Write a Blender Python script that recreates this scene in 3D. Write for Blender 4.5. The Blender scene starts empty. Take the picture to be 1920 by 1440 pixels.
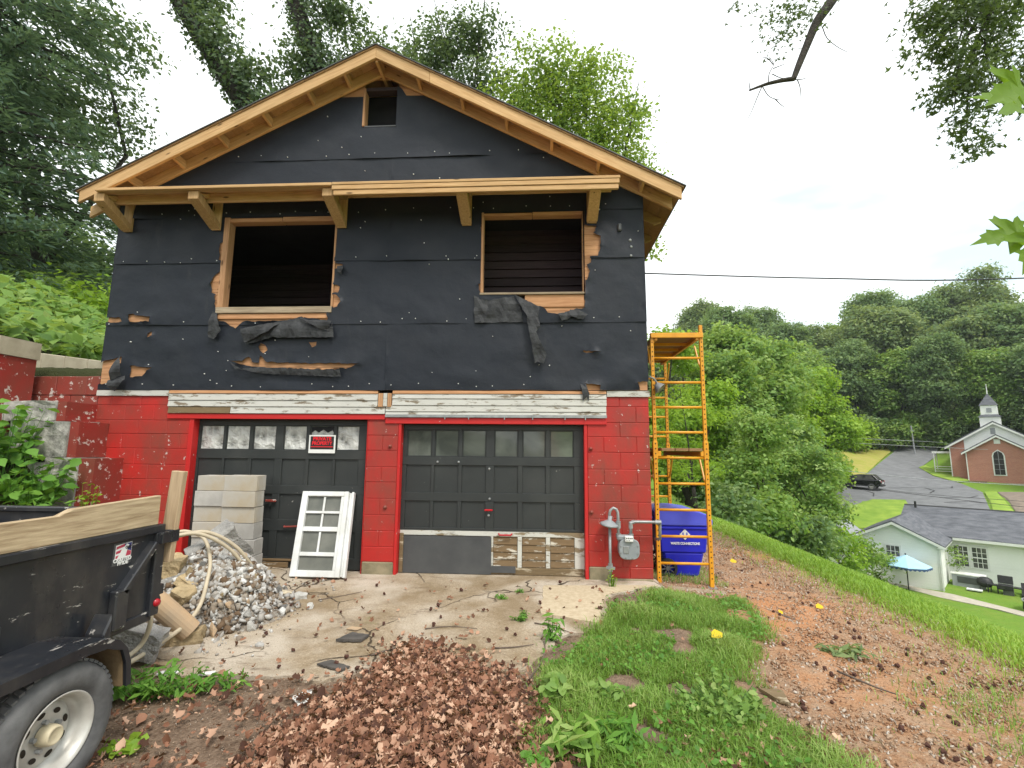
import bpy, bmesh, math, random
import numpy as np
from mathutils import Vector, Matrix
from mathutils.geometry import delaunay_2d_cdt

random.seed(7)
S = bpy.context.scene
COL = S.collection
R = math.radians

# ------------------------------------------------------------------ camera
cam_d = bpy.data.cameras.new('camera'); cam = bpy.data.objects.new('camera', cam_d); COL.objects.link(cam)
cam_d.sensor_width = 36.0; cam_d.lens = 36.0*900/1920; cam_d.clip_start = .05; cam_d.clip_end = 1500
cam.matrix_world = Matrix.Translation((0, -6, 1.6)) @ Matrix.Rotation(R(3.4), 4, 'Z') @ Matrix.Rotation(R(97.8), 4, 'X') @ Matrix.Rotation(R(.5), 4, 'Z')
S.camera = cam
S.render.resolution_x = 1024; S.render.resolution_y = 768
S.render.engine = 'CYCLES'

# ------------------------------------------------------------------ sky and sun
SUN_EL, SUN_AZ = R(56), R(150)      # sun behind the camera, over the right shoulder (azimuth clockwise from +Y)
W = bpy.data.worlds.new('World'); S.world = W; W.use_nodes = True
wn, wl = W.node_tree.nodes, W.node_tree.links
wn.clear()
w_out = wn.new('ShaderNodeOutputWorld'); w_mix = wn.new('ShaderNodeMixShader'); w_mix.inputs[0].default_value = .9
sky = wn.new('ShaderNodeTexSky'); sky.sky_type = 'NISHITA'; sky.sun_disc = False
sky.sun_elevation = SUN_EL; sky.sun_rotation = SUN_AZ
b1 = wn.new('ShaderNodeBackground'); b1.inputs[1].default_value = .12
b2 = wn.new('ShaderNodeBackground'); b2.inputs[1].default_value = 1.0
wl.new(sky.outputs[0], b1.inputs[0])
tc = wn.new('ShaderNodeTexCoord'); mp = wn.new('ShaderNodeMapping'); mp.inputs['Scale'].default_value = (1, 1, 3.2)
nz = wn.new('ShaderNodeTexNoise'); nz.inputs['Scale'].default_value = 2.1; nz.inputs['Detail'].default_value = 5
rp = wn.new('ShaderNodeValToRGB')
rp.color_ramp.elements[0].position = .30; rp.color_ramp.elements[0].color = (.52, .63, .66, 1)
rp.color_ramp.elements[1].position = .44; rp.color_ramp.elements[1].color = (.90, .93, .925, 1)
wl.new(tc.outputs['Generated'], mp.inputs[0]); wl.new(mp.outputs[0], nz.inputs['Vector']); wl.new(nz.outputs[0], rp.inputs[0])
wl.new(rp.outputs[0], b2.inputs[0]); wl.new(b1.outputs[0], w_mix.inputs[1]); wl.new(b2.outputs[0], w_mix.inputs[2]); wl.new(w_mix.outputs[0], w_out.inputs[0])
sd = bpy.data.lights.new('sun', 'SUN'); sd.energy = 1.5; sd.angle = R(14); sd.color = (1, .95, .87)
sun = bpy.data.objects.new('sun', sd); COL.objects.link(sun)
sdir = Vector((math.sin(SUN_AZ)*math.cos(SUN_EL), math.cos(SUN_AZ)*math.cos(SUN_EL), math.sin(SUN_EL)))
sun.rotation_euler = sdir.to_track_quat('Z', 'Y').to_euler(); sun.location = sdir*60
S.view_settings.view_transform = 'Standard'; S.view_settings.look = 'None'; S.view_settings.gamma = 1
S.view_settings.use_curve_mapping = False
S.view_settings.exposure = .92
try:
    S.cycles.max_bounces = 6; S.cycles.diffuse_bounces = 3; S.cycles.glossy_bounces = 2; S.cycles.transmission_bounces = 4; S.cycles.transparent_max_bounces = 6
except Exception: pass

# ------------------------------------------------------------------ materials
class NT:
    def __init__(s, name):
        s.m = bpy.data.materials.new(name); s.m.use_nodes = True
        s.n = s.m.node_tree.nodes; s.l = s.m.node_tree.links
        s.b = s.n['Principled BSDF']; s.out = s.n['Material Output']
        s.tc = s.n.new('ShaderNodeTexCoord'); s.co = s.tc.outputs['Object']
    def vec(s, sx=1, sy=1, sz=1, rot=(0, 0, 0)):
        m = s.n.new('ShaderNodeMapping'); m.inputs['Scale'].default_value = (sx, sy, sz); m.inputs['Rotation'].default_value = rot
        s.l.new(s.co, m.inputs[0]); return m.outputs[0]
    def noise(s, scale, detail=4, vec=None, rough=.55, dist=0):
        t = s.n.new('ShaderNodeTexNoise'); t.inputs['Scale'].default_value = scale; t.inputs['Detail'].default_value = detail
        t.inputs['Roughness'].default_value = rough; t.inputs['Distortion'].default_value = dist
        s.l.new(vec or s.co, t.inputs['Vector']); return t.outputs[0]
    def vor(s, scale, feat='F1', vec=None):
        t = s.n.new('ShaderNodeTexVoronoi'); t.feature = feat; t.inputs['Scale'].default_value = scale
        s.l.new(vec or s.co, t.inputs['Vector']); return t.outputs['Distance']
    def ramp(s, f, stops):
        r = s.n.new('ShaderNodeValToRGB'); e = r.color_ramp.elements
        while len(e) < len(stops): e.new(.5)
        for i, (p, c) in enumerate(stops):
            e[i].position = p; e[i].color = (c, c, c, 1) if not hasattr(c, '__len__') else (*c, 1)
        s.l.new(f, r.inputs[0]); return r.outputs[0]
    def mix(s, f, a, b, mode='MIX'):
        x = s.n.new('ShaderNodeMix'); x.data_type = 'RGBA'; x.blend_type = mode
        for k, v in ((0, f), (6, a), (7, b)):
            if isinstance(v, (int, float)): x.inputs[k].default_value = v
            elif isinstance(v, tuple): x.inputs[k].default_value = (*v, 1)
            else: s.l.new(v, x.inputs[k])
        return x.outputs[2]
    def math(s, op, a, b=0, c=None):
        x = s.n.new('ShaderNodeMath'); x.operation = op
        if c is not None: x.inputs[2].default_value = c
        for k, v in ((0, a), (1, b)):
            if isinstance(v, (int, float)): x.inputs[k].default_value = v
            else: s.l.new(v, x.inputs[k])
        return x.outputs[0]
    def sep(s):
        x = s.n.new('ShaderNodeSeparateXYZ'); s.l.new(s.co, x.inputs[0]); return x.outputs
    def geo(s):
        g = s.n.new('ShaderNodeNewGeometry'); x = s.n.new('ShaderNodeSeparateXYZ'); s.l.new(g.outputs['Position'], x.inputs[0]); return x.outputs
    def rnd(s): return s.n.new('ShaderNodeObjectInfo').outputs['Random']
    def attr(s, name='tone'):
        a = s.n.new('ShaderNodeAttribute'); a.attribute_name = name; return a.outputs['Fac']
    def bump(s, h, strength=.4, dist=.01):
        b = s.n.new('ShaderNodeBump'); b.inputs['Strength'].default_value = strength; b.inputs['Distance'].default_value = dist
        s.l.new(h, b.inputs['Height']); s.l.new(b.outputs[0], s.b.inputs['Normal'])
    def set(s, col=None, rough=None, metal=None, spec=None):
        for k, v in (('Base Color', col), ('Roughness', rough), ('Metallic', metal), ('Specular IOR Level', spec)):
            if v is None: continue
            if isinstance(v, (int, float)): s.b.inputs[k].default_value = v
            elif isinstance(v, tuple): s.b.inputs[k].default_value = (*v, 1)
            else: s.l.new(v, s.b.inputs[k])
        return s.m

def m_simple(name, c1, c2, scale=8, rough=.7, bump=.3, bdist=.005, metal=0, detail=5, spec=.4, vary=.0):
    t = NT(name); n = t.noise(scale, detail); c = t.mix(t.ramp(n, [(.35, 0), (.65, 1)]), c1, c2)
    if vary:
        r = t.math('MULTIPLY_ADD', t.rnd(), vary, 1-vary/2)
        g = t.n.new('ShaderNodeCombineColor'); [t.l.new(r, g.inputs[i]) for i in range(3)]
        c = t.mix(1.0, c, g.outputs[0], 'MULTIPLY')
    t.set(c, rough, metal, spec)
    if bump: t.bump(t.noise(scale*4, 4), bump, bdist)
    return t.m

def m_wood(name, light, dark, axis=0, scale=6, rough=.7, knots=True, bump=.25, vary=.35, rot=(0, 0, 0)):
    t = NT(name); s = [16, 16, 16]; s[axis] = 1.1
    loc = t.n.new('ShaderNodeVectorMath'); loc.operation = 'ADD'
    cr = t.n.new('ShaderNodeCombineXYZ'); r = t.rnd()
    for i in range(3): t.l.new(t.math('MULTIPLY', r, 7.3+i*3), cr.inputs[i])
    base = t.vec(1, 1, 1, rot); t.l.new(base, loc.inputs[0]); t.l.new(cr.outputs[0], loc.inputs[1])
    t.co = loc.outputs[0]
    g = t.noise(scale*.5, 6, t.vec(*s), .6, .4)
    c = t.mix(t.ramp(g, [(.3, 0), (.7, 1)]), dark, light)
    c = t.mix(t.math('MULTIPLY', t.ramp(t.noise(1.5, 3), [(.35, 0), (.75, 1)]), .35), c, tuple(x*.62 for x in light))
    if knots:
        k = t.vor(2.3, 'F1', t.vec(*[1.0 if i == axis else 3.2 for i in range(3)]))
        c = t.mix(t.ramp(k, [(.06, 1), (.12, 0)]), c, tuple(x*.35 for x in dark))
    if vary:
        v = t.math('ADD', t.math('MULTIPLY', r, vary), 1-vary/2)
        g2 = t.n.new('ShaderNodeCombineColor'); [t.l.new(v, g2.inputs[i]) for i in range(3)]
        c = t.mix(1.0, c, g2.outputs[0], 'MULTIPLY')
    t.set(c, rough, spec=.25); t.bump(g, bump, .004)
    return t.m

def m_peel(name, paint, wood, amt=.5, axis=0, rough=.75, scale=7):
    """old paint flaking off boards"""
    t = NT(name); s = [9, 9, 9]; s[axis] = 1.2
    g = t.noise(4, 6, t.vec(*s), .65, .6); w = t.mix(g, tuple(x*.45 for x in wood), wood)
    f = t.noise(scale, 8, t.vec(*[.35 if i == axis else 1.3 for i in range(3)]), .7)
    k = t.ramp(f, [(amt-.035, 1), (amt+.02, 0)])
    p = t.mix(t.noise(3, 4), tuple(x*.78 for x in paint), paint)
    p = t.mix(t.ramp(g, [(.30, 1), (.42, 0)]), p, tuple(x*.4 for x in paint))
    t.set(t.mix(k, p, w), rough, spec=.3); t.bump(t.math('SUBTRACT', t.math('MULTIPLY', g, .5), k), .5, .004)
    return t.m

def m_leaf(name, lo, mid, hi, trans=.35, rough=.55):
    t = NT(name); c = t.ramp(t.attr(), [(.0, lo), (.5, mid), (1, hi)])
    t.set(c, rough, spec=.35)
    tr = t.n.new('ShaderNodeBsdfTranslucent'); mx = t.n.new('ShaderNodeMixShader'); mx.inputs[0].default_value = trans
    c2 = t.mix(.5, c, (hi[0]*1.3, hi[1]*1.25, hi[2]*.6)); t.l.new(c2, tr.inputs[0])
    t.l.new(t.b.outputs[0], mx.inputs[1]); t.l.new(tr.outputs[0], mx.inputs[2]); t.l.new(mx.outputs[0], t.out.inputs[0])
    return t.m

M = {}
# new framing lumber; the grain runs along x, y, z or along the two roof slopes
PINE_L, PINE_D = (.66, .43, .215), (.45, .255, .105)
M['pine_x'] = m_wood('pine_x', PINE_L, PINE_D, 0)
M['pine_y'] = m_wood('pine_y', PINE_L, PINE_D, 1)
M['pine_z'] = m_wood('pine_z', PINE_L, PINE_D, 2)
M['pine_l'] = m_wood('pine_left_slope', PINE_L, PINE_D, 0, rot=(0, R(26), 0))
M['pine_r'] = m_wood('pine_right_slope', PINE_L, PINE_D, 0, rot=(0, R(-28), 0))
M['deck'] = m_wood('roof_decking', (.42, .26, .13), (.30, .17, .08), 0, vary=.3)
M['orange_wood'] = m_wood('exposed_sheathing', (.60, .33, .17), (.38, .18, .08), 0, vary=.35)
M['orange_wood_z'] = m_wood('exposed_jamb', (.56, .32, .17), (.34, .17, .08), 2, vary=.3)
M['grey_wood'] = m_wood('weathered_sill', (.45, .36, .25), (.22, .165, .11), 0, vary=.2)
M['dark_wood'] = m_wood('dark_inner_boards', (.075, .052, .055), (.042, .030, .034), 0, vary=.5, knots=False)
M['trailer_wood'] = m_wood('trailer_board', (.62, .49, .32), (.25, .165, .09), 1, scale=7, vary=.1, bump=.5)
M['stake_wood'] = m_wood('stake', (.56, .42, .27), (.32, .22, .13), 2, scale=5, vary=.1)
M['white_peel'] = m_peel('peeling_white_boards', (.58, .57, .525), (.27, .215, .15), .43, scale=10)
M['brown_peel'] = m_peel('flaked_panel', (.62, .57, .47), (.25, .165, .085), .585, scale=13)
M['brown_board'] = m_peel('stained_board', (.50, .42, .30), (.24, .17, .09), .60)
M['white_rail'] = m_peel('peeling_white_rail', (.62, .61, .55), (.33, .25, .15), .46)
def tar():
    t = NT('tar_paper'); a = t.noise(3, 5); b = t.noise(160, 3)
    c = t.mix(a, (.0085, .0108, .0165), (.018, .0230, .033)); c = t.mix(t.ramp(t.noise(1.1, 6, rough=.7), [(.5, 0), (.8, .55)]), c, (.034, .036, .042))
    c = t.mix(t.ramp(t.noise(5, 7, t.vec(1, 1, .2), .7), [(.62, 0), (.75, .35)]), c, (.058, .054, .050))
    t.set(c, t.ramp(a, [(.3, .45), (.7, .68)]), spec=.32)
    t.bump(t.math('ADD', t.math('MULTIPLY', t.noise(9, 5), .9), t.math('MULTIPLY', b, .10)), .55, .012); return t.m
M['tar'] = tar()
def redpaint(name, c1, c2, chip=.66, dirt=.62):
    t = NT(name); a = t.noise(2.2, 5); c = t.mix(a, c1, c2)
    d = t.noise(1.4, 7, t.vec(1, 1, .6), .65); c = t.mix(t.ramp(d, [(dirt-.1, 0), (dirt+.15, .8)]), c, (.15, .06, .04))
    ch = t.ramp(t.noise(11, 7, rough=.7), [(chip, 0), (chip+.02, 1)]); c = t.mix(ch, c, (.55, .46, .42))
    t.set(c, .48, spec=.4); t.bump(t.math('ADD', t.noise(45, 5), t.math('MULTIPLY', ch, -1)), .35, .006); return t.m
M['red'] = redpaint('red_masonry_paint', (.54, .028, .020), (.33, .017, .016), .645, .53)
M['red_worn'] = redpaint('worn_red_paint', (.36, .03, .028), (.24, .035, .024), .58, .47)
M['red_trim'] = redpaint('red_trim_paint', (.54, .022, .02), (.45, .016, .016), .67, .75)
M['cmu'] = m_simple('grey_block', (.44, .42, .39), (.34, .325, .30), 5, .9, .5, .006, vary=.25)
M['cmu_tan'] = m_simple('tan_stained_block', (.44, .42, .385), (.41, .345, .25), 3, .9, .5, .006)
M['mortar'] = m_simple('mortar', (.20, .05, .045), (.30, .25, .22), 6, .9, .5, .006)
M['mortar_red'] = redpaint('painted_joint', (.44, .020, .018), (.36, .015, .015), .66, .62)
def stucco():
    t = NT('broken_stucco'); v = t.noise(5, 8, rough=.7); c = t.ramp(v, [(.30, (.10, .095, .085)), (.42, (.25, .24, .215)), (.55, (.42, .40, .36)), (.66, (.62, .60, .55))])
    t.set(c, .95); t.bump(v, .9, .04); return t.m
M['stucco'] = stucco()
M['pale_conc'] = m_simple('pale_concrete', (.45, .40, .30), (.33, .29, .21), 4, .9, .5, .008)
M['foot_conc'] = m_simple('mossy_footing', (.30, .25, .16), (.19, .165, .10), 6, .9, .6, .01)
def door():
    t = NT('black_door_paint'); a = t.noise(4, 5); c = t.mix(a, (.022, .025, .025), (.038, .042, .041))
    ch = t.ramp(t.noise(13, 7, rough=.72), [(.685, 0), (.70, 1)]); c = t.mix(ch, c, (.42, .40, .36))
    d = t.ramp(t.noise(1.3, 6), [(.5, 0), (.75, .45)]); c = t.mix(d, c, (.075, .075, .07))
    t.set(c, .5, spec=.4); t.bump(t.noise(30, 4), .2, .004); return t.m
M['door'] = door()
M['sheet'] = m_simple('grey_sheet_metal', (.055, .058, .062), (.085, .088, .09), 2.5, .38, .15, .01, spec=.5)
def glass(name, c1, c2, rough=.07, sc=3):
    t = NT(name); c = t.mix(t.ramp(t.noise(sc, 4, dist=.6), [(.38, 0), (.62, 1)]), c1, c2); t.set(c, rough, spec=.6); t.bump(t.noise(5, 2), .05, .01); return t.m
M['pane'] = glass('reflection_tinted_pane', (.055, .062, .056), (.14, .155, .135), .06, 1.6)  # grey green mottling puts the reflections into the glass colour
def crumple():
    t = NT('crumpled_plastic'); v = t.vor(9, 'F1', t.vec(1, 1, .7)); v2 = t.noise(14, 5, dist=1.2)
    h = t.math('ADD', v, t.math('MULTIPLY', v2, .6)); c = t.ramp(h, [(.25, (.12, .125, .12)), (.55, (.36, .36, .34)), (.9, (.56, .56, .53))])
    t.set(c, .25, spec=.5); t.bump(h, .9, .05); return t.m
M['crumple'] = crumple()
M['dark'] = m_simple('interior_shade', (.012, .012, .014), (.02, .02, .022), 4, .9, 0)  # near black paints the shade of unlit inner space
M['yellow'] = m_simple('yellow_steel', (.72, .33, .015), (.62, .26, .012), 10, .42, .15, .003, spec=.5, vary=.1)
M['ply'] = m_wood('plywood_deck', (.34, .20, .10), (.20, .11, .055), 0, vary=.35)
M['hole'] = m_simple('dark_hole', (.03, .02, .012), (.02, .015, .01), 8, .9, 0)
M['galv'] = m_simple('galvanised', (.36, .37, .37), (.25, .26, .26), 12, .42, .2, .003, metal=.35)
M['meter'] = m_simple('meter_grey', (.29, .31, .32), (.23, .25, .26), 7, .5, .2, .003, spec=.4)
M['white'] = m_simple('white_paint', (.78, .78, .76), (.70, .70, .67), 6, .55, .1, .003)
M['old_white'] = m_simple('dirty_white_vinyl', (.72, .73, .73), (.60, .60, .57), 5, .5, .2, .003)
M['blue_cart'] = m_simple('blue_plastic', (.014, .018, .48), (.018, .024, .55), 3, .42, .1, .003, spec=.45)
M['blue_lid'] = m_simple('blue_lid', (.06, .07, .55), (.08, .10, .62), 3, .42, .1, .003, spec=.5)
M['black'] = m_simple('black_plastic', (.018, .018, .019), (.03, .03, .03), 8, .5, .1, .003)
M['black_steel'] = None
def bsteel():
    t = NT('scuffed_black_steel'); a = t.noise(2.5, 6); c = t.mix(a, (.010, .012, .016), (.028, .030, .036))
    ch = t.ramp(t.noise(22, 7, t.vec(1, .22, .9), .7), [(.63, 0), (.65, 1)]); c = t.mix(ch, c, (.40, .38, .35))
    d = t.ramp(t.noise(3.2, 8, t.vec(1, 1, .4), .72), [(.48, 0), (.75, .6)]); c = t.mix(d, c, (.10, .092, .08))
    t.set(c, t.ramp(a, [(.3, .25), (.7, .45)]), spec=.5); t.bump(t.noise(20, 4), .12, .004); return t.m
M['black_steel'] = bsteel()
M['rubber'] = m_simple('worn_rubber', (.075, .075, .076), (.14, .14, .14), 9, .8, .5, .004, detail=8)
M['rim'] = m_simple('dusty_silver_rim', (.55, .54, .50), (.42, .40, .36), 9, .4, .2, .003, metal=.25)
M['cream'] = m_simple('cream_cap', (.62, .55, .38), (.50, .43, .29), 6, .5, .1)
M['brown_dirt'] = m_simple('mud_caked', (.23, .16, .085), (.16, .11, .06), 8, .95, .6, .01)
M['hose'] = m_simple('beige_hose', (.55, .47, .34), (.46, .39, .28), 8, .55, .1, .003)
M['rubble'] = m_simple('pale_rubble', (.62, .61, .57), (.42, .40, .36), 7, .95, .7, .02, vary=.5)
M['tanrock'] = m_simple('tan_rubble', (.46, .35, .20), (.34, .26, .15), 9, .95, .8, .02, vary=.3)
M['greyrock'] = m_simple('grey_concrete_lump', (.40, .385, .36), (.27, .26, .245), 9, .95, .9, .03, vary=.25)
M['clay'] = m_simple('clay_pipe', (.50, .34, .20), (.38, .29, .20), 4, .85, .4, .006)
M['bark'] = m_simple('bark', (.07, .06, .05), (.035, .03, .026), 12, .95, .9, .03)
M['twig'] = m_simple('grey_twig', (.17, .13, .10), (.10, .075, .06), 14, .95, .5, .01)
M['redlens'] = m_simple('red_lens', (.50, .012, .02), (.40, .01, .02), 5, .2, 0, spec=.6)
M['text_white'] = m_simple('white_print', (.78, .78, .76), (.74, .74, .72), 5, .6, 0)
M['text_red'] = m_simple('red_print', (.75, .02, .03), (.70, .015, .025), 5, .5, 0)
M['sign_black'] = m_simple('black_print', (.02, .018, .018), (.025, .02, .02), 5, .5, 0)
M['navy'] = m_simple('navy_print', (.03, .035, .18), (.03, .03, .15), 5, .5, 0)
M['redstripe'] = m_simple('rose_print', (.50, .06, .10), (.45, .05, .09), 5, .5, 0)

# foliage (albedo of leaves)
M['lf_cedar'] = m_leaf('cedar_sprays', (.05, .095, .07), (.09, .16, .11), (.18, .26, .15), .42)
M['lf_ivy'] = m_leaf('ivy_leaves', (.048, .088, .044), (.09, .15, .066), (.18, .25, .10), .40)
M['lf_bright'] = m_leaf('bright_leaves', (.13, .25, .02), (.23, .39, .035), (.36, .52, .07), .45)
M['lf_mid'] = m_leaf('mid_leaves', (.075, .16, .035), (.18, .32, .06), (.38, .50, .16), .42)
M['lf_loc'] = m_leaf('locust_leaves', (.12, .22, .03), (.20, .32, .045), (.32, .42, .09), .48)
M['lf_dark'] = m_leaf('dark_leaves', (.08, .15, .058), (.15, .25, .088), (.29, .39, .16), .42)
M['lf_blue'] = m_leaf('blue_green_leaves', (.085, .15, .062), (.175, .26, .092), (.33, .40, .16), .40)
M['lf_maple'] = m_leaf('maple_leaves', (.07, .16, .012), (.15, .28, .02), (.22, .36, .03), .45)
M['lf_over'] = m_leaf('overhead_leaves', (.05, .085, .032), (.085, .13, .045), (.15, .22, .06), .35)
M['grass'] = m_leaf('grass_blades', (.07, .15, .022), (.18, .34, .045), (.40, .50, .16), .35)
M['grass_b'] = m_leaf('bank_grass', (.15, .28, .03), (.25, .41, .05), (.38, .50, .10), .35)
M['weed'] = m_leaf('weed_leaves', (.06, .17, .02), (.12, .28, .035), (.22, .40, .06), .35)
M['deadleaf'] = m_leaf('dry_leaves', (.06, .025, .016), (.29, .135, .080), (.64, .42, .29), .15, .8)

# ------------------------------------------------------------------ mesh helpers
def vorient(a):
    a = Vector(a).normalized(); b = Vector((0, 0, 1)) if abs(a.z) < .9 else Vector((1, 0, 0))
    u = a.cross(b).normalized(); return a, u, a.cross(u).normalized()

class MB:
    """collects shapes (world coordinates) that become one mesh"""
    def __init__(s): s.v, s.f = [], []
    def add(s, vs, fs):
        k = len(s.v); s.v += [tuple(v) for v in vs]; s.f += [tuple(i+k for i in f) for f in fs]; return s
    def box(s, x0, x1, y0, y1, z0, z1):
        vs = [(x, y, z) for z in (z0, z1) for y in (y0, y1) for x in (x0, x1)]
        return s.add(vs, [(0, 2, 3, 1), (4, 5, 7, 6), (0, 1, 5, 4), (2, 6, 7, 3), (0, 4, 6, 2), (1, 3, 7, 5)])
    def bar(s, a, b, w, h, up=(0, 0, 1)):
        """box along a-b; w across, h along 'up'"""
        a, b = Vector(a), Vector(b); d = (b-a).normalized(); side = d.cross(Vector(up)).normalized(); u = side.cross(d).normalized()
        vs = [p+side*sx*w/2+u*sz*h/2 for p in (a, b) for sx, sz in ((-1, -1), (1, -1), (1, 1), (-1, 1))]
        return s.add(vs, [(3, 2, 1, 0), (4, 5, 6, 7), (0, 1, 5, 4), (1, 2, 6, 5), (2, 3, 7, 6), (3, 0, 4, 7)])
    def prism(s, poly, a, b, axis='y'):
        """2-D outline extruded from a to b along an axis"""
        n = len(poly)
        def P(u, v, w): return (u, w, v) if axis == 'y' else ((w, u, v) if axis == 'x' else (u, v, w))
        vs = [P(u, v, a) for u, v in poly]+[P(u, v, b) for u, v in poly]
        return s.add(vs, [tuple(range(n)), tuple(range(2*n-1, n-1, -1))]+[(i, i+n, (i+1) % n+n, (i+1) % n) for i in range(n)])
    def tube(s, path, r, n=8, cap=True):
        path = [Vector(p) for p in path]; rs = r if hasattr(r, '__len__') else [r]*len(path); vs = []
        _, u, _ = vorient(path[1]-path[0])
        for i, p in enumerate(path):
            d = (path[min(i+1, len(path)-1)]-path[max(i-1, 0)]).normalized(); u = (u-d*u.dot(d)).normalized(); w = d.cross(u)
            vs += [p+(u*math.cos(6.28319*k/n)+w*math.sin(6.28319*k/n))*rs[i] for k in range(n)]
        fs = [(i*n+k, i*n+(k+1) % n, (i+1)*n+(k+1) % n, (i+1)*n+k) for i in range(len(path)-1) for k in range(n)]
        if cap: fs += [tuple(range(n-1, -1, -1)), tuple((len(path)-1)*n+k for k in range(n))]
        return s.add(vs, fs)
    def lathe(s, c, axis, prof, n=24, closed=False):
        """prof: (radius, distance along axis) pairs"""
        a, u, w = vorient(axis); c = Vector(c); vs = []
        for r, h in prof:
            vs += [c+a*h+(u*math.cos(6.28319*k/n)+w*math.sin(6.28319*k/n))*r for k in range(n)]
        m = len(prof)
        fs = [(i*n+k, i*n+(k+1) % n, ((i+1) % m)*n+(k+1) % n, ((i+1) % m)*n+k) for i in range(m if closed else m-1) for k in range(n)]
        return s.add(vs, fs)
    def disc(s, c, axis, r, h, n=20):
        return s.lathe(c, axis, [(0.0005, 0), (r, 0), (r, h), (0.0005, h)], n)
    def mesh(s, name, bevel=0, smooth=False, off=None, fix=True):
        me = bpy.data.meshes.new(name)
        vs = s.v if off is None else [(x-off[0], y-off[1], z-off[2]) for x, y, z in s.v]
        me.from_pydata(vs, [], s.f)
        if bevel or fix:
            bm = bmesh.new(); bm.from_mesh(me)
            if bevel: bmesh.ops.bevel(bm, geom=bm.edges[:], offset=bevel, segments=1, affect='EDGES', clamp_overlap=True)
            bmesh.ops.recalc_face_normals(bm, faces=bm.faces[:]); bm.to_mesh(me); bm.free()
        if smooth: me.shade_smooth() if hasattr(me, 'shade_smooth') else None
        me.update(); return me

def root_off(o):
    v = Vector((0, 0, 0))
    while o is not None: v += o.location; o = o.parent
    return v
def link(name, me, mat, parent=None, loc=None):
    if mat is not None and len(me.materials) == 0: me.materials.append(M[mat] if isinstance(mat, str) else mat)
    o = bpy.data.objects.new(name, me); COL.objects.link(o); o.parent = parent
    if loc is not None: o.location = loc
    return o
def part(name, mb, mat, parent, bevel=0, smooth=False, label=None):
    o = link(name, mb.mesh(name, bevel, smooth, root_off(parent)), mat, parent)
    if label: o['label'] = label
    return o
def tag(o, label, cat, group=None):
    o['label'] = label; o['category'] = cat
    if group: o['group'] = group
    return o
def thing(name, loc, label, cat, group=None):
    o = bpy.data.objects.new(name, None); COL.objects.link(o); o.location = loc; o.empty_display_size = .2
    return tag(o, label, cat, group)
def solo(name, mb, mat, base, label, cat, group=None, bevel=0, smooth=False):
    o = link(name, mb.mesh(name, bevel, smooth, base), mat, None, base); return tag(o, label, cat, group)
def struct(name, me, mat):
    o = link(name, me, mat); o['kind'] = 'structure'; return o
def text_mesh(txt, size, bold=0.0, extrude=.001):
    c = bpy.data.curves.new('lettering', 'FONT'); c.body = txt; c.size = size; c.align_x = 'CENTER'; c.align_y = 'CENTER'; c.extrude = extrude; c.offset = bold
    o = bpy.data.objects.new('lettering', c); COL.objects.link(o); dg = bpy.context.evaluated_depsgraph_get()
    me = bpy.data.meshes.new_from_object(o.evaluated_get(dg)); bpy.data.objects.remove(o); bpy.data.curves.remove(c); return me
def lettering(name, txt, size, mat, parent, world, rot, sx=1, bold=0, ):
    me = text_mesh(txt, size, bold); mt = Matrix.Translation(Vector(world)-root_off(parent)) @ rot @ Matrix.Diagonal((sx, 1, 1, 1))
    me.transform(mt); me.materials.clear(); return link(name, me, mat, parent)
FRONT = Matrix.Rotation(R(90), 4, 'X')      # text facing -y

def fill(outline, holes=(), step=0, pts=()):
    """triangulated flat polygon with holes and inner grid points: (verts2d, tris)"""
    V, E = [], []
    for poly in [outline]+list(holes):
        k = len(V); V += [Vector(p) for p in poly]; E += [(k+i, k+(i+1) % len(poly)) for i in range(len(poly))]
    def inside(p, poly):
        c = False; n = len(poly); j = n-1
        for i in range(n):
            (xi, yi), (xj, yj) = poly[i], poly[j]
            if (yi > p[1]) != (yj > p[1]) and p[0] < (xj-xi)*(p[1]-yi)/(yj-yi)+xi: c = not c
            j = i
        return c
    ok = lambda p: inside(p, outline) and not any(inside(p, h) for h in holes)
    if step:
        xs = [p[0] for p in outline]; ys = [p[1] for p in outline]; i = 0
        y = min(ys)+step/2
        while y < max(ys):
            x = min(xs)+step*(.25+.5*(i % 2))
            while x < max(xs):
                if ok((x, y)): V.append(Vector((x, y)))
                x += step
            y += step; i += 1
    r = delaunay_2d_cdt(V, E, [], 0, 1e-5)
    vs = [tuple(v) for v in r[0]]; fs = []
    for f in r[2]:
        cx = sum(vs[i][0] for i in f)/len(f); cy = sum(vs[i][1] for i in f)/len(f)
        if ok((cx, cy)): fs.append(tuple(f))
    used = sorted({i for f in fs for i in f}); re = {i: k for k, i in enumerate(used)}
    return [vs[i] for i in used], [tuple(re[i] for i in f) for f in fs]

def jag(poly, step=.03, amp=.008, seed=0):
    rr = random.Random(seed); out = []
    for i, a in enumerate(poly):
        b = poly[(i+1) % len(poly)]; n = max(1, int(math.hypot(b[0]-a[0], b[1]-a[1])/step))
        for k in range(n):
            t = k/n; out.append((a[0]+(b[0]-a[0])*t+rr.uniform(-amp, amp), a[1]+(b[1]-a[1])*t+rr.uniform(-amp, amp)))
    return out

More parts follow.
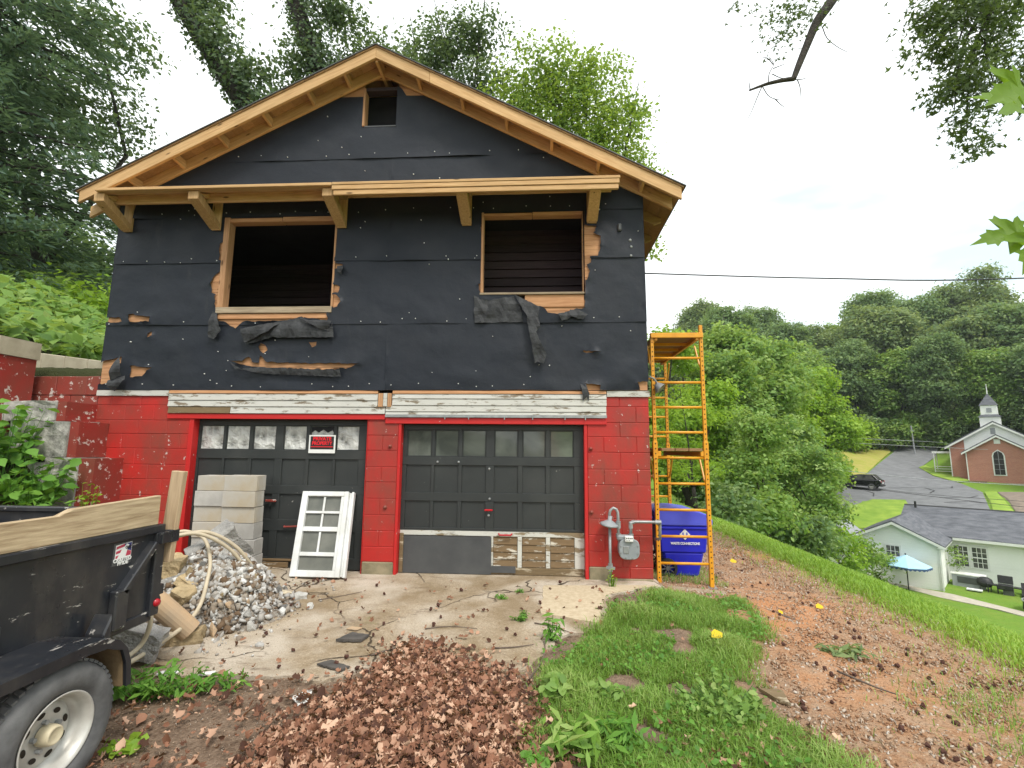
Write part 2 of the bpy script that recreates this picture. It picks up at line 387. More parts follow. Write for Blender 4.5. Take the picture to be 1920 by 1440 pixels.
# ------------------------------------------------------------------ leaves
T_KITE = (np.array([(0, -.5, 0), (.3, .02, .07), (0, .5, -.05), (-.3, .02, .07)]), [(0, 1, 2, 3)])
T_LONG = (np.array([(0, -.5, 0), (.13, -.05, .03), (0, .5, -.12), (-.13, -.05, .03)]), [(0, 1, 2, 3)])
def lobed(n=5, inner=.2, curl=.1):
    pts = [(0, -.12, 0)]; k = 2*n+1
    for i in range(k):
        a = R(-125+250*i/(k-1)); r = (.5 if i % 2 else inner) if 0 < i < k-1 else inner
        if i % 2: r *= 1-.22*abs(i-(k-1)/2)/((k-1)/2)
        pts.append((r*math.sin(a), r*math.cos(a)+.02, curl*(r*2)**2*(1 if i % 2 else .3)))
    return np.array(pts), [(0, i+1, i) for i in range(1, k)]
T_MAPLE = lobed(5, .2, .06); T_CURL = lobed(5, .26, .34); T_STAR = lobed(3, .15, .08)
def maple():
    half = [(.0, -.16), (.06, -.15), (.20, -.24), (.22, -.17), (.34, -.16), (.30, -.09), (.22, -.04), (.34, .0), (.40, .07), (.52, .12), (.44, .17), (.46, .24), (.34, .20), (.22, .16), (.13, .14), (.16, .26), (.24, .34), (.17, .36), (.15, .47), (.08, .46), (.0, .66)]
    o = half+[(-x, y) for x, y in half[-2:0:-1]]; pts = [(x, y, .16*abs(x)-.22*max(0, y)**2-.25*x*x+.03*math.sin(9*x+7*y)) for x, y in o]; n = len(pts)
    sp = [(0, y, -.03-.22*max(0, y)**2) for y in (-.06, .1, .3)]; pts += sp
    def near(i): return n+min(range(3), key=lambda k: abs(sp[k][1]-o[i][1]*.8))
    fs = []
    for i in range(n):
        j = (i+1) % n; a, b = near(i), near(j); fs.append((i, j, a))
        if a != b: fs.append((j, b, a))
    return np.array(pts), fs
T_MAPLE_BIG = maple()
T_OVAL = (np.array([(0, -.5, 0), (.26, -.25, .06), (.32, .08, .09), (0, .5, -.1), (-.32, .08, .09), (-.26, -.25, .06), (0, 0, 0)]), [(0, 1, 6), (1, 2, 6), (2, 3, 6), (3, 4, 6), (4, 5, 6), (5, 0, 6)])

def leaf_mesh(name, P, N, size, tone, tmpl, rng, down=None):
    tv, tf = tmpl; n = len(P); N = N/np.maximum(np.linalg.norm(N, axis=1, keepdims=True), 1e-6)
    a = rng.normal(size=(n, 3)) if down is None else np.asarray(down)+rng.normal(size=(n, 3))*.25
    v = a-N*(a*N).sum(1, keepdims=True); v /= np.maximum(np.linalg.norm(v, axis=1, keepdims=True), 1e-6); u = np.cross(v, N)
    s = np.asarray(size).reshape(-1, 1, 1)*np.ones((n, 1, 1))
    V = P[:, None, :]+s*(tv[None, :, 0:1]*u[:, None, :]+tv[None, :, 1:2]*v[:, None, :]+tv[None, :, 2:3]*N[:, None, :])
    return poly_mesh(name, V.reshape(-1, 3), tf, len(tv), n, tone)
def poly_mesh(name, V, tf, nv, n, tone=None):
    me = bpy.data.meshes.new(name); ls = np.array([len(f) for f in tf]); flat = np.concatenate([np.array(f) for f in tf])
    L = (flat[None, :]+np.arange(n)[:, None]*nv).ravel(); tot = np.tile(ls, n); st = np.concatenate([[0], np.cumsum(tot)[:-1]])
    me.vertices.add(len(V)); me.vertices.foreach_set('co', np.ascontiguousarray(V, np.float32).ravel())
    me.loops.add(len(L)); me.loops.foreach_set('vertex_index', L.astype(np.int32))
    me.polygons.add(len(tot)); me.polygons.foreach_set('loop_start', st.astype(np.int32)); me.polygons.foreach_set('loop_total', tot.astype(np.int32))
    if tone is not None:
        at = me.attributes.new('tone', 'FLOAT', 'FACE'); at.data.foreach_set('value', np.repeat(np.clip(tone, 0, 1), len(tf)).astype(np.float32))
    me.update(calc_edges=True); return me
def unit(n, rng):
    d = rng.normal(size=(n, 3)); return d/np.linalg.norm(d, axis=1, keepdims=True)
def crown_points(blobs, per_m, leaves, cr, rng, flat=.6, shell=.55):
    """blobs (x,y,z,rx,ry,rz): leaf clumps through each blob; returns P, N, tone"""
    Ps, Ns, Ts = [], [], []
    for (x, y, z, rx, ry, rz) in blobs:
        k = max(3, int(per_m*(rx*ry*rz)**(2/3))); d = unit(k, rng); rad = shell+(1-shell)*rng.random((k, 1))**.7
        rad = np.where(rng.random((k, 1)) < .2, rng.random((k, 1))*shell, rad)
        c = np.array([x, y, z])+d*rad*np.array([rx, ry, rz]); ct = rng.normal(.45, .28, k)
        m = k*leaves; idx = np.repeat(np.arange(k), leaves); o = rng.normal(size=(m, 3))*cr*np.array([1, 1, flat])
        Ps.append(c[idx]+o); Ns.append(d[idx]*.7+np.array([0, 0, .75])+rng.normal(size=(m, 3))*.55); Ts.append(ct[idx]+rng.normal(0, .13, m))
    return np.concatenate(Ps), np.concatenate(Ns), np.concatenate(Ts)
def limbs(mb, base, blobs, r0, rng, n=7, fork=.35):
    """trunk that forks into limbs reaching the blobs"""
    base = np.array(base, float); top = np.mean([b[:3] for b in blobs], axis=0); fk = base+(top-base)*fork
    path = [base+(fk-base)*t+np.array([rng.normal()*.12*r0*4, rng.normal()*.12*r0*4, 0])*(0 < t) for t in (0, .3, .65, 1)]
    mb.tube(path, [r0*1.25, r0, r0*.88, r0*.75], 10)
    for b in blobs[:n]:
        e = np.array(b[:3]); mid = (path[-1]+e)/2+rng.normal(size=3)*.15*np.linalg.norm(e-path[-1])*.5
        mb.tube([path[-1]-np.array([0, 0, r0*.5]), mid, e, e+(e-mid)*.35], [r0*.5, r0*.3, r0*.14, r0*.05], 6)
# ------------------------------------------------------------------ terrain
def sst(t): t = np.clip(t, 0, 1); return t*t*(3-2*t)
_ct = np.array([(24, 25.6, -6.5), (23.6, 20, -6.5), (22, 31, -6.5), (29.5, 26, -6.5), (28.5, 33, -6.2), (24.8, 37.8, -5.1), (26, 42, -4.1), (37.3, 52.7, -2.6),
    (37.8, 37.6, -3.2), (46.2, 47.8, -2.2), (52, 56.5, -1.65), (49.2, 58, -1.5), (54.7, 70, 0), (56, 80, .6), (45, 72, 1.6), (38, 66, .6), (80, 95, 3), (60, 105, 5), (100, 60, 0), (120, 120, 8),
    (30, 90, 2), (0, 60, 1), (10, 42, -4), (60, 20, -6), (90, 30, -5), (40, 5, -6.6), (30, -20, -6.6), (80, -20, -6.5), (14, 90, 2), (62, 56, -1.6), (70, 60, -1.2), (52, 30, -4), (-30, 70, 3)], float)
def _phi(d2): return np.where(d2 > 1e-9, d2*np.log(np.maximum(d2, 1e-9))*.5, 0)
def _tps(P):
    n = len(P); K = _phi(((P[:, None, :2]-P[None, :, :2])**2).sum(2))+np.eye(n)*20; A = np.zeros((n+3, n+3)); A[:n, :n] = K
    A[:n, n] = 1; A[:n, n+1:] = P[:, :2]; A[n:, :n] = A[:n, n:].T; return np.linalg.solve(A, np.concatenate([P[:, 2], np.zeros(3)]))
_w = _tps(_ct)
def zfloor(x, y):
    sh = np.shape(x); x = np.clip(np.ravel(x), -40, 130); y = np.clip(np.ravel(y), -30, 130); n = len(_ct)
    z = _w[n]+_w[n+1]*x+_w[n+2]*y
    for i in range(n): z = z+_w[i]*_phi((x-_ct[i, 0])**2+(y-_ct[i, 1])**2)
    return np.clip(z, -7, 9).reshape(sh)
def gh(x, y):
    """height of the ground"""
    x = np.asarray(x, float); y = np.asarray(y, float)
    pad = (.06+.10*sst((-2.6-x)/1.7))*sst((y+2.4)/2.2)*sst((1.6-x)/.35)
    grav = -.15*sst((x-1.3)/2.8)
    d = np.maximum(x-4.05, 0); bank = pad+grav-.385*(d-.5*(1-np.exp(-d/.5)))
    lump = .05*np.sin(x*1.3+y*.7)*np.sin(y*1.1-x*.4)*sst((d-.3)/3)
    zf = zfloor(x, y); k = .8; h = np.clip(.5+.5*(bank-zf)/k, 0, 1); right = bank*h+zf*(1-h)+k*h*(1-h)*.5
    z = np.where(x > 4.05, right+lump, pad+grav)
    # behind the house the hillside goes on level, then falls to the valley
    back = sst((y-9)/8)*sst((x+4)/4); z = np.where(x > 4.05, z, z*(1-back)+np.maximum(zf, -3)*back*sst((y-16)/20))
    # hillside on the left
    dx = np.maximum(-5.9-x, 0)
    hb = 2.50*sst(dx/.08)+.34*np.maximum(dx-1.4, 0)+.10*np.clip(y, 0, 25)*sst(dx/2)+.10*np.sin(x*1.7)*np.sin(y*1.3)*sst(dx/2)
    dl = np.maximum(-5.35-x, 0); hf = 1.15*sst(dl/.9)+.85*sst((dl-.7)/1.2)+.5*sst((dl-1.9)/1)+.33*np.maximum(dl-2.2, 0)
    t = sst((y-.05)/.12); hl = np.minimum(hf*(1-t)+hb*t, 9)
    z = z+hl
    r = np.hypot(x, y+6); az = np.arctan2(x, y+6)
    return z+14*sst((r-84)/75)*sst((az+.5)/.5)
def axis_pts(segs):
    out = []
    for a, b, st in segs: out += list(np.arange(a, b, st))
    return np.array(out+[segs[-1][1]])
gx = axis_pts([(-420, -60, 40), (-60, -16, 4), (-16, -7.4, .4), (-7.4, -5.2, .07), (-5.2, 4.2, .14), (4.2, 9, .3), (9, 80, 1.3), (80, 180, 6), (180, 480, 50)])
gy = axis_pts([(-320, -40, 40), (-40, -8, 4), (-8, -6, .5), (-6, -.2, .14), (-.2, .4, .05), (.4, 8, .25), (8, 96, 1.3), (96, 190, 6), (190, 590, 50)])
GX, GY = np.meshgrid(gx, gy); GZ = gh(GX, GY)
rngg = np.random.default_rng(3); near = (np.hypot(GX, GY+3) < 9)
GZ = GZ+near*rngg.normal(0, .006, GZ.shape)
nxg = len(gx); idx = np.arange(GX.size).reshape(GX.shape)
Q = np.stack([idx[:-1, :-1], idx[:-1, 1:], idx[1:, 1:], idx[1:, :-1]], -1).reshape(-1, 4)
me = bpy.data.meshes.new('ground'); V = np.stack([GX, GY, GZ], -1).reshape(-1, 3)
me.vertices.add(len(V)); me.vertices.foreach_set('co', V.astype(np.float32).ravel())
me.loops.add(Q.size); me.loops.foreach_set('vertex_index', Q.ravel().astype(np.int32)); me.polygons.add(len(Q))
me.polygons.foreach_set('loop_start', np.arange(0, Q.size, 4).astype(np.int32)); me.polygons.foreach_set('loop_total', np.full(len(Q), 4, np.int32))
me.polygons.foreach_set('use_smooth', np.ones(len(Q), bool)); me.update(calc_edges=True)
def ground_mat():
    t = NT('ground_soil'); g = t.geo(); x, y = g[0], g[1]
    wob = t.math('MULTIPLY_ADD', t.noise(1.1, 5, rough=.65), 1.2, -.6)
    xx = t.math('ADD', x, wob)
    fine = t.noise(38, 7, rough=.75); med = t.noise(5, 6, rough=.65)
    soil = t.mix(t.ramp(fine, [(.35, 0), (.65, 1)]), (.10, .062, .040), (.26, .185, .13)); soil = t.mix(t.ramp(med, [(.4, 0), (.7, .6)]), soil, (.34, .25, .18))
    clay = t.mix(t.ramp(fine, [(.3, 0), (.68, 1)]), (.19, .09, .042), (.49, .285, .16)); clay = t.mix(t.ramp(med, [(.38, .75), (.6, 0)]), clay, (.40, .285, .195))
    clay = t.mix(t.ramp(t.noise(.55, 4), [(.50, 0), (.66, .7)]), clay, (.52, .235, .10))
    c = t.mix(t.ramp(t.math('MULTIPLY', t.math('SUBTRACT', xx, 1.15), 1.4), [(0, 0), (1, 1)]), soil, clay)
    turf = t.mix(t.noise(6, 6, rough=.7), (.085, .17, .02), (.20, .33, .04)); turf = t.mix(t.ramp(t.noise(1.0, 4), [(.5, 0), (.8, .45)]), turf, (.30, .30, .07))
    c = t.mix(t.ramp(t.math('MULTIPLY', t.math('SUBTRACT', xx, 3.75), 1.6), [(0, 0), (1, 1)]), c, turf)
    forest = t.mix(med, (.028, .035, .014), (.06, .065, .025))
    c = t.mix(t.ramp(t.math('MULTIPLY', t.math('SUBTRACT', t.math('MULTIPLY', x, -1), 5.6), 2), [(0, 0), (1, 1)]), c, forest)
    far = t.math('ADD', t.math('MULTIPLY', x, .55), t.math('MULTIPLY', y, .84)); c = t.mix(t.ramp(t.math('MULTIPLY', t.math('SUBTRACT', far, 90), .1), [(0, 0), (1, 1)]), c, forest)
    t.set(c, .95, spec=.2); t.bump(t.math('ADD', fine, t.math('MULTIPLY', t.vor(55), .6)), .8, .02); return t.m
M['ground'] = ground_mat()
struct('ground', me, 'ground')

def drape(name, poly, mat, off, step, thick=0, jagged=None):
    if jagged: poly = jag(poly, *jagged)
    vs, fs = fill(poly, (), step); X = np.array([v[0] for v in vs]); Y = np.array([v[1] for v in vs]); Z = gh(X, Y)+off
    mb = MB(); mb.add(np.stack([X, Y, Z], 1), fs)
    if thick:
        n = len(poly); k = len(mb.v); ring = [(p[0], p[1], float(gh(p[0], p[1]))+off) for p in poly]
        mb.add(ring+[(a, b, c-thick) for a, b, c in ring], [(i, i+n, (i+1) % n+n, (i+1) % n) for i in range(n)])
    me = mb.mesh(name)
    return struct(name, me, mat)
def conc_mat():
    t = NT('old_concrete'); f = t.noise(60, 6, rough=.75); m = t.noise(2.2, 7, rough=.7)
    c = t.mix(t.ramp(f, [(.3, 0), (.7, 1)]), (.22, .165, .105), (.55, .45, .325)); c = t.mix(t.ramp(m, [(.40, .75), (.56, 0)]), c, (.235, .17, .095))
    c = t.mix(t.ramp(t.noise(1.2, 5), [(.45, 0), (.62, .85)]), c, (.56, .49, .40))
    c = t.mix(t.ramp(t.noise(1.7, 7, rough=.7), [(.62, 0), (.72, .7)]), c, (.14, .15, .035))
    w = t.n.new('ShaderNodeVectorMath'); w.operation = 'ADD'; cn = t.n.new('ShaderNodeTexNoise'); cn.inputs['Scale'].default_value = 2.2; cn.inputs['Detail'].default_value = 6
    sc = t.n.new('ShaderNodeVectorMath'); sc.operation = 'SCALE'; sc.inputs['Scale'].default_value = .55; t.l.new(t.co, cn.inputs['Vector']); t.l.new(cn.outputs[1], sc.inputs[0]); t.l.new(t.co, w.inputs[0]); t.l.new(sc.outputs[0], w.inputs[1])
    crack = t.ramp(t.vor(.95, 'DISTANCE_TO_EDGE', w.outputs[0]), [(.004, 1), (.013, 0)])
    gate = t.ramp(t.noise(.9, 3), [(.45, 0), (.53, 1)]); crack = t.math('MULTIPLY', crack, gate)
    c = t.mix(t.ramp(t.noise(130, 4, rough=.8), [(.52, 0), (.62, .55)]), c, (.13, .10, .07)); c = t.mix(t.ramp(t.noise(3.3, 8, t.vec(.6, 1.6, 1), .75), [(.56, 0), (.66, .7)]), c, (.15, .105, .07)); c = t.mix(crack, c, (.06, .045, .03)); t.set(c, .93, spec=.2)
    t.bump(t.math('SUBTRACT', t.math('ADD', f, m), t.math('MULTIPLY', crack, 2)), .6, .012); return t.m
M['concrete'] = conc_mat()
M['new_conc'] = m_simple('lighter_slab', (.54, .45, .31), (.44, .35, .23), 22, .92, .5, .008, detail=8)
drape('concrete_pad', [(1.42, .2), (1.4, -.12), (.72, -.6), (.55, -1.42), (.12, -1.72), (-.05, -2.2), (-.42, -2.38), (-.75, -2.05), (-1.2, -2.3), (-1.5, -2.55), (-1.75, -2.48), (-2.3, -2.52), (-2.9, -2.6), (-4.6, -2.5), (-5.3, -1.2), (-5.3, .2)], 'concrete', .022, .12, .06, (.09, .035, 4))
drape('lighter_slab', [(.04, -.33), (1.36, -.18), (.70, -.58), (.53, -1.36), (.01, -1.18)], 'new_conc', .030, .1, .01, (.1, .012, 5))
# ------------------------------------------------------------------ the half stripped garage house
from mathutils import noise as mnoise
XL, XR, RX, RZ, ML, MR = -5.86, 1.34, -2.2, 6.94, .50, .535
def roof_z(x): return RZ-(RX-x)*ML if x < RX else RZ-(x-RX)*MR
house = thing('garage_house', (RX, 3.5, 0), 'two storey garage building clad in torn black tar paper above red block walls', 'house')
WIN1 = (-4.24, -2.765, 3.452, 4.65); WIN2 = (-.747, .545, 3.615, 4.668); VENT = (-2.44, -2.005, 6.035, 6.57)
TEARS = [
 [(-4.43, 3.79), (-4.40, 3.895), (-4.33, 3.96), (-4.28, 3.96), (-4.27, 3.41), (-4.34, 3.43), (-4.36, 3.64), (-4.41, 3.66)],
 [(-4.31, 3.46), (-2.80, 3.45), (-2.79, 3.257), (-3.09, 3.30), (-3.335, 3.261), (-3.94, 3.255), (-4.036, 3.164), (-4.20, 3.267), (-4.28, 3.268)],
 [(-2.78, 4.06), (-2.617, 4.03), (-2.717, 3.978), (-2.78, 3.97)], [(-2.79, 3.78), (-2.66, 3.727), (-2.662, 3.645), (-2.79, 3.62)],
 [(-2.79, 3.61), (-2.674, 3.604), (-2.635, 3.52), (-2.675, 3.45), (-2.79, 3.43)],
 [(-5.549, 3.361), (-5.488, 3.381), (-5.441, 3.349), (-5.226, 3.327), (-5.24, 3.264), (-5.451, 3.256), (-5.504, 3.256), (-5.543, 3.308)],
 [(-5.90, 3.331), (-5.651, 3.324), (-5.637, 3.261), (-5.90, 3.258)], [(-5.251, 3.089), (-5.194, 3.14), (-5.191, 3.078), (-5.246, 3.047)],
 [(-3.685, 2.908), (-3.659, 2.958), (-3.606, 2.938), (-3.574, 2.867), (-3.618, 2.827), (-3.671, 2.858)], [(-3.03, 2.976), (-2.929, 2.975), (-2.926, 2.935), (-2.974, 2.905)],
 [(-4.079, 2.728), (-3.894, 2.718), (-3.818, 2.788), (-3.771, 2.707), (-3.669, 2.707), (-3.656, 2.797), (-3.577, 2.707), (-3.051, 2.696), (-2.341, 2.685), (-2.467, 2.626), (-3.043, 2.587), (-3.673, 2.637), (-3.879, 2.667)],
 [(-5.90, 2.701), (-5.562, 2.782), (-5.616, 2.539), (-5.657, 2.448), (-5.90, 2.40)], [(-5.442, 2.66), (-5.379, 2.66), (-5.136, 2.639), (-5.268, 2.518), (-5.424, 2.508)],
 [(.55, 4.516), (.736, 4.501), (.691, 4.398), (.781, 4.362), (.786, 4.271), (.741, 4.101), (.644, 4.091), (.66, 4.012), (.604, 3.979), (.635, 3.899), (.597, 3.777), (.54, 3.78)],
 [(-.371, 3.64), (.57, 3.63), (.561, 3.40), (.454, 3.39), (.22, 3.314), (.103, 3.348), (.039, 3.415), (-.122, 3.461), (-.306, 3.574)],
 [(-.808, 3.737), (-.72, 3.759), (-.72, 3.601), (-.784, 3.613)], [(.539, 2.845), (.753, 2.84), (.752, 2.823), (.539, 2.824)],
 [(.56, 2.43), (.746, 2.409), (.724, 2.30), (.579, 2.30)], [(1.199, 2.441), (1.40, 2.466), (1.40, 2.30), (1.237, 2.30)],
 [(-.79, 4.55), (-.74, 4.56), (-.74, 4.3), (-.775, 4.28), (-.765, 4.4)], [(-4.36, 4.35), (-4.30, 4.4), (-4.30, 4.1), (-4.345, 4.12)]]
TEARS = [jag(t, .035, .009, i+1) for i, t in enumerate(TEARS)]
FRAMES = [[(-4.32, 3.37), (-2.75, 3.37), (-2.75, 4.72), (-4.32, 4.72)], [(-.775, 3.585), (.575, 3.585), (.575, 4.72), (-.775, 4.72)], [(-2.465, 6.03), (-2.0, 6.03), (-2.0, 6.62), (-2.465, 6.62)]]
HOLES = TEARS+FRAMES
hp = np.array([p for t in TEARS for p in t])
def paper(name, poly, z0, z1, seed, base=-.005):
    vs, fs = fill(poly, HOLES, .06); mb = MB(); out = []
    for x, z in vs:
        t = min(1, max(0, (z-z0)/(z1-z0))); y = base-.010*(1-t)**1.5
        y -= .026*max(0, mnoise.noise(Vector((x*1.5, z*3.2, seed))))*(1.3-t)+.010*abs(mnoise.noise(Vector((x*4, z*6, seed+5))))+.010*max(0, mnoise.noise(Vector((x*2.2+z*3, z*1.2-x*.8, seed+2)))-.1)
        y -= .035*max(0, mnoise.noise(Vector((x*9, z*9, seed+9)))+.25)*math.exp(-float(np.min(np.hypot(hp[:, 0]-x, hp[:, 1]-z)))/.035)
        out.append((x, y, z))
    mb.add(out, fs); o = part(name, mb, 'tar', house, smooth=True)
    return o
def course(x0, x1, z0, z1, seed, base=-.005):
    bot = [(x, z0+.008*mnoise.noise(Vector((x*2.1, z0*7, seed)))) for x in np.linspace(x0, x1, 40)]
    top = [(x, min(z1, roof_z(x)-.03)) for x in np.linspace(x1, x0, 60)]
    xs = [p for p in top if p[1] > z0+.02]
    if len(xs) < len(top):
        lo, hi = min(p[0] for p in xs), max(p[0] for p in xs); bot = [p for p in bot if lo-.06 <= p[0] <= hi+.06]
    paper('tar_paper_sheet', bot+xs, z0, z1, seed, base)
course(XL, -1.975, 2.338, 3.245, 1); course(-2.0, XR, 2.345, 3.24, 2, -.009)
course(XL, XR, 3.212, 4.105, 3); course(XL, -2.0, 4.075, 4.77, 4); course(-2.02, XR, 4.07, 4.76, 5, -.008)
course(XL, -2.015, 4.73, 5.575, 6); course(-2.04, XR, 4.735, 5.57, 7, -.008)
gab = [(-5.0, 5.545), (-.2+.75, 5.54)]
left = [(x, min(6.49, roof_z(x)-.03)) for x in np.linspace(-4.95, -2.46, 40)]; right = [(x, min(6.475, roof_z(x)-.03)) for x in np.linspace(-1.85, .42, 40)]
paper('tar_paper_sheet', [(x, 5.545+.006*mnoise.noise(Vector((x*2, 1, 1)))) for x in np.linspace(.40, -4.93, 50)]+left+[(-2.46, 6.3), (-2.0, 6.3), (-2.01, 6.61), (-1.985, 6.64), (-1.93, 6.585), (-1.865, 6.48)]+right[1:], 5.54, 6.5, 8)
M['tar_back'] = m_simple('felt_underside', (.045, .047, .050), (.018, .019, .021), 7, .7, .6, .012)
# torn pieces that hang off
def flap(poly, depth, seed, fold=1.0, pin=None):
    vs, fs = fill(jag(poly, .03, .006, seed), (), .045); zt = max(p[1] for p in poly); zb = min(p[1] for p in poly); mb = MB()
    for_v = []
    for x, z in vs:
        t = (zt-z)/(zt-zb+1e-6); y = -.022-depth*(.25+.75*math.sin(min(1, t*1.15)*2.4))*fold-.018*mnoise.noise(Vector((x*14, z*10, seed)))-.02*abs(mnoise.noise(Vector((x*6, z*4, seed+3))))
        for_v.append((x, min(y, -.018), z))
    mb.add(for_v, fs); o = part('torn_flap', mb, 'tar_back', house, smooth=False); s = o.modifiers.new('thick', 'SOLIDIFY'); s.thickness = .004; return o
flap([(-.327, 3.575), (-.133, 3.472), (-.004, 3.394), (-.025, 3.283), (-.004, 3.13), (-.057, 3.064), (.081, 2.782), (.039, 2.664), (-.035, 2.697), (-.067, 2.664), (-.142, 3.087), (-.175, 3.285)], .10, 1)
flap([(-3.921, 3.142), (-3.597, 3.212), (-3.314, 3.261), (-3.134, 3.311), (-2.88, 3.156), (-2.765, 3.095), (-2.703, 3.236), (-2.67, 3.024), (-3.481, 3.028), (-3.852, 2.939)], .05, 2)
flap([(-3.90, 3.13), (-3.597, 3.205), (-3.40, 3.235), (-3.52, 3.10), (-3.84, 2.95)], .10, 12)
flap([(-3.18, 3.30), (-3.05, 3.26), (-2.70, 3.235), (-2.74, 3.10), (-2.86, 3.14)], .09, 13)
flap([(-4.068, 2.718), (-3.874, 2.608), (-3.653, 2.633), (-2.565, 2.596), (-2.55, 2.508), (-3.585, 2.548), (-3.95, 2.61)], .05, 3)
flap([(-5.564, 2.792), (-5.458, 2.619), (-5.467, 2.518), (-5.615, 2.448), (-5.608, 2.559)], .12, 4)
flap([(-5.647, 2.448), (-5.468, 2.528), (-5.408, 2.468), (-5.545, 2.307), (-5.635, 2.357)], .10, 5)
flap([(-4.37, 3.393), (-4.294, 3.371), (-4.198, 3.124), (-4.281, 3.012), (-4.366, 3.033)], .06, 6)
flap([(.50, 2.42), (.57, 2.43), (.61, 2.30), (.60, 2.20), (.57, 2.26), (.53, 2.20), (.52, 2.33)], .03, 7)
flap([(.22, 3.31), (.46, 3.385), (.60, 3.30), (.54, 3.24), (.40, 3.27), (.28, 3.22)], .05, 8)
flap([(-2.70, 4.0), (-2.62, 4.01), (-2.60, 3.95), (-2.63, 3.88), (-2.68, 3.92)], .04, 9)
flap([(-.86, 3.58), (-.783, 3.546), (-.674, 3.511), (-.349, 3.564), (-.262, 3.44), (-.218, 3.219), (-.842, 3.212)], .012, 10)
# cap nails
mb = MB(); rr = random.Random(5)
def in_poly(p, poly):
    c = False; j = len(poly)-1
    for i in range(len(poly)):
        (xi, yi), (xj, yj) = poly[i], poly[j]
        if (yi > p[1]) != (yj > p[1]) and p[0] < (xj-xi)*(p[1]-yi)/(yj-yi)+xi: c = not c
        j = i
    return c
def nail(x, z, r=.0065):
    if XL < x < XR and z < roof_z(x)-.2 and not any(in_poly((x, z), h) for h in HOLES): mb.lathe((x, -.021, z), (0, -1, 0), [(.0004, .006), (r, .004), (r, -.012)], 6)
for zc in (2.40, 3.25, 4.11, 4.78, 5.60):
    x = XL+.1
    while x < XR:
        nail(x+rr.uniform(-.05, .05), zc+rr.uniform(-.02, .03)); x += rr.uniform(.18, .55)
for _ in range(85): nail(rr.uniform(XL, XR), rr.uniform(2.4, 6.3), rr.uniform(.004, .008))
o = part('cap_nails', mb, 'white', house); o['kind'] = 'stuff'
for x, z in ((1.16, 4.30), (1.17, 4.21), (1.165, 4.09)): part('wall_bolt', MB().lathe((x, -.02, z), (0, -1, 0), [(.0005, .016), (.011, .016), (.018, .006), (.022, 0)], 10), 'galv', house)
part('wall_hook', MB().box(1.0, 1.05, -.06, -.012, 4.42, 4.52), 'sheet', house, .012)
# sheathing planks behind the paper
def plank_row(z0, z1, segs):
    for a, b in segs:
        if b-a < .08: continue
        zt = lambda x: min(z1, roof_z(x)-.03)
        if zt(a) <= z0 or zt(b) <= z0:
            xs = [x for x in np.linspace(a, b, 80) if zt(x) > z0+.03]
            if len(xs) < 2: continue
            a, b = xs[0], xs[-1]
        poly = [(a, z0), (b, z0)]+[(x, zt(x)) for x in ([b, a] if zt(a) == zt(b) == z1 or (a > RX) == (b > RX) and max(zt(a), zt(b)) < z1 else np.linspace(b, a, 12))]
        part('sheathing_plank', MB().prism(poly, .004, .026, 'y'), 'orange_wood', house)
z = 2.345; k = 0
while z < 6.85:
    z1 = z+.147; segs = [(XL+.01, XR-.01)]
    for (a, b, c, d) in (WIN1, WIN2, VENT):
        if z1 > c-.06 and z < d+.05:
            segs = [s for q in segs for s in ((q[0], min(q[1], a-.03)), (max(q[0], b+.03), q[1])) if s[1] > s[0]]
    sp = -4.6+(k*1.37) % 4.5; segs = [s for q in segs for s in (((q[0], sp-.002), (sp+.002, q[1])) if q[0]+.3 < sp < q[1]-.3 else (q,))]
    plank_row(z, z1-.004, segs); z += .147; k += 1
# window openings
def frame(W_, jw, hw, sill, mat_s, r_jamb=True):
    a, b, c, d = W_; w = part('window_opening', MB().box(a-jw, a, -.03, .10, c, d+hw), 'orange_wood_z', house, .004)
    part('jamb', MB().box(b, b+(jw*.35 if r_jamb else jw), -.02, .10, c, d+hw), 'orange_wood_z', w, .003)
    part('header', MB().box(a+.001, (a+b)/2-.01, -.026, .10, d, d+hw-.012), 'orange_wood', w, .006); part('header', MB().box((a+b)/2-.004, b-.001, -.020, .10, d, d+hw), 'orange_wood', w, .006)
    part('sill', MB().box(a-jw-.01, b+.02, -.035, .12, c-sill, c-.001), mat_s, w, .005); return w
w1 = frame(WIN1, .078, .07, .085, 'grey_wood'); part('sill_board', MB().box(-4.30, -2.79, -.016, .02, 3.292, 3.362), 'orange_wood', w1, .004)
w2 = frame(WIN2, .03, .05, .03, 'grey_wood'); part('sill_board', MB().box(-.20, .56, -.012, .02, 3.42, 3.583), 'orange_wood', w2, .004)
w3 = part('gable_opening', MB().box(-2.47, -2.44, -.03, .10, 6.03, 6.60), 'orange_wood_z', house, .003)
part('header', MB().box(-2.44, -2.0, -.012, .10, 6.57, 6.62), 'dark_wood', w3); part('sill', MB().box(-2.44, -2.0, -.018, .10, 6.018, 6.034), 'sheet', w3)
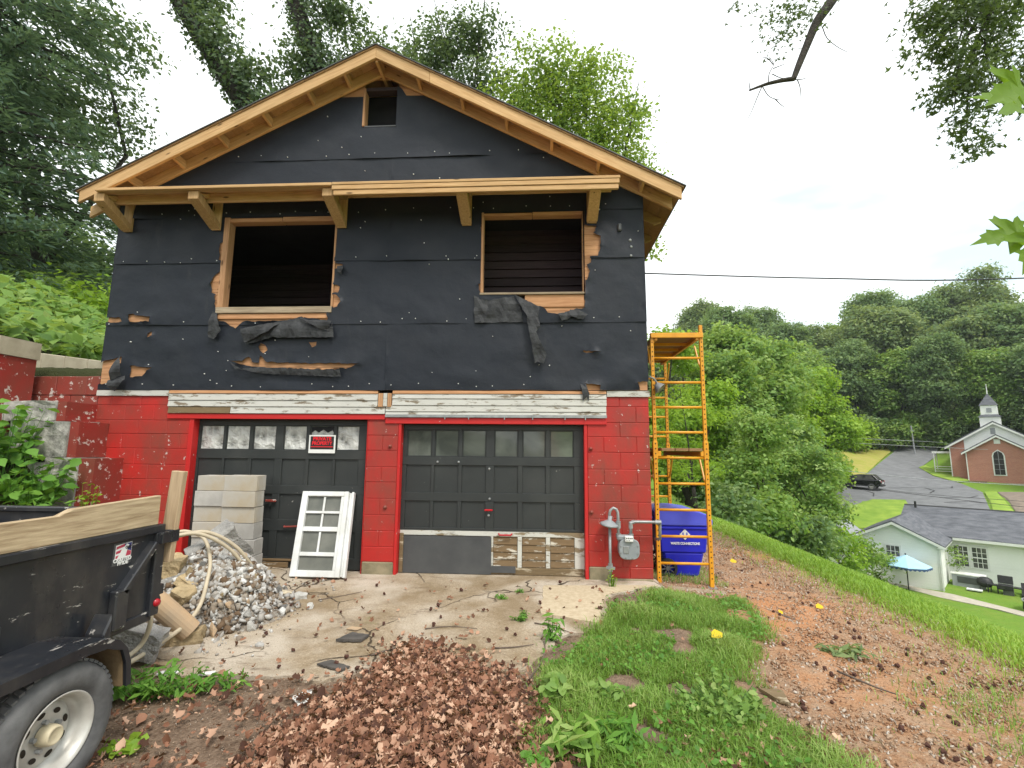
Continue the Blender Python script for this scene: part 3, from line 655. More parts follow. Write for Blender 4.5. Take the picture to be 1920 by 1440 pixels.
# inside the upper storey: boarded wall, and a shell coloured near black for inner shade
z = 3.20; k = 0
while z < 4.86:
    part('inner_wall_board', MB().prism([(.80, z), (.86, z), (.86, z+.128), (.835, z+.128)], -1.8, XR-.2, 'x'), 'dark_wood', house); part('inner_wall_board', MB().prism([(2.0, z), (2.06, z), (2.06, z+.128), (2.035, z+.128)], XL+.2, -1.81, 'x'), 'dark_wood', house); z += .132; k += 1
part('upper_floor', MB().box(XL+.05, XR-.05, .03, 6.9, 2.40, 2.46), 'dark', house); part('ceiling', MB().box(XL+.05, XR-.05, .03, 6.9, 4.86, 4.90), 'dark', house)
part('vent_shade_sheet', MB().box(-2.9, -1.6, .30, .33, 5.6, 6.72), 'dark', house)  # near black sheet right behind the opening, painted in place of attic shade
part('side_wall', MB().box(XL, XL+.05, .03, 7.0, 2.3, 4.92), 'tar', house); part('side_wall', MB().box(XR-.05, XR, .03, 7.0, 2.3, 5.03), 'tar', house)
part('back_wall', MB().prism([(XL+.06, 0), (XR-.06, 0), (XR-.06, 4.95), (RX, 6.8), (XL+.06, 4.98)], 6.9, 7.0, 'y'), 'tar', house)

# roof: fascia, rafters, lookouts, decking, shingles
def slope_board(name, x0, x1, y0, y1, dz0, dz1, mat, parent=None, bevel=.004, cut=None):
    return part(name, MB().prism([(x0, roof_z(x0)+dz0), (x1, roof_z(x1)+dz0), (x1, roof_z(x1)+dz1), (x0, roof_z(x0)+dz1)], y0, y1, 'y'), mat, parent or house, bevel)
FY = -.35
slope_board('fascia_board', -6.14, RX-.001, FY, FY+.04, -.158, 0, 'pine_l'); slope_board('fascia_board', RX+.001, -1.462, FY, FY+.04, -.158, 0, 'pine_r'); slope_board('fascia_board', -1.459, 1.74, FY, FY+.04, -.158, 0, 'pine_r')
slope_board('barge_rafter', -6.26, RX-.001, -.058, -.018, -.16, 0, 'pine_l'); slope_board('barge_rafter', RX+.001, 1.70, -.058, -.018, -.16, 0, 'pine_r')
part('ridge_board', MB().box(RX-.02, RX+.02, FY+.041, 6.9, RZ-.19, RZ-.012), 'pine_y', house)
for x in (-5.55, -4.95, -4.35, -3.75, -3.15, -2.65, -1.65, -1.05, -.45, .15, .75, 1.3):
    z = roof_z(x)-.012; part('lookout_block', MB().prism([(FY+.041, z), (-.06, z), (-.06, z-.125), (FY+.041, z-.09)], x-.02, x+.02, 'x'), 'pine_y', house, .003)
for side in (-1, 1):
    s0, n = 0, 0; end = 3.98 if side < 0 else 3.97
    while s0 < end-.05:
        s1 = min(s0+.137, end); xa, xb = RX+side*s0, RX+side*s1
        if side < 0: xa, xb = xb, xa
        e = -.004 if n % 2 else 0
        part('roof_board', MB().prism([(xa+.002, roof_z(xa)), (xb-.002, roof_z(xb)), (xb-.002, roof_z(xb)+.02), (xa+.002, roof_z(xa)+.02)], FY-.012+e, 7.3, 'y'), 'deck', house); s0 = s1; n += 1
    xe = RX+side*(end+.02); xa, xb = min(RX, xe), max(RX, xe)
    part('roof_shingles', MB().prism([(xa, roof_z(xa)+.022), (xb, roof_z(xb)+.022), (xb, roof_z(xb)+.034), (xa, roof_z(xa)+.034)], FY-.03, 7.32, 'y'), 'sheet', house)
for i in range(12):
    y = .50+i*.58
    part('rafter_tail', MB().prism([(1.2, roof_z(1.2)-.15), (1.60, roof_z(1.60)-.15), (1.70, roof_z(1.70)-.06), (1.70, roof_z(1.70)-.002), (1.2, roof_z(1.2)-.002)], y, y+.04, 'y'), 'deck', house, .003)
    part('rafter_tail', MB().prism([(-5.7, roof_z(-5.7)-.15), (-6.1, roof_z(-6.1)-.15), (-6.1, roof_z(-6.1)-.002), (-5.7, roof_z(-5.7)-.002)], y, y+.04, 'y'), 'deck', house, .003)
m5 = Matrix.Rotation(R(90), 4, 'X') @ Matrix.Rotation(R(27), 4, 'Z')

# pent shelf across the front on knee braces
part('pent_board', MB().box(-5.72, -2.605, -.55, -.46, 4.852, 4.89), 'pine_x', house, .004); part('pent_board', MB().box(-2.60, .96, -.55, -.46, 4.856, 4.892), 'pine_x', house, .004)
part('pent_board', MB().prism([(-.455, 4.855), (-.455, 4.885), (-.01, 5.085), (-.01, 5.05)], -5.72, .94, 'x'), 'pine_x', house)
part('pent_beam', MB().box(-2.60, .95, -.545, -.507, 4.795, 4.852), 'pine_x', house, .004); part('pent_beam', MB().box(-2.58, .94, -.535, -.497, 4.728, 4.79), 'pine_x', house, .004)
part('pent_beam', MB().box(-5.66, -2.62, -.30, -.262, 4.80, 4.94), 'pine_x', house, .004)
part('pent_ledger', MB().box(-5.70, .93, -.05, -.012, 4.97, 5.055), 'pine_x', house, .004)
for x in (-5.70, -4.43, -2.67, -.975, .67):
    br = part('knee_brace', MB().prism([(-.50, 4.74), (-.50, 4.845), (-.44, 4.845), (-.052, 4.62), (-.052, 4.545)], x-.07, x+.07, 'x'), 'pine_z', house, .004)
    part('wall_post', MB().box(x-.062, x+.062, -.051, -.014, 4.54, 4.965), 'pine_z', br, .004)
    part('top_arm', MB().prism([(-.43, 4.80), (-.43, 4.85), (-.052, 5.03), (-.052, 4.93)], x-.02, x+.07, 'x'), 'pine_y', br, .003)

# ---------------- lower storey: painted block walls
zc = [.03, .227, .404, .592, .786, .983, 1.185, 1.371, 1.577, 1.766, 1.942, 2.14, 2.262]
def blocks(x0, x1, ztop, off, mat='red', skip=0):
    for i in range(skip, len(zc)-1):
        if zc[i] >= ztop-.02: break
        zb, zt = zc[i], min(zc[i+1], ztop); x = x0-((off+i) % 2)*.2
        while x < x1-.01:
            a, b = max(x, x0), min(x+.4, x1)
            if b-a > .03: part('concrete_block', MB().box(a+.0014, b-.0014, random.uniform(.006, .0095), .15, zb+.0014, zt-.0014), mat, house, .006)
            x += .4
blocks(XL, -4.56, 2.262, 0, 'red', 1); blocks(-2.19, -1.79, 1.95, 1, 'red', 1); blocks(.58, XR, 2.262, 1, 'red', 1)
for a, b, ft in ((XL, -4.56, .226), (-2.19, -1.79, .226), (.58, .84, .226), (.84, XR, .10)):
    part('footing', MB().box(a+.004, b-.004, .0, .16, -.2, ft), 'foot_conc', house, .012)
for a, b in ((.845, 1.06), (1.065, XR)): part('concrete_block', MB().box(a, b-.003, .008, .15, .104, .224), 'red', house, .006)
part('wall_backing', MB().box(XL, -4.52, .0135, .22, .0, 2.26), 'mortar_red', house); part('wall_backing', MB().box(-2.185, -1.795, .0135, .22, .0, 2.26), 'mortar_red', house); part('wall_backing', MB().box(.585, XR-.005, .0135, .22, .0, 2.26), 'mortar_red', house)
part('lintel', MB().box(-4.519, -2.186, .02, .24, 1.99, 2.33), 'red_trim', house); part('lintel', MB().box(-1.794, .584, .02, .24, 1.925, 2.33), 'red_trim', house)
part('lintel_trim', MB().box(-4.86, -1.965, -.012, .019, 1.965, 2.032), 'red_trim', house, .004); part('lintel_trim', MB().box(-1.962, .82, -.012, .019, 1.915, 1.992), 'red_trim', house, .004)
for x0, x1, zt in ((-4.56, -4.50, 1.965), (-2.195, -2.188, 1.965), (-1.79, -1.755, 1.915), (.54, .58, 1.915)): part('door_jamb', MB().box(x0, x1, .002, .2, .06, zt), 'red_trim', house, .004)
part('flashing', MB().box(XL-.01, -4.87, -.012, .03, 2.264, 2.336), 'white_peel', house); part('flashing', MB().box(.828, XR+.01, -.012, .03, 2.264, 2.336), 'white_peel', house)
for a, b, z0, z1, mt in ((-4.86, -2.07, 2.294, 2.335, 'orange_wood'), (-4.86, -2.07, 2.206, 2.291, 'white_peel'), (-4.86, -2.07, 2.124, 2.203, 'white_peel'), (-4.85, -4.01, 2.036, 2.12, 'brown_board'), (-4.005, -1.97, 2.036, 2.12, 'white_peel'),
    (-1.88, .82, 2.294, 2.335, 'orange_wood'), (-1.88, .82, 2.232, 2.29, 'white_peel'), (-1.88, .82, 2.147, 2.229, 'white_peel'), (-1.96, .815, 2.068, 2.144, 'white_peel'), (-1.96, .815, 2.02, 2.065, 'white_peel')):
    part('clapboard', MB().prism([(-.028, z0), (.02, z0), (.02, z1), (-.018, z1)], a, b, 'x'), mt, house, .003)
part('drip_edge', MB().box(-1.96, .82, -.034, -.0285, 1.996, 2.03), 'galv', house)
for a, b, mt in ((-2.06, -2.0, 'orange_wood_z'), (-1.995, -1.945, 'white_peel'), (-1.94, -1.89, 'orange_wood_z')): part('cut_stud', MB().box(a, b, -.03, .02, 2.125, 2.30), mt, house, .003)
mb = MB()
for x in (-1.2, -.9, -.45, -.1, .3, .55): mb.box(x, x+.012, -.042, -.035, 1.97, 2.03)
part('roofing_clips', mb, 'galv', house)

# ---------------- sectional doors
def panel_door(x0, x1, z0, z1, cols, rows, glass_mat, name_lbl, bottom):
    st = MB(); yf, yb = .108, .15; edges_x = [x0]+[v for c in cols for v in c]+[x1]
    zr = [z1]+[v for r in rows for v in r]+[z0]
    for i in range(0, len(zr), 2):       # rails
        st.box(x0, x1, yf, yb, zr[i+1]+.0001, zr[i])
    for r in rows:
        for i in range(0, len(edges_x), 2): st.box(edges_x[i], edges_x[i+1], yf+.001, yb, r[1], r[0])
    d = part('garage_door', st, 'door', house, .003)
    for ri, (zt, zb) in enumerate(rows):
        for ci, (a, b) in enumerate(cols):
            if ri == 0:
                p = part('glass_pane', MB().box(a+.001, b-.001, .132, .137, zb+.001, zt-.001), glass_mat(ci), d)
                m2 = MB(); w = .012
                m2.box(a+.0005, a+w, .118, .133, zb+.0005, zt-.0005); m2.box(b-w, b-.0005, .118, .133, zb+.0005, zt-.0005); m2.box(a+w, b-w, .118, .133, zb+.0005, zb+w); m2.box(a+w, b-w, .118, .133, zt-w, zt-.0005)
                part('glazing_bead', m2, 'door', d, .002)
            else:
                mt = bottom(ci) if ri == 3 else 'door'
                if mt: part('door_panel', MB().box(a+.001, b-.001, .128, .140, zb+.001, zt-.001), mt, d)
    return d
LC = [(-4.472, -4.15), (-4.117, -3.795), (-3.752, -3.44), (-3.34, -3.03), (-2.985, -2.668), (-2.634, -2.33)]
LD = panel_door(-4.5, -2.195, .10, 1.965, LC, [(1.89, 1.57), (1.457, 1.124), (1.013, .698), (.557, .235)], lambda c: 'pane' if c == 99 else 'crumple', 'left', lambda c: 'door')
part('pane_gap_shade', MB().prism([(-2.975, 1.80), (-2.93, 1.83), (-2.88, 1.80), (-2.82, 1.84), (-2.76, 1.80), (-2.70, 1.83), (-2.68, 1.80), (-2.68, 1.875), (-2.975, 1.875)], .126, .131, 'y'), 'dark', LD)  # dark piece over the pane paints the shade of its broken gap
part('door_handle', MB().box(-3.50, -3.36, .06, .085, .915, .945).box(-3.49, -3.46, .085, .108, .92, .94).box(-3.40, -3.37, .085, .108, .92, .94), 'red_worn', LD, .006)
part('lift_handle', MB().tube([(-3.24, .10, .615), (-3.23, .075, .61), (-3.0, .07, .625), (-2.99, .10, .63)], .012, 6), 'red_worn', LD)
part('bottom_scrap', MB().box(-3.55, -3.15, .07, .10, .115, .18).box(-3.50, -3.05, .085, .102, .19, .22), 'brown_peel', LD, .006)
RC = [(-1.702, -1.381), (-1.342, -1.035), (-.989, -.684), (-.579, -.279), (-.222, .069), (.123, .42)]
RD = panel_door(-1.755, .54, .60, 1.915, RC, [(1.845, 1.505), (1.40, 1.06), (.955, .63)], lambda c: 'pane', 'right', None)
part('door_rail', MB().box(-1.755, .54, .112, .15, .535, .598), 'white_rail', RD, .005)
part('bottom_rail', MB().box(-.62, .54, .112, .15, .085, .17), 'brown_board', RD, .005)
for a, b in ((-.615, -.58), (-.278, -.225), (.07, .122), (.42, .54)): part('bottom_stile', MB().box(a, b, .111, .149, .1701, .534), 'white_rail', RD, .004)
for ci in (3, 4, 5):
    a, b = RC[ci]; part('lower_panel', MB().box(a+.0, b+.0, .13, .142, .171, .533), 'brown_peel', RD)
    for q in range(4): part('panel_slat', MB().prism([(.116, .18+q*.088), (.13, .176+q*.088), (.13, .255+q*.088), (.127, .258+q*.088)], a+.004, b-.004, 'x'), 'brown_peel', RD)
part('patch_sheet', MB().box(-1.695, -.60, .094, .1, .09, .532), 'sheet', RD); part('patch_strip', MB().box(-.598, -.30, .096, .101, .11, .19), 'sheet', RD)
part('corner_post', MB().box(-1.75, -1.70, .09, .111, .09, .56), 'brown_board', RD, .006)
part('door_handle', MB().box(-.69, -.585, .06, .08, .845, .868).box(-.66, -.63, .08, .108, .85, .865), 'redlens', RD, .006)
part('lift_handle', MB().tube([(-.51, .11, .57), (-.50, .075, .56), (-.36, .075, .56), (-.35, .11, .57)], .011, 6), 'redlens', RD)
mb = MB(); [mb.lathe((x, .108, z), (0, -1, 0), [(.0005, .02), (.012, .017), (.016, 0)], 8) for x, z in ((-.64, 1.36), (-.63, .99), (-.64, .79), (-1.3, 1.44), (-1.03, 1.44))]; part('door_bolts', mb, 'galv', RD)
mb = MB(); [mb.lathe((x, .008, z), (0, -1, 0), [(.0005, .03), (.02, .022), (.026, 0)], 10) for x, z in ((-1.89, 1.63), (-1.92, .88), (.62, 1.62), (.62, .86))]; part('tie_rod_ends', mb, 'red_worn', house, smooth=True)

# warning sign hung on the left door
sg = thing('warning_sign', (-2.81, .09, 1.533), 'small black and red PRIVATE PROPERTY sign hung over a broken door pane', 'sign')
part('backing', MB().box(-2.985, -2.635, .088, .094, 1.535, 1.768), 'white', sg); part('sign_face', MB().box(-2.965, -2.655, .0855, .0878, 1.585, 1.75), 'sign_black', sg)
lettering('lettering', 'PRIVATE', .066, 'text_red', sg, (-2.81, .084, 1.718), FRONT, .98, .0022); lettering('lettering', 'PROPERTY', .062, 'text_red', sg, (-2.81, .084, 1.66), FRONT, .90, .0022)
part('red_bar', MB().box(-2.955, -2.665, .0835, .085, 1.612, 1.622), 'text_red', sg)
# ------------------------------------------------------------------ things in front of the house
# retaining wall and stepped wing wall on the left
rw = thing('retaining_wall', (-6.6, .1, 0), 'dark red painted block retaining wall left of the garage', 'wall')
for i, (z0, z1) in enumerate([(0.0, .4), (.404, .8), (.804, 1.2), (1.204, 1.6), (1.604, 2.0), (2.004, 2.27), (2.274, 2.53)]):
    x = -7.8+(i % 2)*.22
    while x < -5.9: part('concrete_block', MB().box(x+.002, min(x+.43, -5.885)-.002, .03+random.uniform(-.004, .004), .2, z0+.002, z1-.002), 'red_worn', rw, .006); x += .434
cw = thing('concrete_curb', (-6.7, .8, 2.4), 'pale concrete upper wall above the red retaining wall', 'wall')
for i in range(5): part('curb_block', MB().prism([(-7.6+i*.36, 2.4), (-7.244+i*.36, 2.4), (-7.244+i*.36, 2.98-(i+1)*.045), (-7.6+i*.36, 2.98-i*.045)], .45, .62, 'y'), 'pale_conc', cw, .01)
ww = thing('stepped_wall', (-5.9, -.3, .0), 'broken stepped block wing wall with red painted ends beside the trailer', 'wall')
random.seed(11)
def rough_block(x0, x1, y0, y1, z0, z1, mat, nm='wall_block'):
    bm = bmesh.new(); bmesh.ops.create_cube(bm, size=1); bmesh.ops.subdivide_edges(bm, edges=bm.edges[:], cuts=4, use_grid_fill=True); me = bpy.data.meshes.new(nm)
    off = root_off(ww)
    for v in bm.verts:
        p = Vector(((x0+x1)/2+v.co.x*(x1-x0), (y0+y1)/2+v.co.y*(y1-y0), (z0+z1)/2+v.co.z*(z1-z0))); n = mnoise.noise(p*6)*.018+mnoise.noise(p*17)*.010
        if mat == 'stucco': p.y -= n*1.6; p.z += n*.8
        v.co = p-off
    bm.to_mesh(me); bm.free(); return link(nm, me, mat, ww)
for x0, x1, z0, z1 in ((-6.02, -5.60, .84, 1.455), (-6.35, -6.02, .84, 1.40), (-6.55, -5.78, 1.46, 1.90), (-6.8, -5.98, 1.905, 2.15)): rough_block(x0, x1, -.42, .02, z0, z1, 'stucco')
for x0, x1, z0, z1 in ((-5.595, -5.40, .84, 1.45), (-5.775, -5.66, 1.46, 1.895), (-5.975, -5.86, 1.905, 2.145)): rough_block(x0, x1, -.40, .02, z0, z1, 'red_worn', 'painted_end')
for x0, x1, z0, z1 in ((-6.6, -5.42, .0, .83),): rough_block(x0, x1, -.40, .02, z0, z1, 'stucco')
rough_block(-7.0, -6.68, -.55, -.1, 1.2, 2.72, 'red_worn', 'pier_block'); rough_block(-7.02, -6.66, -.58, -.08, 2.725, 2.95, 'pale_conc', 'pier_cap'); rough_block(-7.6, -7.03, -.5, -.1, 1.2, 2.60, 'stucco', 'pier_block')

# stack of loose grey blocks in front of the left door
random.seed(3); names = ['bottom', 'second', 'third', 'fourth', 'fifth', 'topmost']
for col, (xa, xb, yy) in enumerate(((-4.19, -3.815, -.26), (-3.81, -3.40, -.27))):
    for k in range(6):
        z0 = .16+k*.183 if col == 0 else .135+k*.188; dx = random.uniform(-.012, .012)-(.03 if k > 1 and col else 0); dy = random.uniform(-.015, .015)
        if col == 0 and k < 1: dx += .02
        bm = MB(); x0, x1, y0, y1, h = xa+dx, xb+dx, yy+dy, yy+dy+.195, .183 if col == 0 else .188
        t = .032; cx = (x0+x1)/2
        m = MB(); m.box(x0, x1, y0, y0+t, 0, h-.004); m.box(x0, x1, y1-t, y1, 0, h-.004)
        for a in (x0, cx-t/2, x1-t): m.box(a, a+t, y0+t, y1-t, 0, h-.004)
        m.box(x0+t, x1-t, y0+t, y1-t, .05, h-.03)
        side = 'left' if col == 0 else 'right'
        tone = 'tan stained' if (k, col) in ((4, 1), (3, 1), (3, 0), (2, 0)) else ('weathered' if k == 5 else 'clean grey')
        m.v = [(x, y, z+z0) for x, y, z in m.v]
        solo('loose_block', m, 'cmu_tan' if tone != 'clean grey' else 'cmu', (cx, y0+.1, z0), f'{tone} concrete block, {names[k]} in the {side} column of the block stack', 'concrete block', 'loose concrete blocks stacked by the left door', .004)

# old white window leaning on the door
ow = thing('window_frame', (-2.62, -.2, .1), 'old white divided window leaning against the left garage door', 'window')
A, B = Vector((0, -.26, .095)), Vector((0, .075, 1.045)); ax = (B-A).normalized(); nrm = Vector((0, -ax.z, ax.y)); Lw = (B-A).length
def wbox(mb, u0, u1, v0, v1, d0, d1, sh=.065):
    vs = []
    for v in (v0, v1):
        for d in (d0, d1):
            for u in (u0, u1): vs.append(A+ax*v+nrm*d+Vector((u-sh*v/Lw, 0, 0)))
    mb.add(vs, [(0, 1, 3, 2), (4, 6, 7, 5), (0, 4, 5, 1), (2, 3, 7, 6), (0, 2, 6, 4), (1, 5, 7, 3)]); return mb
U0, U1 = -2.93, -2.27
f = MB(); wbox(f, U0, U0+.075, 0, Lw, 0, .05); wbox(f, U1-.115, U1-.062, 0, Lw, -.005, .055); wbox(f, U1-.0615, U1-.03, .01, Lw-.01, -.04, .015); wbox(f, U1-.0295, U1, .0, Lw, -.03, .035); wbox(f, U0+.0755, U1-.1155, 0, .075, 0, .05); wbox(f, U0+.0755, U1-.1155, Lw-.06, Lw, 0, .05); wbox(f, U1-.155, U1-.1155, .0755, Lw-.061, 0, .045)
part('outer_frame', f, 'old_white', ow, .005)
g0, g1 = U0+.076, U1-.156; sl = MB(); wbox(sl, g0, g1, .52, .575, .005, .04); wbox(sl, g0, g1, .235, .28, .005, .035); wbox(sl, g0, g1, .735, .765, .012, .035); part('meeting_rail', sl, 'old_white', ow, .003)
mu = MB(); wbox(mu, (g0+g1)/2-.012, (g0+g1)/2+.012, .281, .519, .012, .03); wbox(mu, (g0+g1)/2-.012, (g0+g1)/2+.012, .576, .734, .012, .03); wbox(mu, (g0+g1)/2-.012, (g0+g1)/2+.012, .766, Lw-.061, .012, .03); part('muntin', mu, 'old_white', ow, .003)
M['screen'] = m_simple('window_screen', (.17, .17, .145), (.10, .105, .09), 4, .4, .1)
c_ = (g0+g1)/2
for u0, u1, v0, v1 in ((g0, c_-.0125, .281, .519), (c_+.0125, g1, .281, .519), (g0, c_-.0125, .576, .734), (c_+.0125, g1, .576, .734), (g0, c_-.0125, .766, Lw-.061), (c_+.0125, g1, .766, Lw-.061), (g0, g1, .076, .234)):
    part('pane', wbox(MB(), u0, u1, v0, v1, .005, .010), 'screen', ow)

# yellow scaffold tower beside the right corner
sc = thing('scaffold_tower', (1.76, 1.1, 0), 'yellow steel scaffold tower standing against the right house corner', 'scaffold')
px0, px1, ya, yb = 1.445, 2.07, .2, 2.0
hl = MB()
for x in (px0, px1):
    for y in (ya, yb):
        top = 3.22 if x > 1.6 else 3.12
        p = part('post', MB().box(x-.024, x+.024, y-.024, y+.024, -.02, 1.60).box(x-.021, x+.021, y-.021, y+.021, 1.60, top), 'yellow', sc, .004)
        part('coupling', MB().box(x-.029, x+.029, y-.029, y+.029, 1.50, 1.72), 'yellow', p, .004)
        part('foot', MB().box(x-.05, x+.05, y-.05, y+.05, -.09, -.02).disc((x, y, -.14), (0, 0, 1), .03, .06, 10), 'galv', p, .006)
        z = .08
        while z < top-.05: hl.disc((x, y-.0292 if 1.48 < z < 1.74 else (y-.0242 if z < 1.6 else y-.0212), z), (0, -1, 0), .0085, .0012, 8); z += .062
o = part('pin_holes', hl, 'hole', sc); o['kind'] = 'stuff'
for y in (ya, yb):
    for k in range(9): part('rung', MB().tube([(px0+.022, y, .245+k*.318), (px1-.022, y, .245+k*.318)], .0165, 8), 'yellow', sc, smooth=True)
for x in (px0+.05, px1-.05):
    part('side_rail', MB().box(x-.02, x+.02, ya-.02, yb+.02, 3.02, 3.10), 'yellow', sc, .004)
    part('side_rail', MB().box(x-.02, x+.02, ya-.02, yb+.02, 1.535, 1.60), 'yellow', sc, .004)
for y in (ya, yb): part('end_rail', MB().box(px0-.02, px1+.02, y-.045, y-.0245, 3.05, 3.115), 'yellow', sc, .004)
for k in range(5): part('deck_board', MB().box(px0+.075, px1-.075, ya+.01+k*.36, ya+.352+k*.36, 3.068, 3.086), 'ply', sc)
for k in range(4): part('deck_brace', MB().box(px0+.075, px1-.075, ya+.35+k*.36, ya+.37+k*.36, 3.03, 3.067), 'yellow', sc)
for k in range(3): part('plank', MB().box(px0+.075+k*.17, px0+.235+k*.17, ya-.03, yb, 1.602, 1.638), 'ply', sc, .003)
for x in (px0, px1):
    for z in (3.0, 1.52): part('gusset', MB().tube([(x, ya+.02, z-.34), (x, ya+.10, z-.28), (x, ya+.26, z)], .013, 6), 'yellow', sc); part('gusset', MB().tube([(x, yb-.02, z-.34), (x, yb-.10, z-.28), (x, yb-.26, z)], .013, 6), 'yellow', sc)
wl_ = thing('floodlight', (1.52, .15, 2.4), 'silver floodlight head hanging from the scaffold beside the corner', 'lamp')
part('reflector', MB().lathe((1.50, .12, 2.40), (.55, -.25, -.55), [(.02, -.06), (.05, -.03), (.075, .03), (.078, .034), (.06, .02), (.001, .0)], 14), 'galv', wl_, smooth=True); part('arm', MB().tube([(1.36, .02, 2.52), (1.42, .05, 2.50), (1.49, .13, 2.44)], .012, 6), 'galv', wl_)

# blue wheeled cart inside the scaffold
ct = thing('wheeled_cart', (1.85, .95, -.03), 'blue wheeled rubbish cart standing under the scaffold', 'bin')
y0, y1 = .62, 1.22
def frus(mb, b, t, zb, zt):
    vs = [(b[0], b[2], zb), (b[1], b[2], zb), (b[1], b[3], zb), (b[0], b[3], zb), (t[0], t[2], zt), (t[1], t[2], zt), (t[1], t[3], zt), (t[0], t[3], zt)]
    return mb.add(vs, [(3, 2, 1, 0), (4, 5, 6, 7), (0, 1, 5, 4), (1, 2, 6, 5), (2, 3, 7, 6), (3, 0, 4, 7)])
part('body', frus(MB(), (1.66, 2.07, .68, 1.16), (1.60, 2.14, .62, 1.22), -.03, .30), 'blue_cart', ct, .03); part('body_top', frus(frus(MB(), (1.575, 2.155, .61, 1.23), (1.545, 2.19, .59, 1.25), .285, .63), (1.53, 2.21, .575, 1.265), (1.53, 2.21, .575, 1.265), .58, .635), 'blue_cart', ct, .02)
ld = MB(); pr = [(1.51, .637), (2.23, .637), (2.245, .70), (2.20, .775), (2.05, .825), (1.85, .85), (1.68, .85), (1.55, .83), (1.50, .80), (1.50, .66)]
part('lid', ld.prism(pr, .56, 1.28, 'y'), 'blue_lid', ct, .02); part('handle', MB().tube([(1.5, .66, .72), (1.44, .66, .73), (1.44, 1.18, .73), (1.5, 1.18, .72)], .018, 8), 'blue_cart', ct)
for y in (.60, 1.16):
    w = part('wheel', MB().lathe((1.66, y, .09), (0, 1, 0), [(.085, .0), (.12, .0), (.125, .015), (.125, .05), (.12, .065), (.085, .065)], 24, True), 'black', ct, smooth=False)
    hb = MB(); hb.disc((1.66, y+.005, .09), (0, 1, 0), .028, .05, 12)
    for k in range(8):
        a = k*.7854+.2; hb.bar((1.66+.02*math.cos(a), y+.03, .09+.02*math.sin(a)), (1.66+.09*math.cos(a), y+.03, .09+.09*math.sin(a)), .012, .035, (0, 1, 0))
    part('spokes', hb, 'rubber', w)
cx, cz = 1.885, .525; lg = MB().prism([(cx-.068, cz), (cx, cz-.068), (cx+.068, cz), (cx, cz+.068)], .588, .592)
ub_ = MB(); ub_.prism([(cx-.032, cz+.026), (cx-.032, cz-.004), (cx-.014, cz-.030), (cx+.014, cz-.030), (cx+.032, cz-.004), (cx+.032, cz+.026), (cx+.018, cz+.026), (cx+.018, cz-.002), (cx+.008, cz-.016), (cx-.008, cz-.016), (cx-.018, cz-.002), (cx-.018, cz+.026)], .5855, .5875); part('emblem_mark', ub_, 'blue_cart', ct)
part('emblem', lg, 'text_white', ct); lettering('lettering', 'WASTE CONNECTIONS', .042, 'text_white', ct, (cx, .59, .41), FRONT, .82, .0016)

# gas meter on the right pilaster
gm = thing('gas_meter', (.95, -.12, .1), 'grey gas meter with pipes on the red right pilaster', 'gas meter')
yy = -.13
part('riser_pipe', MB().tube([(.815, yy, .02), (.815, yy, .72)], .017, 8), 'galv', gm, smooth=True)
part('valve', MB().tube([(.815, yy, .21), (.815, yy, .30)], [.028, .028], 8).bar((.765, yy-.02, .262), (.865, yy-.02, .25), .016, .03).box(.79, .84, yy-.03, yy+.02, .235, .275), 'galv', gm)
part('regulator', MB().lathe((.81, yy, .74), (.12, -.15, 1), [(.0005, -.035), (.04, -.03), (.085, -.014), (.105, -.006), (.105, .008), (.085, .016), (.04, .045), (.024, .05), (.024, .10), (.0005, .10)], 20), 'meter', gm, smooth=True)
part('loop_pipe', MB().tube([(.815, yy, .80), (.817, yy, .87), (.83, yy, .905), (.862, yy, .93), (.895, yy, .915), (.912, yy, .88), (.915, yy, .80), (.915, yy, .56)], .0175, 8), 'galv', gm, smooth=True)
for x, z0, z1 in ((.915, .70, .78), (.915, .60, .64), (1.06, .60, .64)): part('union_fitting', MB().tube([(x, yy, z0), (x, yy, z1)], .030, 8), 'galv', gm)
part('regulator_neck', MB().box(.84, .886, yy-.022, yy+.022, .725, .757), 'meter', gm, .005)
oc = [(1.025+.118*math.copysign(abs(math.cos(a))**.6, math.cos(a)), .475+.115*math.copysign(abs(math.sin(a))**.6, math.sin(a))) for a in np.linspace(0, 6.2832, 29)[:-1]]
body = part('meter_body', MB().prism(oc, yy-.075, yy-.05), 'meter', gm, .008)
part('meter_case', MB().prism([(x*.93+1.025*.07, z*.93+.475*.07) for x, z in oc], yy-.049, yy+.09), 'meter', gm, .01); part('meter_head', MB().box(.895, 1.085, yy-.05, yy+.05, .565, .625), 'meter', gm, .015)
part('face_plate', MB().box(.955, 1.02, yy-.082, yy-.0755, .43, .51), 'galv', body, .003)
ix = part('index_box', MB().box(.975, 1.065, yy-.11, yy-.06, .565, .625), 'white', gm, .005)
dl = MB()
for k in range(4): dl.disc((.99+k*.02, yy-.1105, .604), (0, -1, 0), .0075, .001, 8)
dl.box(.988, .998, yy-.1115, yy-.1102, .575, .585); dl.box(1.012, 1.024, yy-.1115, yy-.1102, .576, .584); part('dials', dl, 'sign_black', ix)
for a in np.linspace(.4, 6.6, 9)[:-1]: part('body_screw', MB().disc((1.025+.105*math.cos(a), yy-.076, .475+.10*math.sin(a)), (0, -1, 0), .008, .008, 6), 'galv', body)
part('outlet_pipe', MB().tube([(1.06, yy, .62), (1.06, yy, .745), (1.075, yy, .77), (1.10, yy, .775), (1.38, yy, .775), (1.40, yy+.01, .765), (1.40, yy+.03, .58), (1.38, yy+.2, .55)], .0175, 8), 'galv', gm, smooth=True)
part('elbow', MB().tube([(1.06, yy, .70), (1.06, yy, .76), (1.10, yy, .775)], .026, 8).tube([(1.34, yy, .775), (1.41, yy, .775)], .026, 8), 'galv', gm)
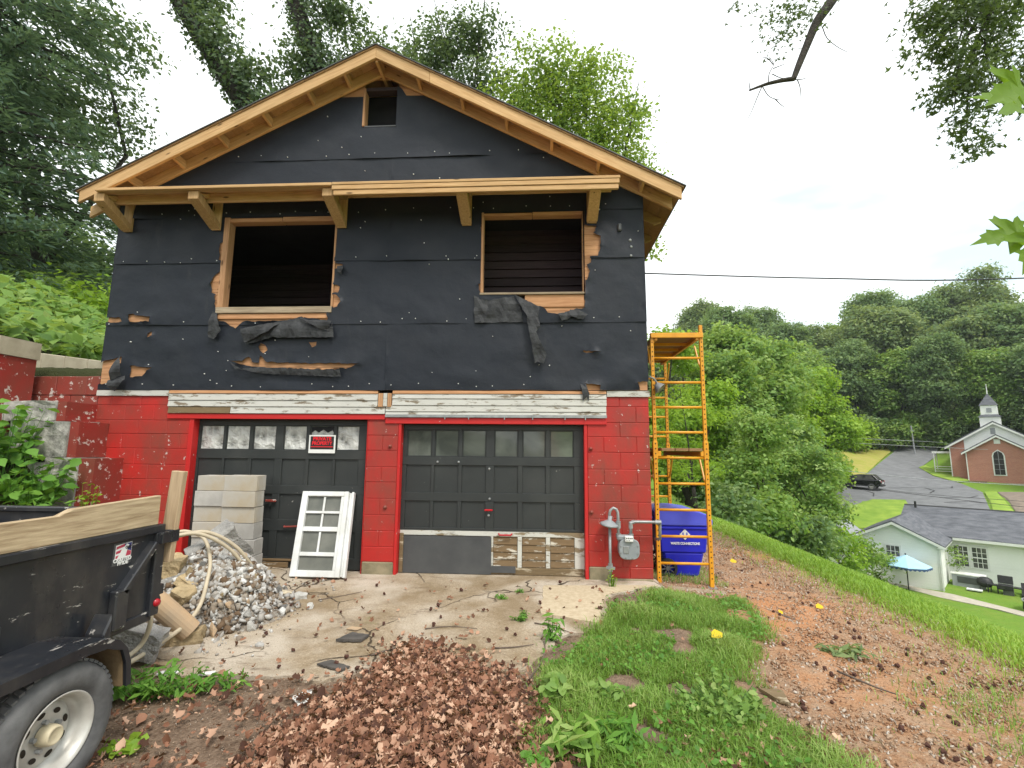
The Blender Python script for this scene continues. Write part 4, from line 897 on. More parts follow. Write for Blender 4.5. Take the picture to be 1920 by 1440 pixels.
# ------------------------------------------------------------------ dump trailer at the left edge
tr = thing('dump_trailer', (-3.1, -4.2, 0), 'black steel dump trailer with wooden side boards parked on the left', 'trailer')
XS, XF, YR, YF = -2.45, -3.75, -2.93, -6.6
part('side_panel', MB().box(XS-.02, XS, YF, YR, .57, 1.07), 'black_steel', tr); part('side_panel', MB().box(XF, XF+.02, YF, YR, .57, 1.07), 'black_steel', tr)
part('top_rail', MB().box(XS-.04, XS+.025, YF, YR+.01, 1.055, 1.105), 'black_steel', tr, .006); part('top_rail', MB().box(XF-.03, XF+.04, YF, YR, 1.055, 1.105), 'black_steel', tr, .006)
part('tailgate', MB().box(XF+.03, XS-.03, YR-.03, YR, .58, 1.17), 'black_steel', tr); part('tailgate_cap', MB().box(XF+.02, XS-.03, YR-.045, YR+.01, 1.172, 1.205), 'black_steel', tr, .006)
part('bed_floor', MB().box(XF+.02, XS-.02, YF, YR-.03, .585, .62), 'black_steel', tr); part('front_wall', MB().box(XF, XS, YF-.03, YF-.001, .57, 1.1), 'black_steel', tr)
part('side_board', MB().prism([(YF, 1.106), (YR-.03, 1.106), (YR-.03, 1.288), (-3.55, 1.272), (-3.62, 1.245), (YF, 1.26)], XS-.035, XS+.003, 'x'), 'trailer_wood', tr, .004)
part('side_board', MB().box(XF-.01, XF+.028, YF, YR-.05, 1.106, 1.19), 'trailer_wood', tr, .004)
part('bottom_rail', MB().box(XS-.05, XS+.012, YF, YR-.02, .52, .58), 'black_steel', tr, .006)
g = MB(); g.bar((XS+.02, YR-.07, 1.0), (XS+.02, -3.215, .755), .04, .06, (1, 0, 0)); part('diagonal_brace', g, 'black_steel', tr, .006)
part('side_post', MB().box(XS+.001, XS+.05, -3.27, -3.18, .56, .78), 'black_steel', tr, .008); part('side_post', MB().box(XS+.001, XS+.05, -4.02, -3.86, .56, .80), 'black_steel', tr, .008)
part('corner_post', MB().box(XS-.05, XS+.03, YR-.06, YR+.012, .55, 1.056), 'black_steel', tr, .006)
part('stake_pocket', MB().box(XS-.045, XS+.065, YR+.0125, YR+.085, .985, 1.065).box(XS+.0255, XS+.066, YR-.06, YR+.012, .99, 1.06), 'black_steel', tr, .004)
st = MB(); st.bar((XS+.01, YR+.05, .86), (XS+.045, YR+.055, 1.44), .045, .085, (1, 0, 0)); part('stake', st, 'stake_wood', tr, .004)
# decal
dk = part('decal', MB().box(XS+.0005, XS+.0022, -3.275, -3.145, .915, 1.04), 'sheet', tr)
X1 = XS+.0035
def dq(mt, pts, dx=0): part('decal_print', MB().prism(pts, X1+dx, X1+dx+.0006, 'x'), mt, dk)
dq('text_white', [(-3.262, .948), (-3.152, .956), (-3.152, 1.036), (-3.262, 1.030)])
for i in range(3): dq('redstripe', [(-3.259, .955+i*.026), (-3.205, .960+i*.028), (-3.20, .976+i*.028), (-3.257, .970+i*.026)], .001)
dq('navy', [(-3.20, 1.0), (-3.155, .985), (-3.155, 1.033), (-3.205, 1.031)], .001); dq('redstripe', [(-3.19, .96), (-3.155, .96), (-3.155, .983), (-3.182, .992)], .0012)
dq('text_white', [(-3.25, .952), (-3.205, .952), (-3.172, 1.022), (-3.19, 1.03), (-3.222, 1.0)], .002)
SIDE = Matrix.Rotation(R(90), 4, 'Z') @ Matrix.Rotation(R(90), 4, 'X')
lettering('lettering', 'CRAFTED', .030, 'text_white', dk, (X1+.002, -3.21, .943), SIDE, .95, .0012); lettering('lettering', 'PRIDE', .027, 'text_white', dk, (X1+.002, -3.205, .923), SIDE, 1.05, .001); lettering('lettering', 'OAK', .022, 'sign_black', dk, (X1+.0036, -3.178, 1.008), SIDE, .85, .0008)
# fender, wheel
WC = Vector((0, -3.745, .295)); arc = [(-4.62, .64), (-3.66, .655), (-3.56, .645), (-3.49, .61), (-3.44, .555), (-3.41, .48), (-3.395, .36)]
inn = [(y-.0 if i < 2 else y-.012*min(1, (i-1)/2), z-.012 if i < 4 else z-.004) for i, (y, z) in enumerate(arc)]
fd = part('fender', MB().prism(arc+inn[::-1], XS+.004, -2.165, 'x'), 'black_steel', tr)
in2 = [(y-.0 if i < 2 else y-.008*min(1, (i-1)/2), z-.006 if i < 4 else z-.003) for i, (y, z) in enumerate(inn)]
part('fender_lining', MB().prism([(y, z-.001) if i < 4 else (y-.001, z) for i, (y, z) in enumerate(inn)]+in2[::-1], XS+.006, -2.19, 'x'), 'brown_dirt', fd)
lip = [(y*1, z-.05 if i < 3 else z) for i, (y, z) in enumerate(arc)]; lip = [(y-(0.03 if i >= 3 else 0), z-(0 if i != 3 else .035)) for i, (y, z) in enumerate(lip)]
part('fender_lip', MB().prism(arc+lip[::-1], -2.1648, -2.157, 'x'), 'black_steel', fd)
part('fender_bracket', MB().prism([(-3.42, .60), (-3.37, .70), (-3.365, .56), (-3.40, .50)], XS+.02, XS+.13, 'x'), 'black_steel', tr, .008)
wh = part('wheel', MB().lathe((-2.31, WC.y, WC.z), (1, 0, 0), [(.05, -.06), (.15, -.08), (.15, .0), (.05, .0)], 24, True), 'rim', tr)
TR = .300; prof = [(.172, -.085), (.20, -.10), (.255, -.105), (.285, -.09), (.296, -.06), (TR, .0), (.296, .06), (.287, .085), (.27, .10), (.235, .108), (.20, .103), (.178, .09), (.168, .075)]
ty = part('tyre', MB().lathe((-2.28, WC.y, WC.z), (1, 0, 0), prof, 56), 'rubber', wh, smooth=True)
grv = MB()
for k in range(56):
    a = k*2*math.pi/56
    for sx, s in ((-.05, .3), (.0, -.3), (.052, .3)):
        c = Vector((-2.28+sx, WC.y+TR*1.0*math.cos(a+s*.05), WC.z+TR*math.sin(a+s*.05))); rd = Vector((0, math.cos(a), math.sin(a))); tg = Vector((0, -math.sin(a), math.cos(a)))
        grv.bar(c-Vector((.02, 0, 0))-tg*.006, c+Vector((.02, 0, 0))+tg*.006, .022, .012, rd)
part('tread_block', grv, 'rubber', ty)
rm = part('rim', MB().lathe((-2.28, WC.y, WC.z), (1, 0, 0), [(.172, .088), (.176, .096), (.170, .098), (.160, .085), (.148, .05), (.140, .0), (.128, .012), (.115, .024), (.075, .030), (.06, .022), (.0005, .02)], 48), 'rim', wh, smooth=True)
for k in range(8):
    a = k*.7854+.3; c = Vector((-2.28+.0285, WC.y+.095*math.cos(a), WC.z+.095*math.sin(a))); t = Vector((0, -math.sin(a), math.cos(a))); rd = Vector((0, math.cos(a), math.sin(a)))
    hs = MB(); hs.add([c+t*.019*math.cos(q)+rd*.012*math.sin(q)+Vector((.0012, 0, 0)) for q in np.linspace(0, 6.2832, 13)[:-1]], [tuple(range(12))]); part('vent_hole', hs, 'hole', rm)
part('hub_cap', MB().lathe((-2.28, WC.y, WC.z), (1, 0, 0), [(.045, .025), (.044, .06), (.040, .078), (.034, .084), (.030, .080), (.0005, .082)], 24), 'cream', rm, smooth=True)
ln = MB()
for k in range(5):
    a = k*1.2566+.5; ln.disc((-2.255, WC.y+.06*math.cos(a), WC.z+.06*math.sin(a)), (1, 0, 0), .010, .022, 6)
part('lug_nut', ln, 'galv', rm)
tl = part('tail_light', MB().disc((XS-.02, YR+.013, .63), (0, 1, 0), .035, .025, 16), 'black', tr); part('lens', MB().lathe((XS+.03, YR-.015, .625), (1, -.3, 0), [(.024, 0), (.023, .010), (.012, .016), (.0005, .017)], 16), 'redlens', tl, smooth=True)
part('latch', MB().box(XS-.08, XS+.01, YR+.0125, YR+.06, .66, .72).tube([(XS-.03, YR+.04, .60), (XS-.03, YR+.04, .80)], .012, 6), 'black_steel', tr)

# ------------------------------------------------------------------ rubble heap, chunks, hose
def hull(seed, n=11, flat=1):
    rr = np.random.default_rng(seed); bm = bmesh.new()
    for p in unit(n, rr)*(.72+.4*rr.random((n, 1))): bm.verts.new((p[0], p[1], p[2]*flat))
    r = bmesh.ops.convex_hull(bm, input=bm.verts); bmesh.ops.delete(bm, geom=[e for e in r['geom_interior'] if isinstance(e, bmesh.types.BMVert)], context='VERTS')
    bm.verts.ensure_lookup_table(); bm.verts.index_update(); vs = np.array([v.co for v in bm.verts]); fs = [tuple(v.index for v in f.verts) for f in bm.faces]; bm.free(); return vs, fs
HULLS = [hull(i, 10, .75) for i in range(6)]
def rots(n, rng):
    q = rng.normal(size=(n, 4)); q /= np.linalg.norm(q, axis=1, keepdims=True); w, x, y, z = q.T
    return np.stack([1-2*(y*y+z*z), 2*(x*y-z*w), 2*(x*z+y*w), 2*(x*y+z*w), 1-2*(x*x+z*z), 2*(y*z-x*w), 2*(x*z-y*w), 2*(y*z+x*w), 1-2*(x*x+y*y)], -1).reshape(-1, 3, 3)
def scatter(name, P, size, tone, tmpls, rng, upright=False):
    """many small pieces joined as one mesh"""
    Vs, Ls, Ts, To = [], [], [], []; k0 = 0; which = rng.integers(0, len(tmpls), len(P))
    for i, (tv, tf) in enumerate(tmpls):
        m = which == i; n = int(m.sum())
        if not n: continue
        Rm = rots(n, rng); V = np.einsum('nij,kj->nki', Rm, tv)*size[m][:, None, None]+P[m][:, None, :]; Vs.append(V.reshape(-1, 3))
        flat = np.concatenate([np.array(f) for f in tf]); ls = np.array([len(f) for f in tf])
        Ls.append((flat[None]+np.arange(n)[:, None]*len(tv)).ravel()+k0); Ts.append(np.tile(ls, n)); To.append(np.repeat(tone[m], len(tf))); k0 += n*len(tv)
    V = np.concatenate(Vs); L = np.concatenate(Ls); tot = np.concatenate(Ts); me = bpy.data.meshes.new(name)
    me.vertices.add(len(V)); me.vertices.foreach_set('co', V.astype(np.float32).ravel()); me.loops.add(len(L)); me.loops.foreach_set('vertex_index', L.astype(np.int32))
    me.polygons.add(len(tot)); me.polygons.foreach_set('loop_start', np.concatenate([[0], np.cumsum(tot)[:-1]]).astype(np.int32)); me.polygons.foreach_set('loop_total', tot.astype(np.int32))
    at = me.attributes.new('tone', 'FLOAT', 'FACE'); at.data.foreach_set('value', np.clip(np.concatenate(To), 0, 1).astype(np.float32)); me.update(calc_edges=True); return me
def m_tone(name, stops, rough=.95, sc=30):
    t = NT(name); c = t.ramp(t.attr(), stops); c = t.mix(t.noise(sc, 4), t.mix(.35, c, (.05, .045, .04)), c); t.set(c, rough, spec=.2); t.bump(t.noise(sc*2, 4), .5, .01); return t.m
M['bits'] = m_tone('plaster_bits', [(0, (.17, .11, .065)), (.3, (.34, .29, .23)), (.5, (.44, .42, .39)), (.75, (.60, .59, .56)), (1, (.74, .73, .70))])
M['gravel'] = m_tone('gravel_stones', [(0, (.20, .09, .045)), (.3, (.40, .22, .12)), (.6, (.47, .33, .22)), (1, (.60, .53, .45))])
rng = np.random.default_rng(12)
M['mixed_dirt'] = m_simple('dirt_and_plaster', (.40, .37, .32), (.17, .12, .08), 16, .95, .9, .03, detail=9)
def mound(x, y):
    a = np.clip(1-np.hypot((x+3.32)/.72, (y+1.25)/.78), 0, 1); b = np.clip(1-np.hypot((x+2.85)/.55, (y+1.35)/.62), 0, 1)
    return gh(x, y)+.02+.52*a**.8+.22*b
xs = np.linspace(-4.15, -2.3, 48); ys = np.linspace(-2.15, -.45, 44); X, Y = np.meshgrid(xs, ys); Z = mound(X, Y)-.035+rng.normal(0, .012, X.shape)
mb = MB(); ii = np.arange(X.size).reshape(X.shape); mb.add(np.stack([X, Y, Z], -1).reshape(-1, 3), [tuple(q) for q in np.stack([ii[:-1, :-1], ii[:-1, 1:], ii[1:, 1:], ii[1:, :-1]], -1).reshape(-1, 4)])
o = struct('rubble_mound', mb.mesh('rubble_mound'), 'mixed_dirt'); o['kind'] = 'stuff'
n = 6500; P = np.stack([-2.97+rng.normal(0, .25, n), -1.42+rng.normal(0, .23, n)], -1); P[n//2:, 0] -= .15; P = np.c_[P, mound(P[:, 0], P[:, 1])]
keep = (P[:, 0] < -2.25) & (P[:, 1] < -.4) & (P[:, 1] > -2.4); P = P[keep]; sz = .005+.050*rng.random(len(P))**4.5
P2 = np.stack([rng.uniform(-3.2, -2.15, 160), rng.uniform(-2.5, -.35, 160)], -1); P = np.r_[P, np.c_[P2, gh(P2[:, 0], P2[:, 1])+.03]]; sz = np.r_[sz, rng.uniform(.006, .022, 160)]
o = link('plaster_bits', scatter('plaster_bits', P, sz, rng.normal(.41, .33, len(P)), HULLS, rng), 'bits'); o['kind'] = 'stuff'
def chunk(c, dims, rot, mat, label, seed, rough=.02, name='rubble_chunk', grp=None):
    bm = bmesh.new(); bmesh.ops.create_cube(bm, size=1); bmesh.ops.subdivide_edges(bm, edges=bm.edges[:], cuts=5, use_grid_fill=True)
    Rm = Matrix.Rotation(R(rot[2]), 3, 'Z') @ Matrix.Rotation(R(rot[1]), 3, 'Y') @ Matrix.Rotation(R(rot[0]), 3, 'X'); me = bpy.data.meshes.new(name)
    for v in bm.verts:
        p = Vector([v.co[i]*dims[i] for i in range(3)]); q = p*5+Vector((seed*3.1, seed, 0)); d = v.co.normalized()
        cut = mnoise.noise(Vector((seed, v.co.x*2.2, v.co.y*2.2+v.co.z*1.7)))
        p *= 1+.15*cut-(.28 if seed % 3 == 0 else .14)*max(0, abs(v.co.x)+abs(v.co.y)+abs(v.co.z)-1.05); p += d*(mnoise.noise(q)*rough*1.5+mnoise.noise(q*3.3)*rough); v.co = Rm @ p
    bm.to_mesh(me); bm.free(); o = link(name, me, mat, None, c); return tag(o, label, 'rubble', grp or 'rubble heaped behind the trailer')
chunk((-3.42, -1.55, .50), (.20, .16, .20), (8, 12, 20), 'tanrock', 'brown rough rock lump at the top of the heap next to the wooden stake', 1, .03)
chunk((-3.30, -1.06, .54), (.18, .46, .46), (38, 22, -28), 'greyrock', 'big grey broken concrete slab leaning under the hose loop', 2, .016)
chunk((-3.36, -1.52, .36), (.30, .18, .14), (0, -18, 25), 'greyrock', 'smooth grey concrete wedge between brown rock and leaning slab', 4, .01)
chunk((-3.13, -1.78, .31), (.15, .13, .13), (20, 30, 10), 'tanrock', 'yellowish stone lying above the broken clay pipe', 5, .03)
chunk((-2.97, -2.42, .20), (.36, .20, .20), (5, 22, 25), 'greyrock', 'dark mossy concrete lump under the trailer rear corner', 3, .03)
chunk((-3.04, -1.10, .36), (.42, .24, .18), (12, 20, -30), 'greyrock', 'grey speckled concrete chunk sloping down beside the block stack', 7, .028)
chunk((-2.90, -2.02, .06), (.30, .13, .11), (4, -8, 22), 'tanrock', 'long tan stone lying in front of the broken pipe', 8, .02)
chunk((-3.02, -2.26, .045), (.18, .13, .07), (4, 6, 20), 'tanrock', 'flat orange tan stone beside the mud flap', 10, .015)
chunk((-2.72, -1.30, .07), (.13, .10, .12), (10, 20, 40), 'greyrock', 'small dark grey stone on the right edge of the white rubble', 11, .015)
chunk((-2.66, -1.15, .07), (.14, .10, .07), (0, 10, 10), 'tanrock', 'small yellow stone on the right edge of the white rubble', 13, .015)
chunk((-2.90, -1.40, .24), (.22, .18, .13), (5, 10, 30), 'rubble', 'large white plaster lump in the middle of the rubble', 14, .03)
chunk((-2.62, -1.42, .075), (.17, .14, .11), (5, 10, 70), 'rubble', 'white plaster lump lowest on the right of the rubble', 16, .03)
chunk((-3.02, -1.60, .27), (.17, .14, .11), (5, 20, 70), 'rubble', 'white plaster lump beside the clay pipe', 17, .03)
chunk((-2.47, -.93, .07), (.14, .10, .075), (5, 0, 20), 'rubble', 'white plaster lump at the lower end of the hose', 19, .03)
chunk((-3.20, -1.62, .38), (.18, .13, .09), (0, 30, 0), 'tanrock', 'pale tan fragment above the white rubble', 20, .02)
cp = MB().lathe((-3.06, -2.18, .41), Vector((.25, .17, -.32)), [(.055, 0), (.078, 0), (.084, .05), (.082, .40), (.060, .40)], 20, True)
solo('clay_pipe', cp, 'clay', (-2.93, -2.1, .25), 'broken tan clay pipe lying on the rubble behind the trailer', 'pipe', smooth=False)
rq = random.Random(31); lump = []
for i in range(6):
    hv, hf = hull(300+i, 16, .75); mb = MB().add([tuple(v) for v in hv], hf); me = mb.mesh('masonry_lump', .08); me.materials.append(M[['greyrock', 'rubble', 'tanrock', 'clay', 'greyrock', 'rubble'][i]]); lump.append(me)
for i in range(46):
    x, y = rq.gauss(-2.95, .30), rq.gauss(-1.42, .30)
    if not (-3.45 < x < -2.2 and -2.2 < y < -.6): continue
    s = rq.uniform(.022, .062); o = link('masonry_lump', lump[i % 6], None, None, (x, y, float(mound(x, y))+s*.35)); o.scale = (s*1.25, s, s*.85); o.rotation_euler = (rq.uniform(0, 6), rq.uniform(0, 6), rq.uniform(0, 6)); tag(o, 'fist sized broken masonry lump lying among the white plaster bits', 'rubble', 'fist sized lumps in the rubble heap')
def spline(pts, k=8):
    pts = [Vector(p) for p in pts]; out = []
    for i in range(len(pts)-1):
        p0, p1, p2, p3 = pts[max(i-1, 0)], pts[i], pts[i+1], pts[min(i+2, len(pts)-1)]
        for j in range(k):
            t = j/k; out.append(.5*((2*p1)+(p2-p0)*t+(2*p0-5*p1+4*p2-p3)*t*t+(3*p1-p0-3*p2+p3)*t**3))
    return out+[pts[-1]]
hz = MB()
for pts in ([(-3.54, -1.44, .74), (-3.46, -1.34, .76), (-3.28, -1.32, .69), (-3.09, -1.48, .53), (-2.98, -1.66, .38), (-2.90, -1.84, .24), (-2.88, -2.03, .15), (-2.88, -2.33, .10), (-2.90, -2.65, .06)],
    [(-3.33, -1.731, 0.772), (-3.149, -1.577, 0.781), (-2.972, -1.391, 0.616), (-2.869, -1.193, 0.346), (-2.773, -1.061, 0.159), (-2.6, -0.96, 0.1)], [(-3.349, -1.676, 0.754), (-3.13, -1.523, 0.79), (-2.944, -1.336, 0.625), (-2.831, -1.155, 0.356), (-2.744, -1.031, 0.179), (-2.57, -0.93, 0.095)],
    [(-2.86, -2.47, .45), (-2.83, -2.45, .33), (-2.89, -2.44, .16), (-2.96, -2.56, .07)], [(-3.1, -2.45, .12), (-3.0, -2.33, .08), (-2.96, -2.13, .09), (-2.92, -2.02, .14)]): hz.tube(spline([(x+.03, y-.05, z+.03) for x, y, z in pts]), .0165, 8)
solo('garden_hose', hz, 'hose', (-3.1, -1.6, .1), 'beige hose looped over the rubble heap by the block stack', 'hose', smooth=True)
# ------------------------------------------------------------------ trees and plants
def tree(name, base, blobs, mat, label, leaf, dens, per, cr, seed, tmpl=T_KITE, r0=.25, grp=None, flat=.6, shell=.5, cat='tree', trunk=True, down=None, nl=7, fork=.35):
    rng = np.random.default_rng(seed); t = thing(name, base, label, cat, grp)
    if trunk:
        mb = MB(); limbs(mb, base, blobs, r0, rng, nl, fork); part('trunk', mb, 'bark', t, smooth=True)
    P, N, T = crown_points(blobs, dens, per, cr, rng, flat, shell); sz = leaf*(.65+.7*rng.random(len(P)))
    me = leaf_mesh('crown', P-np.array(base), N, sz, T, tmpl, rng, down); link('crown', me, mat, t); return t
# dark conifer left of the house
rng = np.random.default_rng(21); ced = thing('cedar_tree', (-15.6, 5.2, 3), 'tall dark cedar towering over the left of the house', 'tree')
mb = MB(); mb.tube([(-15.6, 5.2, 2.5), (-15.7, 5.2, 9), (-15.5, 5.3, 18)], [.35, .28, .08], 10)
P, N, D, T = [], [], [], []
for k in range(330):
    z = 4.3+13.5*(k/330)**1.05; a = rng.random()*6.283; L = (4.15-1.3*max(0, (z-9)/9))*(.55+.5*rng.random()); d = np.array([math.cos(a), math.sin(a), 0]); m = int(150*L/4)
    s = rng.random(m)**.6; drop = -.10*L*s**2+.35*s; c = np.array([-15.6, 5.2, z])+d*(s*L)[:, None]; c[:, 2] += drop+rng.normal(0, .10, m)
    side = np.array([-d[1], d[0], 0]); w = rng.normal(0, .32, m)*(1-.45*s); c += side*w[:, None]; c[:, 2] -= np.abs(w)*.35
    P.append(c); N.append(np.array([0, 0, 1])+rng.normal(size=(m, 3))*.5); D.append(d+np.array([0, 0, -.25])+side*np.sign(w)[:, None]*.6); T.append(rng.normal(.38, .17, m)+.12*s+rng.normal(0, .1))
    if k % 3 == 0: mb.tube([np.array([-15.6, 5.2, z]), np.array([-15.6, 5.2, z+.2])+d*L*.5, np.array([-15.6, 5.2, z+.1])+d*L*.95], [.07, .04, .012], 5)
part('trunk', mb, 'bark', ced, smooth=True)
P = np.concatenate(P); N = np.concatenate(N); D = np.concatenate(D); T = np.concatenate(T)
link('crown', leaf_mesh('crown', P-np.array([-15.6, 5.2, 3]), N, .17+.17*rng.random(len(P)), T, T_LONG, rng, D), 'lf_cedar', ced)
tree('broadleaf_tree', (-18.5, 10, 4), [(-18.0, 9.5, 14.5, 2.6, 2.5, 2.2), (-16.3, 8.8, 16.9, 1.6, 2, 1.0), (-21, 9, 15, 3, 2, 2.5)], 'lf_ivy', 'loose branched tree behind the dark cedar at the top left', .20, 26, 26, .35, 22, r0=.25)
tree('broadleaf_tree', (-19, 14, 4), [(-19, 14, 8.5, 4, 2.5, 3), (-15.8, 14.5, 8.0, 2.6, 2, 2.6), (-23, 13, 9, 4, 2.5, 3.5), (-26, 12, 12, 4, 3, 4)], 'lf_dark', 'dense dark green tree low behind the cedar on the hillside', .30, 26, 30, .45, 23, r0=.25)
tree('broadleaf_tree', (-14.2, 12, 4), [(-14.2, 12, 6.8, 1.9, 1.8, 1.8), (-13.2, 11.5, 5.6, 1.9, 1.8, 1.3)], 'lf_bright', 'sunlit yellow green tree glimpsed between cedar and house', .22, 30, 26, .32, 24, r0=.12)
# ivy clad leaning trunks behind the roof
def ivy(path, r, blobs, label, seed, n=5200):
    rng = np.random.default_rng(seed); base = tuple(path[0]); t = thing('ivy_clad_tree', base, label, 'tree', 'ivy clad trunks leaning behind the roof'); part('trunk', MB().tube(spline(path, 5), list(np.linspace(r, r*.55, (len(path)-1)*5+1)), 10), 'bark', t, smooth=True)
    pts = np.array(spline(path, 12)); i = rng.integers(0, len(pts), n); d = unit(n, rng); d[:, 2] *= .4; rad = r*1.05+.62*rng.random((n, 1))**1.8; d[:, 0] += .35
    P = pts[i]+d*rad; N = d+np.array([0, -.2, .5])+rng.normal(size=(n, 3))*.5; T = rng.normal(.40, .18, n)
    P2, N2, T2 = crown_points(blobs, 46, 26, .25, rng, .7, .35); P = np.r_[P, P2]; N = np.r_[N, N2]; T = np.r_[T, T2]
    link('crown', leaf_mesh('crown', P-np.array(base), N, .10+.10*rng.random(len(P)), T, T_KITE, rng), 'lf_ivy', t); return t
ivy([(-5.2, 9.2, 2), (-7.2, 8.0, 8), (-8.6, 7.4, 11.2), (-9.6, 7.0, 12.8), (-10.9, 6.7, 14.8), (-12.4, 6.2, 17.4)], .40, [(-9.0, 7.0, 13.2, .9, .8, 1.0), (-8.4, 7.2, 11.6, .7, .6, .7), (-10.4, 6.8, 15.4, .9, .8, .8), (-9.9, 6.6, 14.0, .5, .6, .9)], 'leaning dark trunk wrapped in ivy, left of the two behind the roof', 31)
ivy([(-5.0, 9.8, 2), (-6.2, 9, 9), (-7.1, 8.4, 12.8), (-7.6, 8.0, 14.6), (-8.6, 7.6, 17.5)], .42, [(-6.3, 8.4, 14.2, 1.3, 1, 1.3), (-7.9, 7.9, 14.2, .8, .7, 1.6), (-5.4, 8.8, 14.8, 1.2, .9, 1.2), (-7.0, 8, 16.2, 1.6, 1, 1.0), (-4.9, 9, 13.6, .8, .8, .7)], 'thick upright trunk smothered in ivy directly behind the roof ridge', 32, 6500)
tree('broadleaf_tree', (-3.0, 12, 1), [(-3.6, 10.4, 17.0, 1.7, 1.3, 1.0), (-2.3, 10.3, 17.3, 1.1, 1, .7), (-4.6, 10.2, 15.9, 1.2, 1, .9), (-2.4, 10.4, 15.4, 1.3, 1, .6)], 'lf_ivy', 'grey green tree top above the roof ridge, behind the ivy trunk', .15, 60, 26, .26, 33, r0=.2)
LB = [(.2, 10, 15.2, 1.9, 1.6, 1.1), (1.6, 9.9, 14.6, 1.6, 1.5, 1.2), (-.9, 9.9, 13.9, 1.4, 1.4, .9), (.7, 9.9, 13.2, 1.9, 1.5, 1.1), (2.2, 9.9, 12.6, 1.4, 1.4, 1.1), (2.9, 9.9, 11.2, 1.2, 1.3, .9), (1.6, 9.9, 11.6, 1.6, 1.3, 1.0), (3.6, 9.9, 10.2, .8, 1, .6), (3.3, 9.9, 13.6, .8, .8, .5), (-2.0, 10, 12.4, 1.0, 1, .8), (3.75, 10, 8.7, .3, .3, .6)]
tree('locust_tree', (1.2, 10.5, 1), LB, 'lf_loc', 'airy light green tree rising behind the right roof slope', .15, 66, 20, .23, 34, T_KITE, .20, nl=9, fork=.55, flat=.7)
tree('small_tree', (-6.6, 8.0, 2.5), [(-6.3, 7.4, 12.1, .5, .5, .45), (-5.7, 7.4, 12.1, .45, .4, .3)], 'lf_bright', 'bright maple sprig growing just above the left roof slope', .24, 30, 10, .22, 35, T_MAPLE, .05)

# trees to the right of the scaffold
BIG = 'broadleaf trees on the slope right of the scaffold'
def rblobs(c, r, h, n, seed):
    rr = np.random.default_rng(seed); out = []
    for k in range(n):
        a = rr.random()*6.283; z = rr.random(); w = r*(.35+.65*math.sin(math.pi*min(1, .18+z*.78)))*.62
        out.append((c[0]+math.cos(a)*w, c[1]+math.sin(a)*w, c[2]+h*z, r*(.30+.2*rr.random()), r*(.30+.2*rr.random()), r*(.24+.14*rr.random())))
    return out
def G(x, y): return float(gh(x, y))
tree('broadleaf_tree', (16.5, 33, G(16.5, 33)), rblobs((16.5, 33, -1.0), 5.2, 12.0, 30, 1), 'lf_mid', 'tallest round green tree on the slope, in the middle of the group', 0.34, 20, 26, 0.40, 41, r0=.4, grp=BIG)
tree('broadleaf_tree', (9.2, 25, G(9.2, 25)), rblobs((9.0, 25, -.5), 3.2, 9.2, 22, 2), 'lf_bright', 'bright yellow green tree directly behind the top of the scaffold', 0.27, 24, 24, 0.30, 42, r0=.25, grp=BIG)
tree('broadleaf_tree', (21.5, 41, G(21.5, 41)), rblobs((21.5, 41, -.5), 4.6, 10.5, 24, 3), 'lf_bright', 'yellow green tree right of the tallest tree on the slope', 0.34, 20, 24, 0.40, 43, r0=.3, grp=BIG)
tree('broadleaf_tree', (30.5, 49, G(30.5, 49)), rblobs((28.6, 49.4, -1.2), 5.5, 10.5, 30, 4), 'lf_bright', 'broad vivid green tree standing over the parked black car', 0.40, 19, 26, 0.46, 44, r0=.42, grp=BIG)
tree('broadleaf_tree', (25, 52, G(25, 52)), rblobs((25, 52, 1), 5, 12, 24, 5), 'lf_mid', 'green tree behind and left of the tree over the car', 0.40, 16, 24, 0.46, 45, r0=.4, grp=BIG)
tree('broadleaf_tree', (12.5, 28, G(12.5, 28)), rblobs((12.3, 27.5, -2), 3.6, 9.5, 22, 6), 'lf_mid', 'mid green tree between the bright scaffold tree and the tallest tree', 0.29, 23, 24, 0.33, 46, r0=.28, grp=BIG)
tree('broadleaf_tree', (10.5, 17, G(10.5, 17)), rblobs((10.3, 17, -1.7), 2.3, 4.6, 18, 7), 'lf_mid', 'small dense tree low on the bank right of the scaffold', 0.18, 32, 26, 0.21, 47, r0=.14, grp=BIG)
tree('broadleaf_tree', (5.6, 12, G(5.6, 12)), rblobs((5.5, 12, .6), 1.5, 3.2, 14, 8), 'lf_bright', 'young light green tree seen through the scaffold rungs', 0.18, 35, 20, 0.17, 48, T_LONG, r0=.08, grp=BIG)
tree('broadleaf_tree', (16.5, 25, G(16.5, 25)), rblobs((16.0, 25, -3.2), 2.6, 5.2, 18, 9), 'lf_mid', 'low spreading tree half way down the bank', 0.22, 27, 24, 0.26, 49, r0=.14, grp=BIG)
SH = 'shrubs along the lower edge of the grass bank'
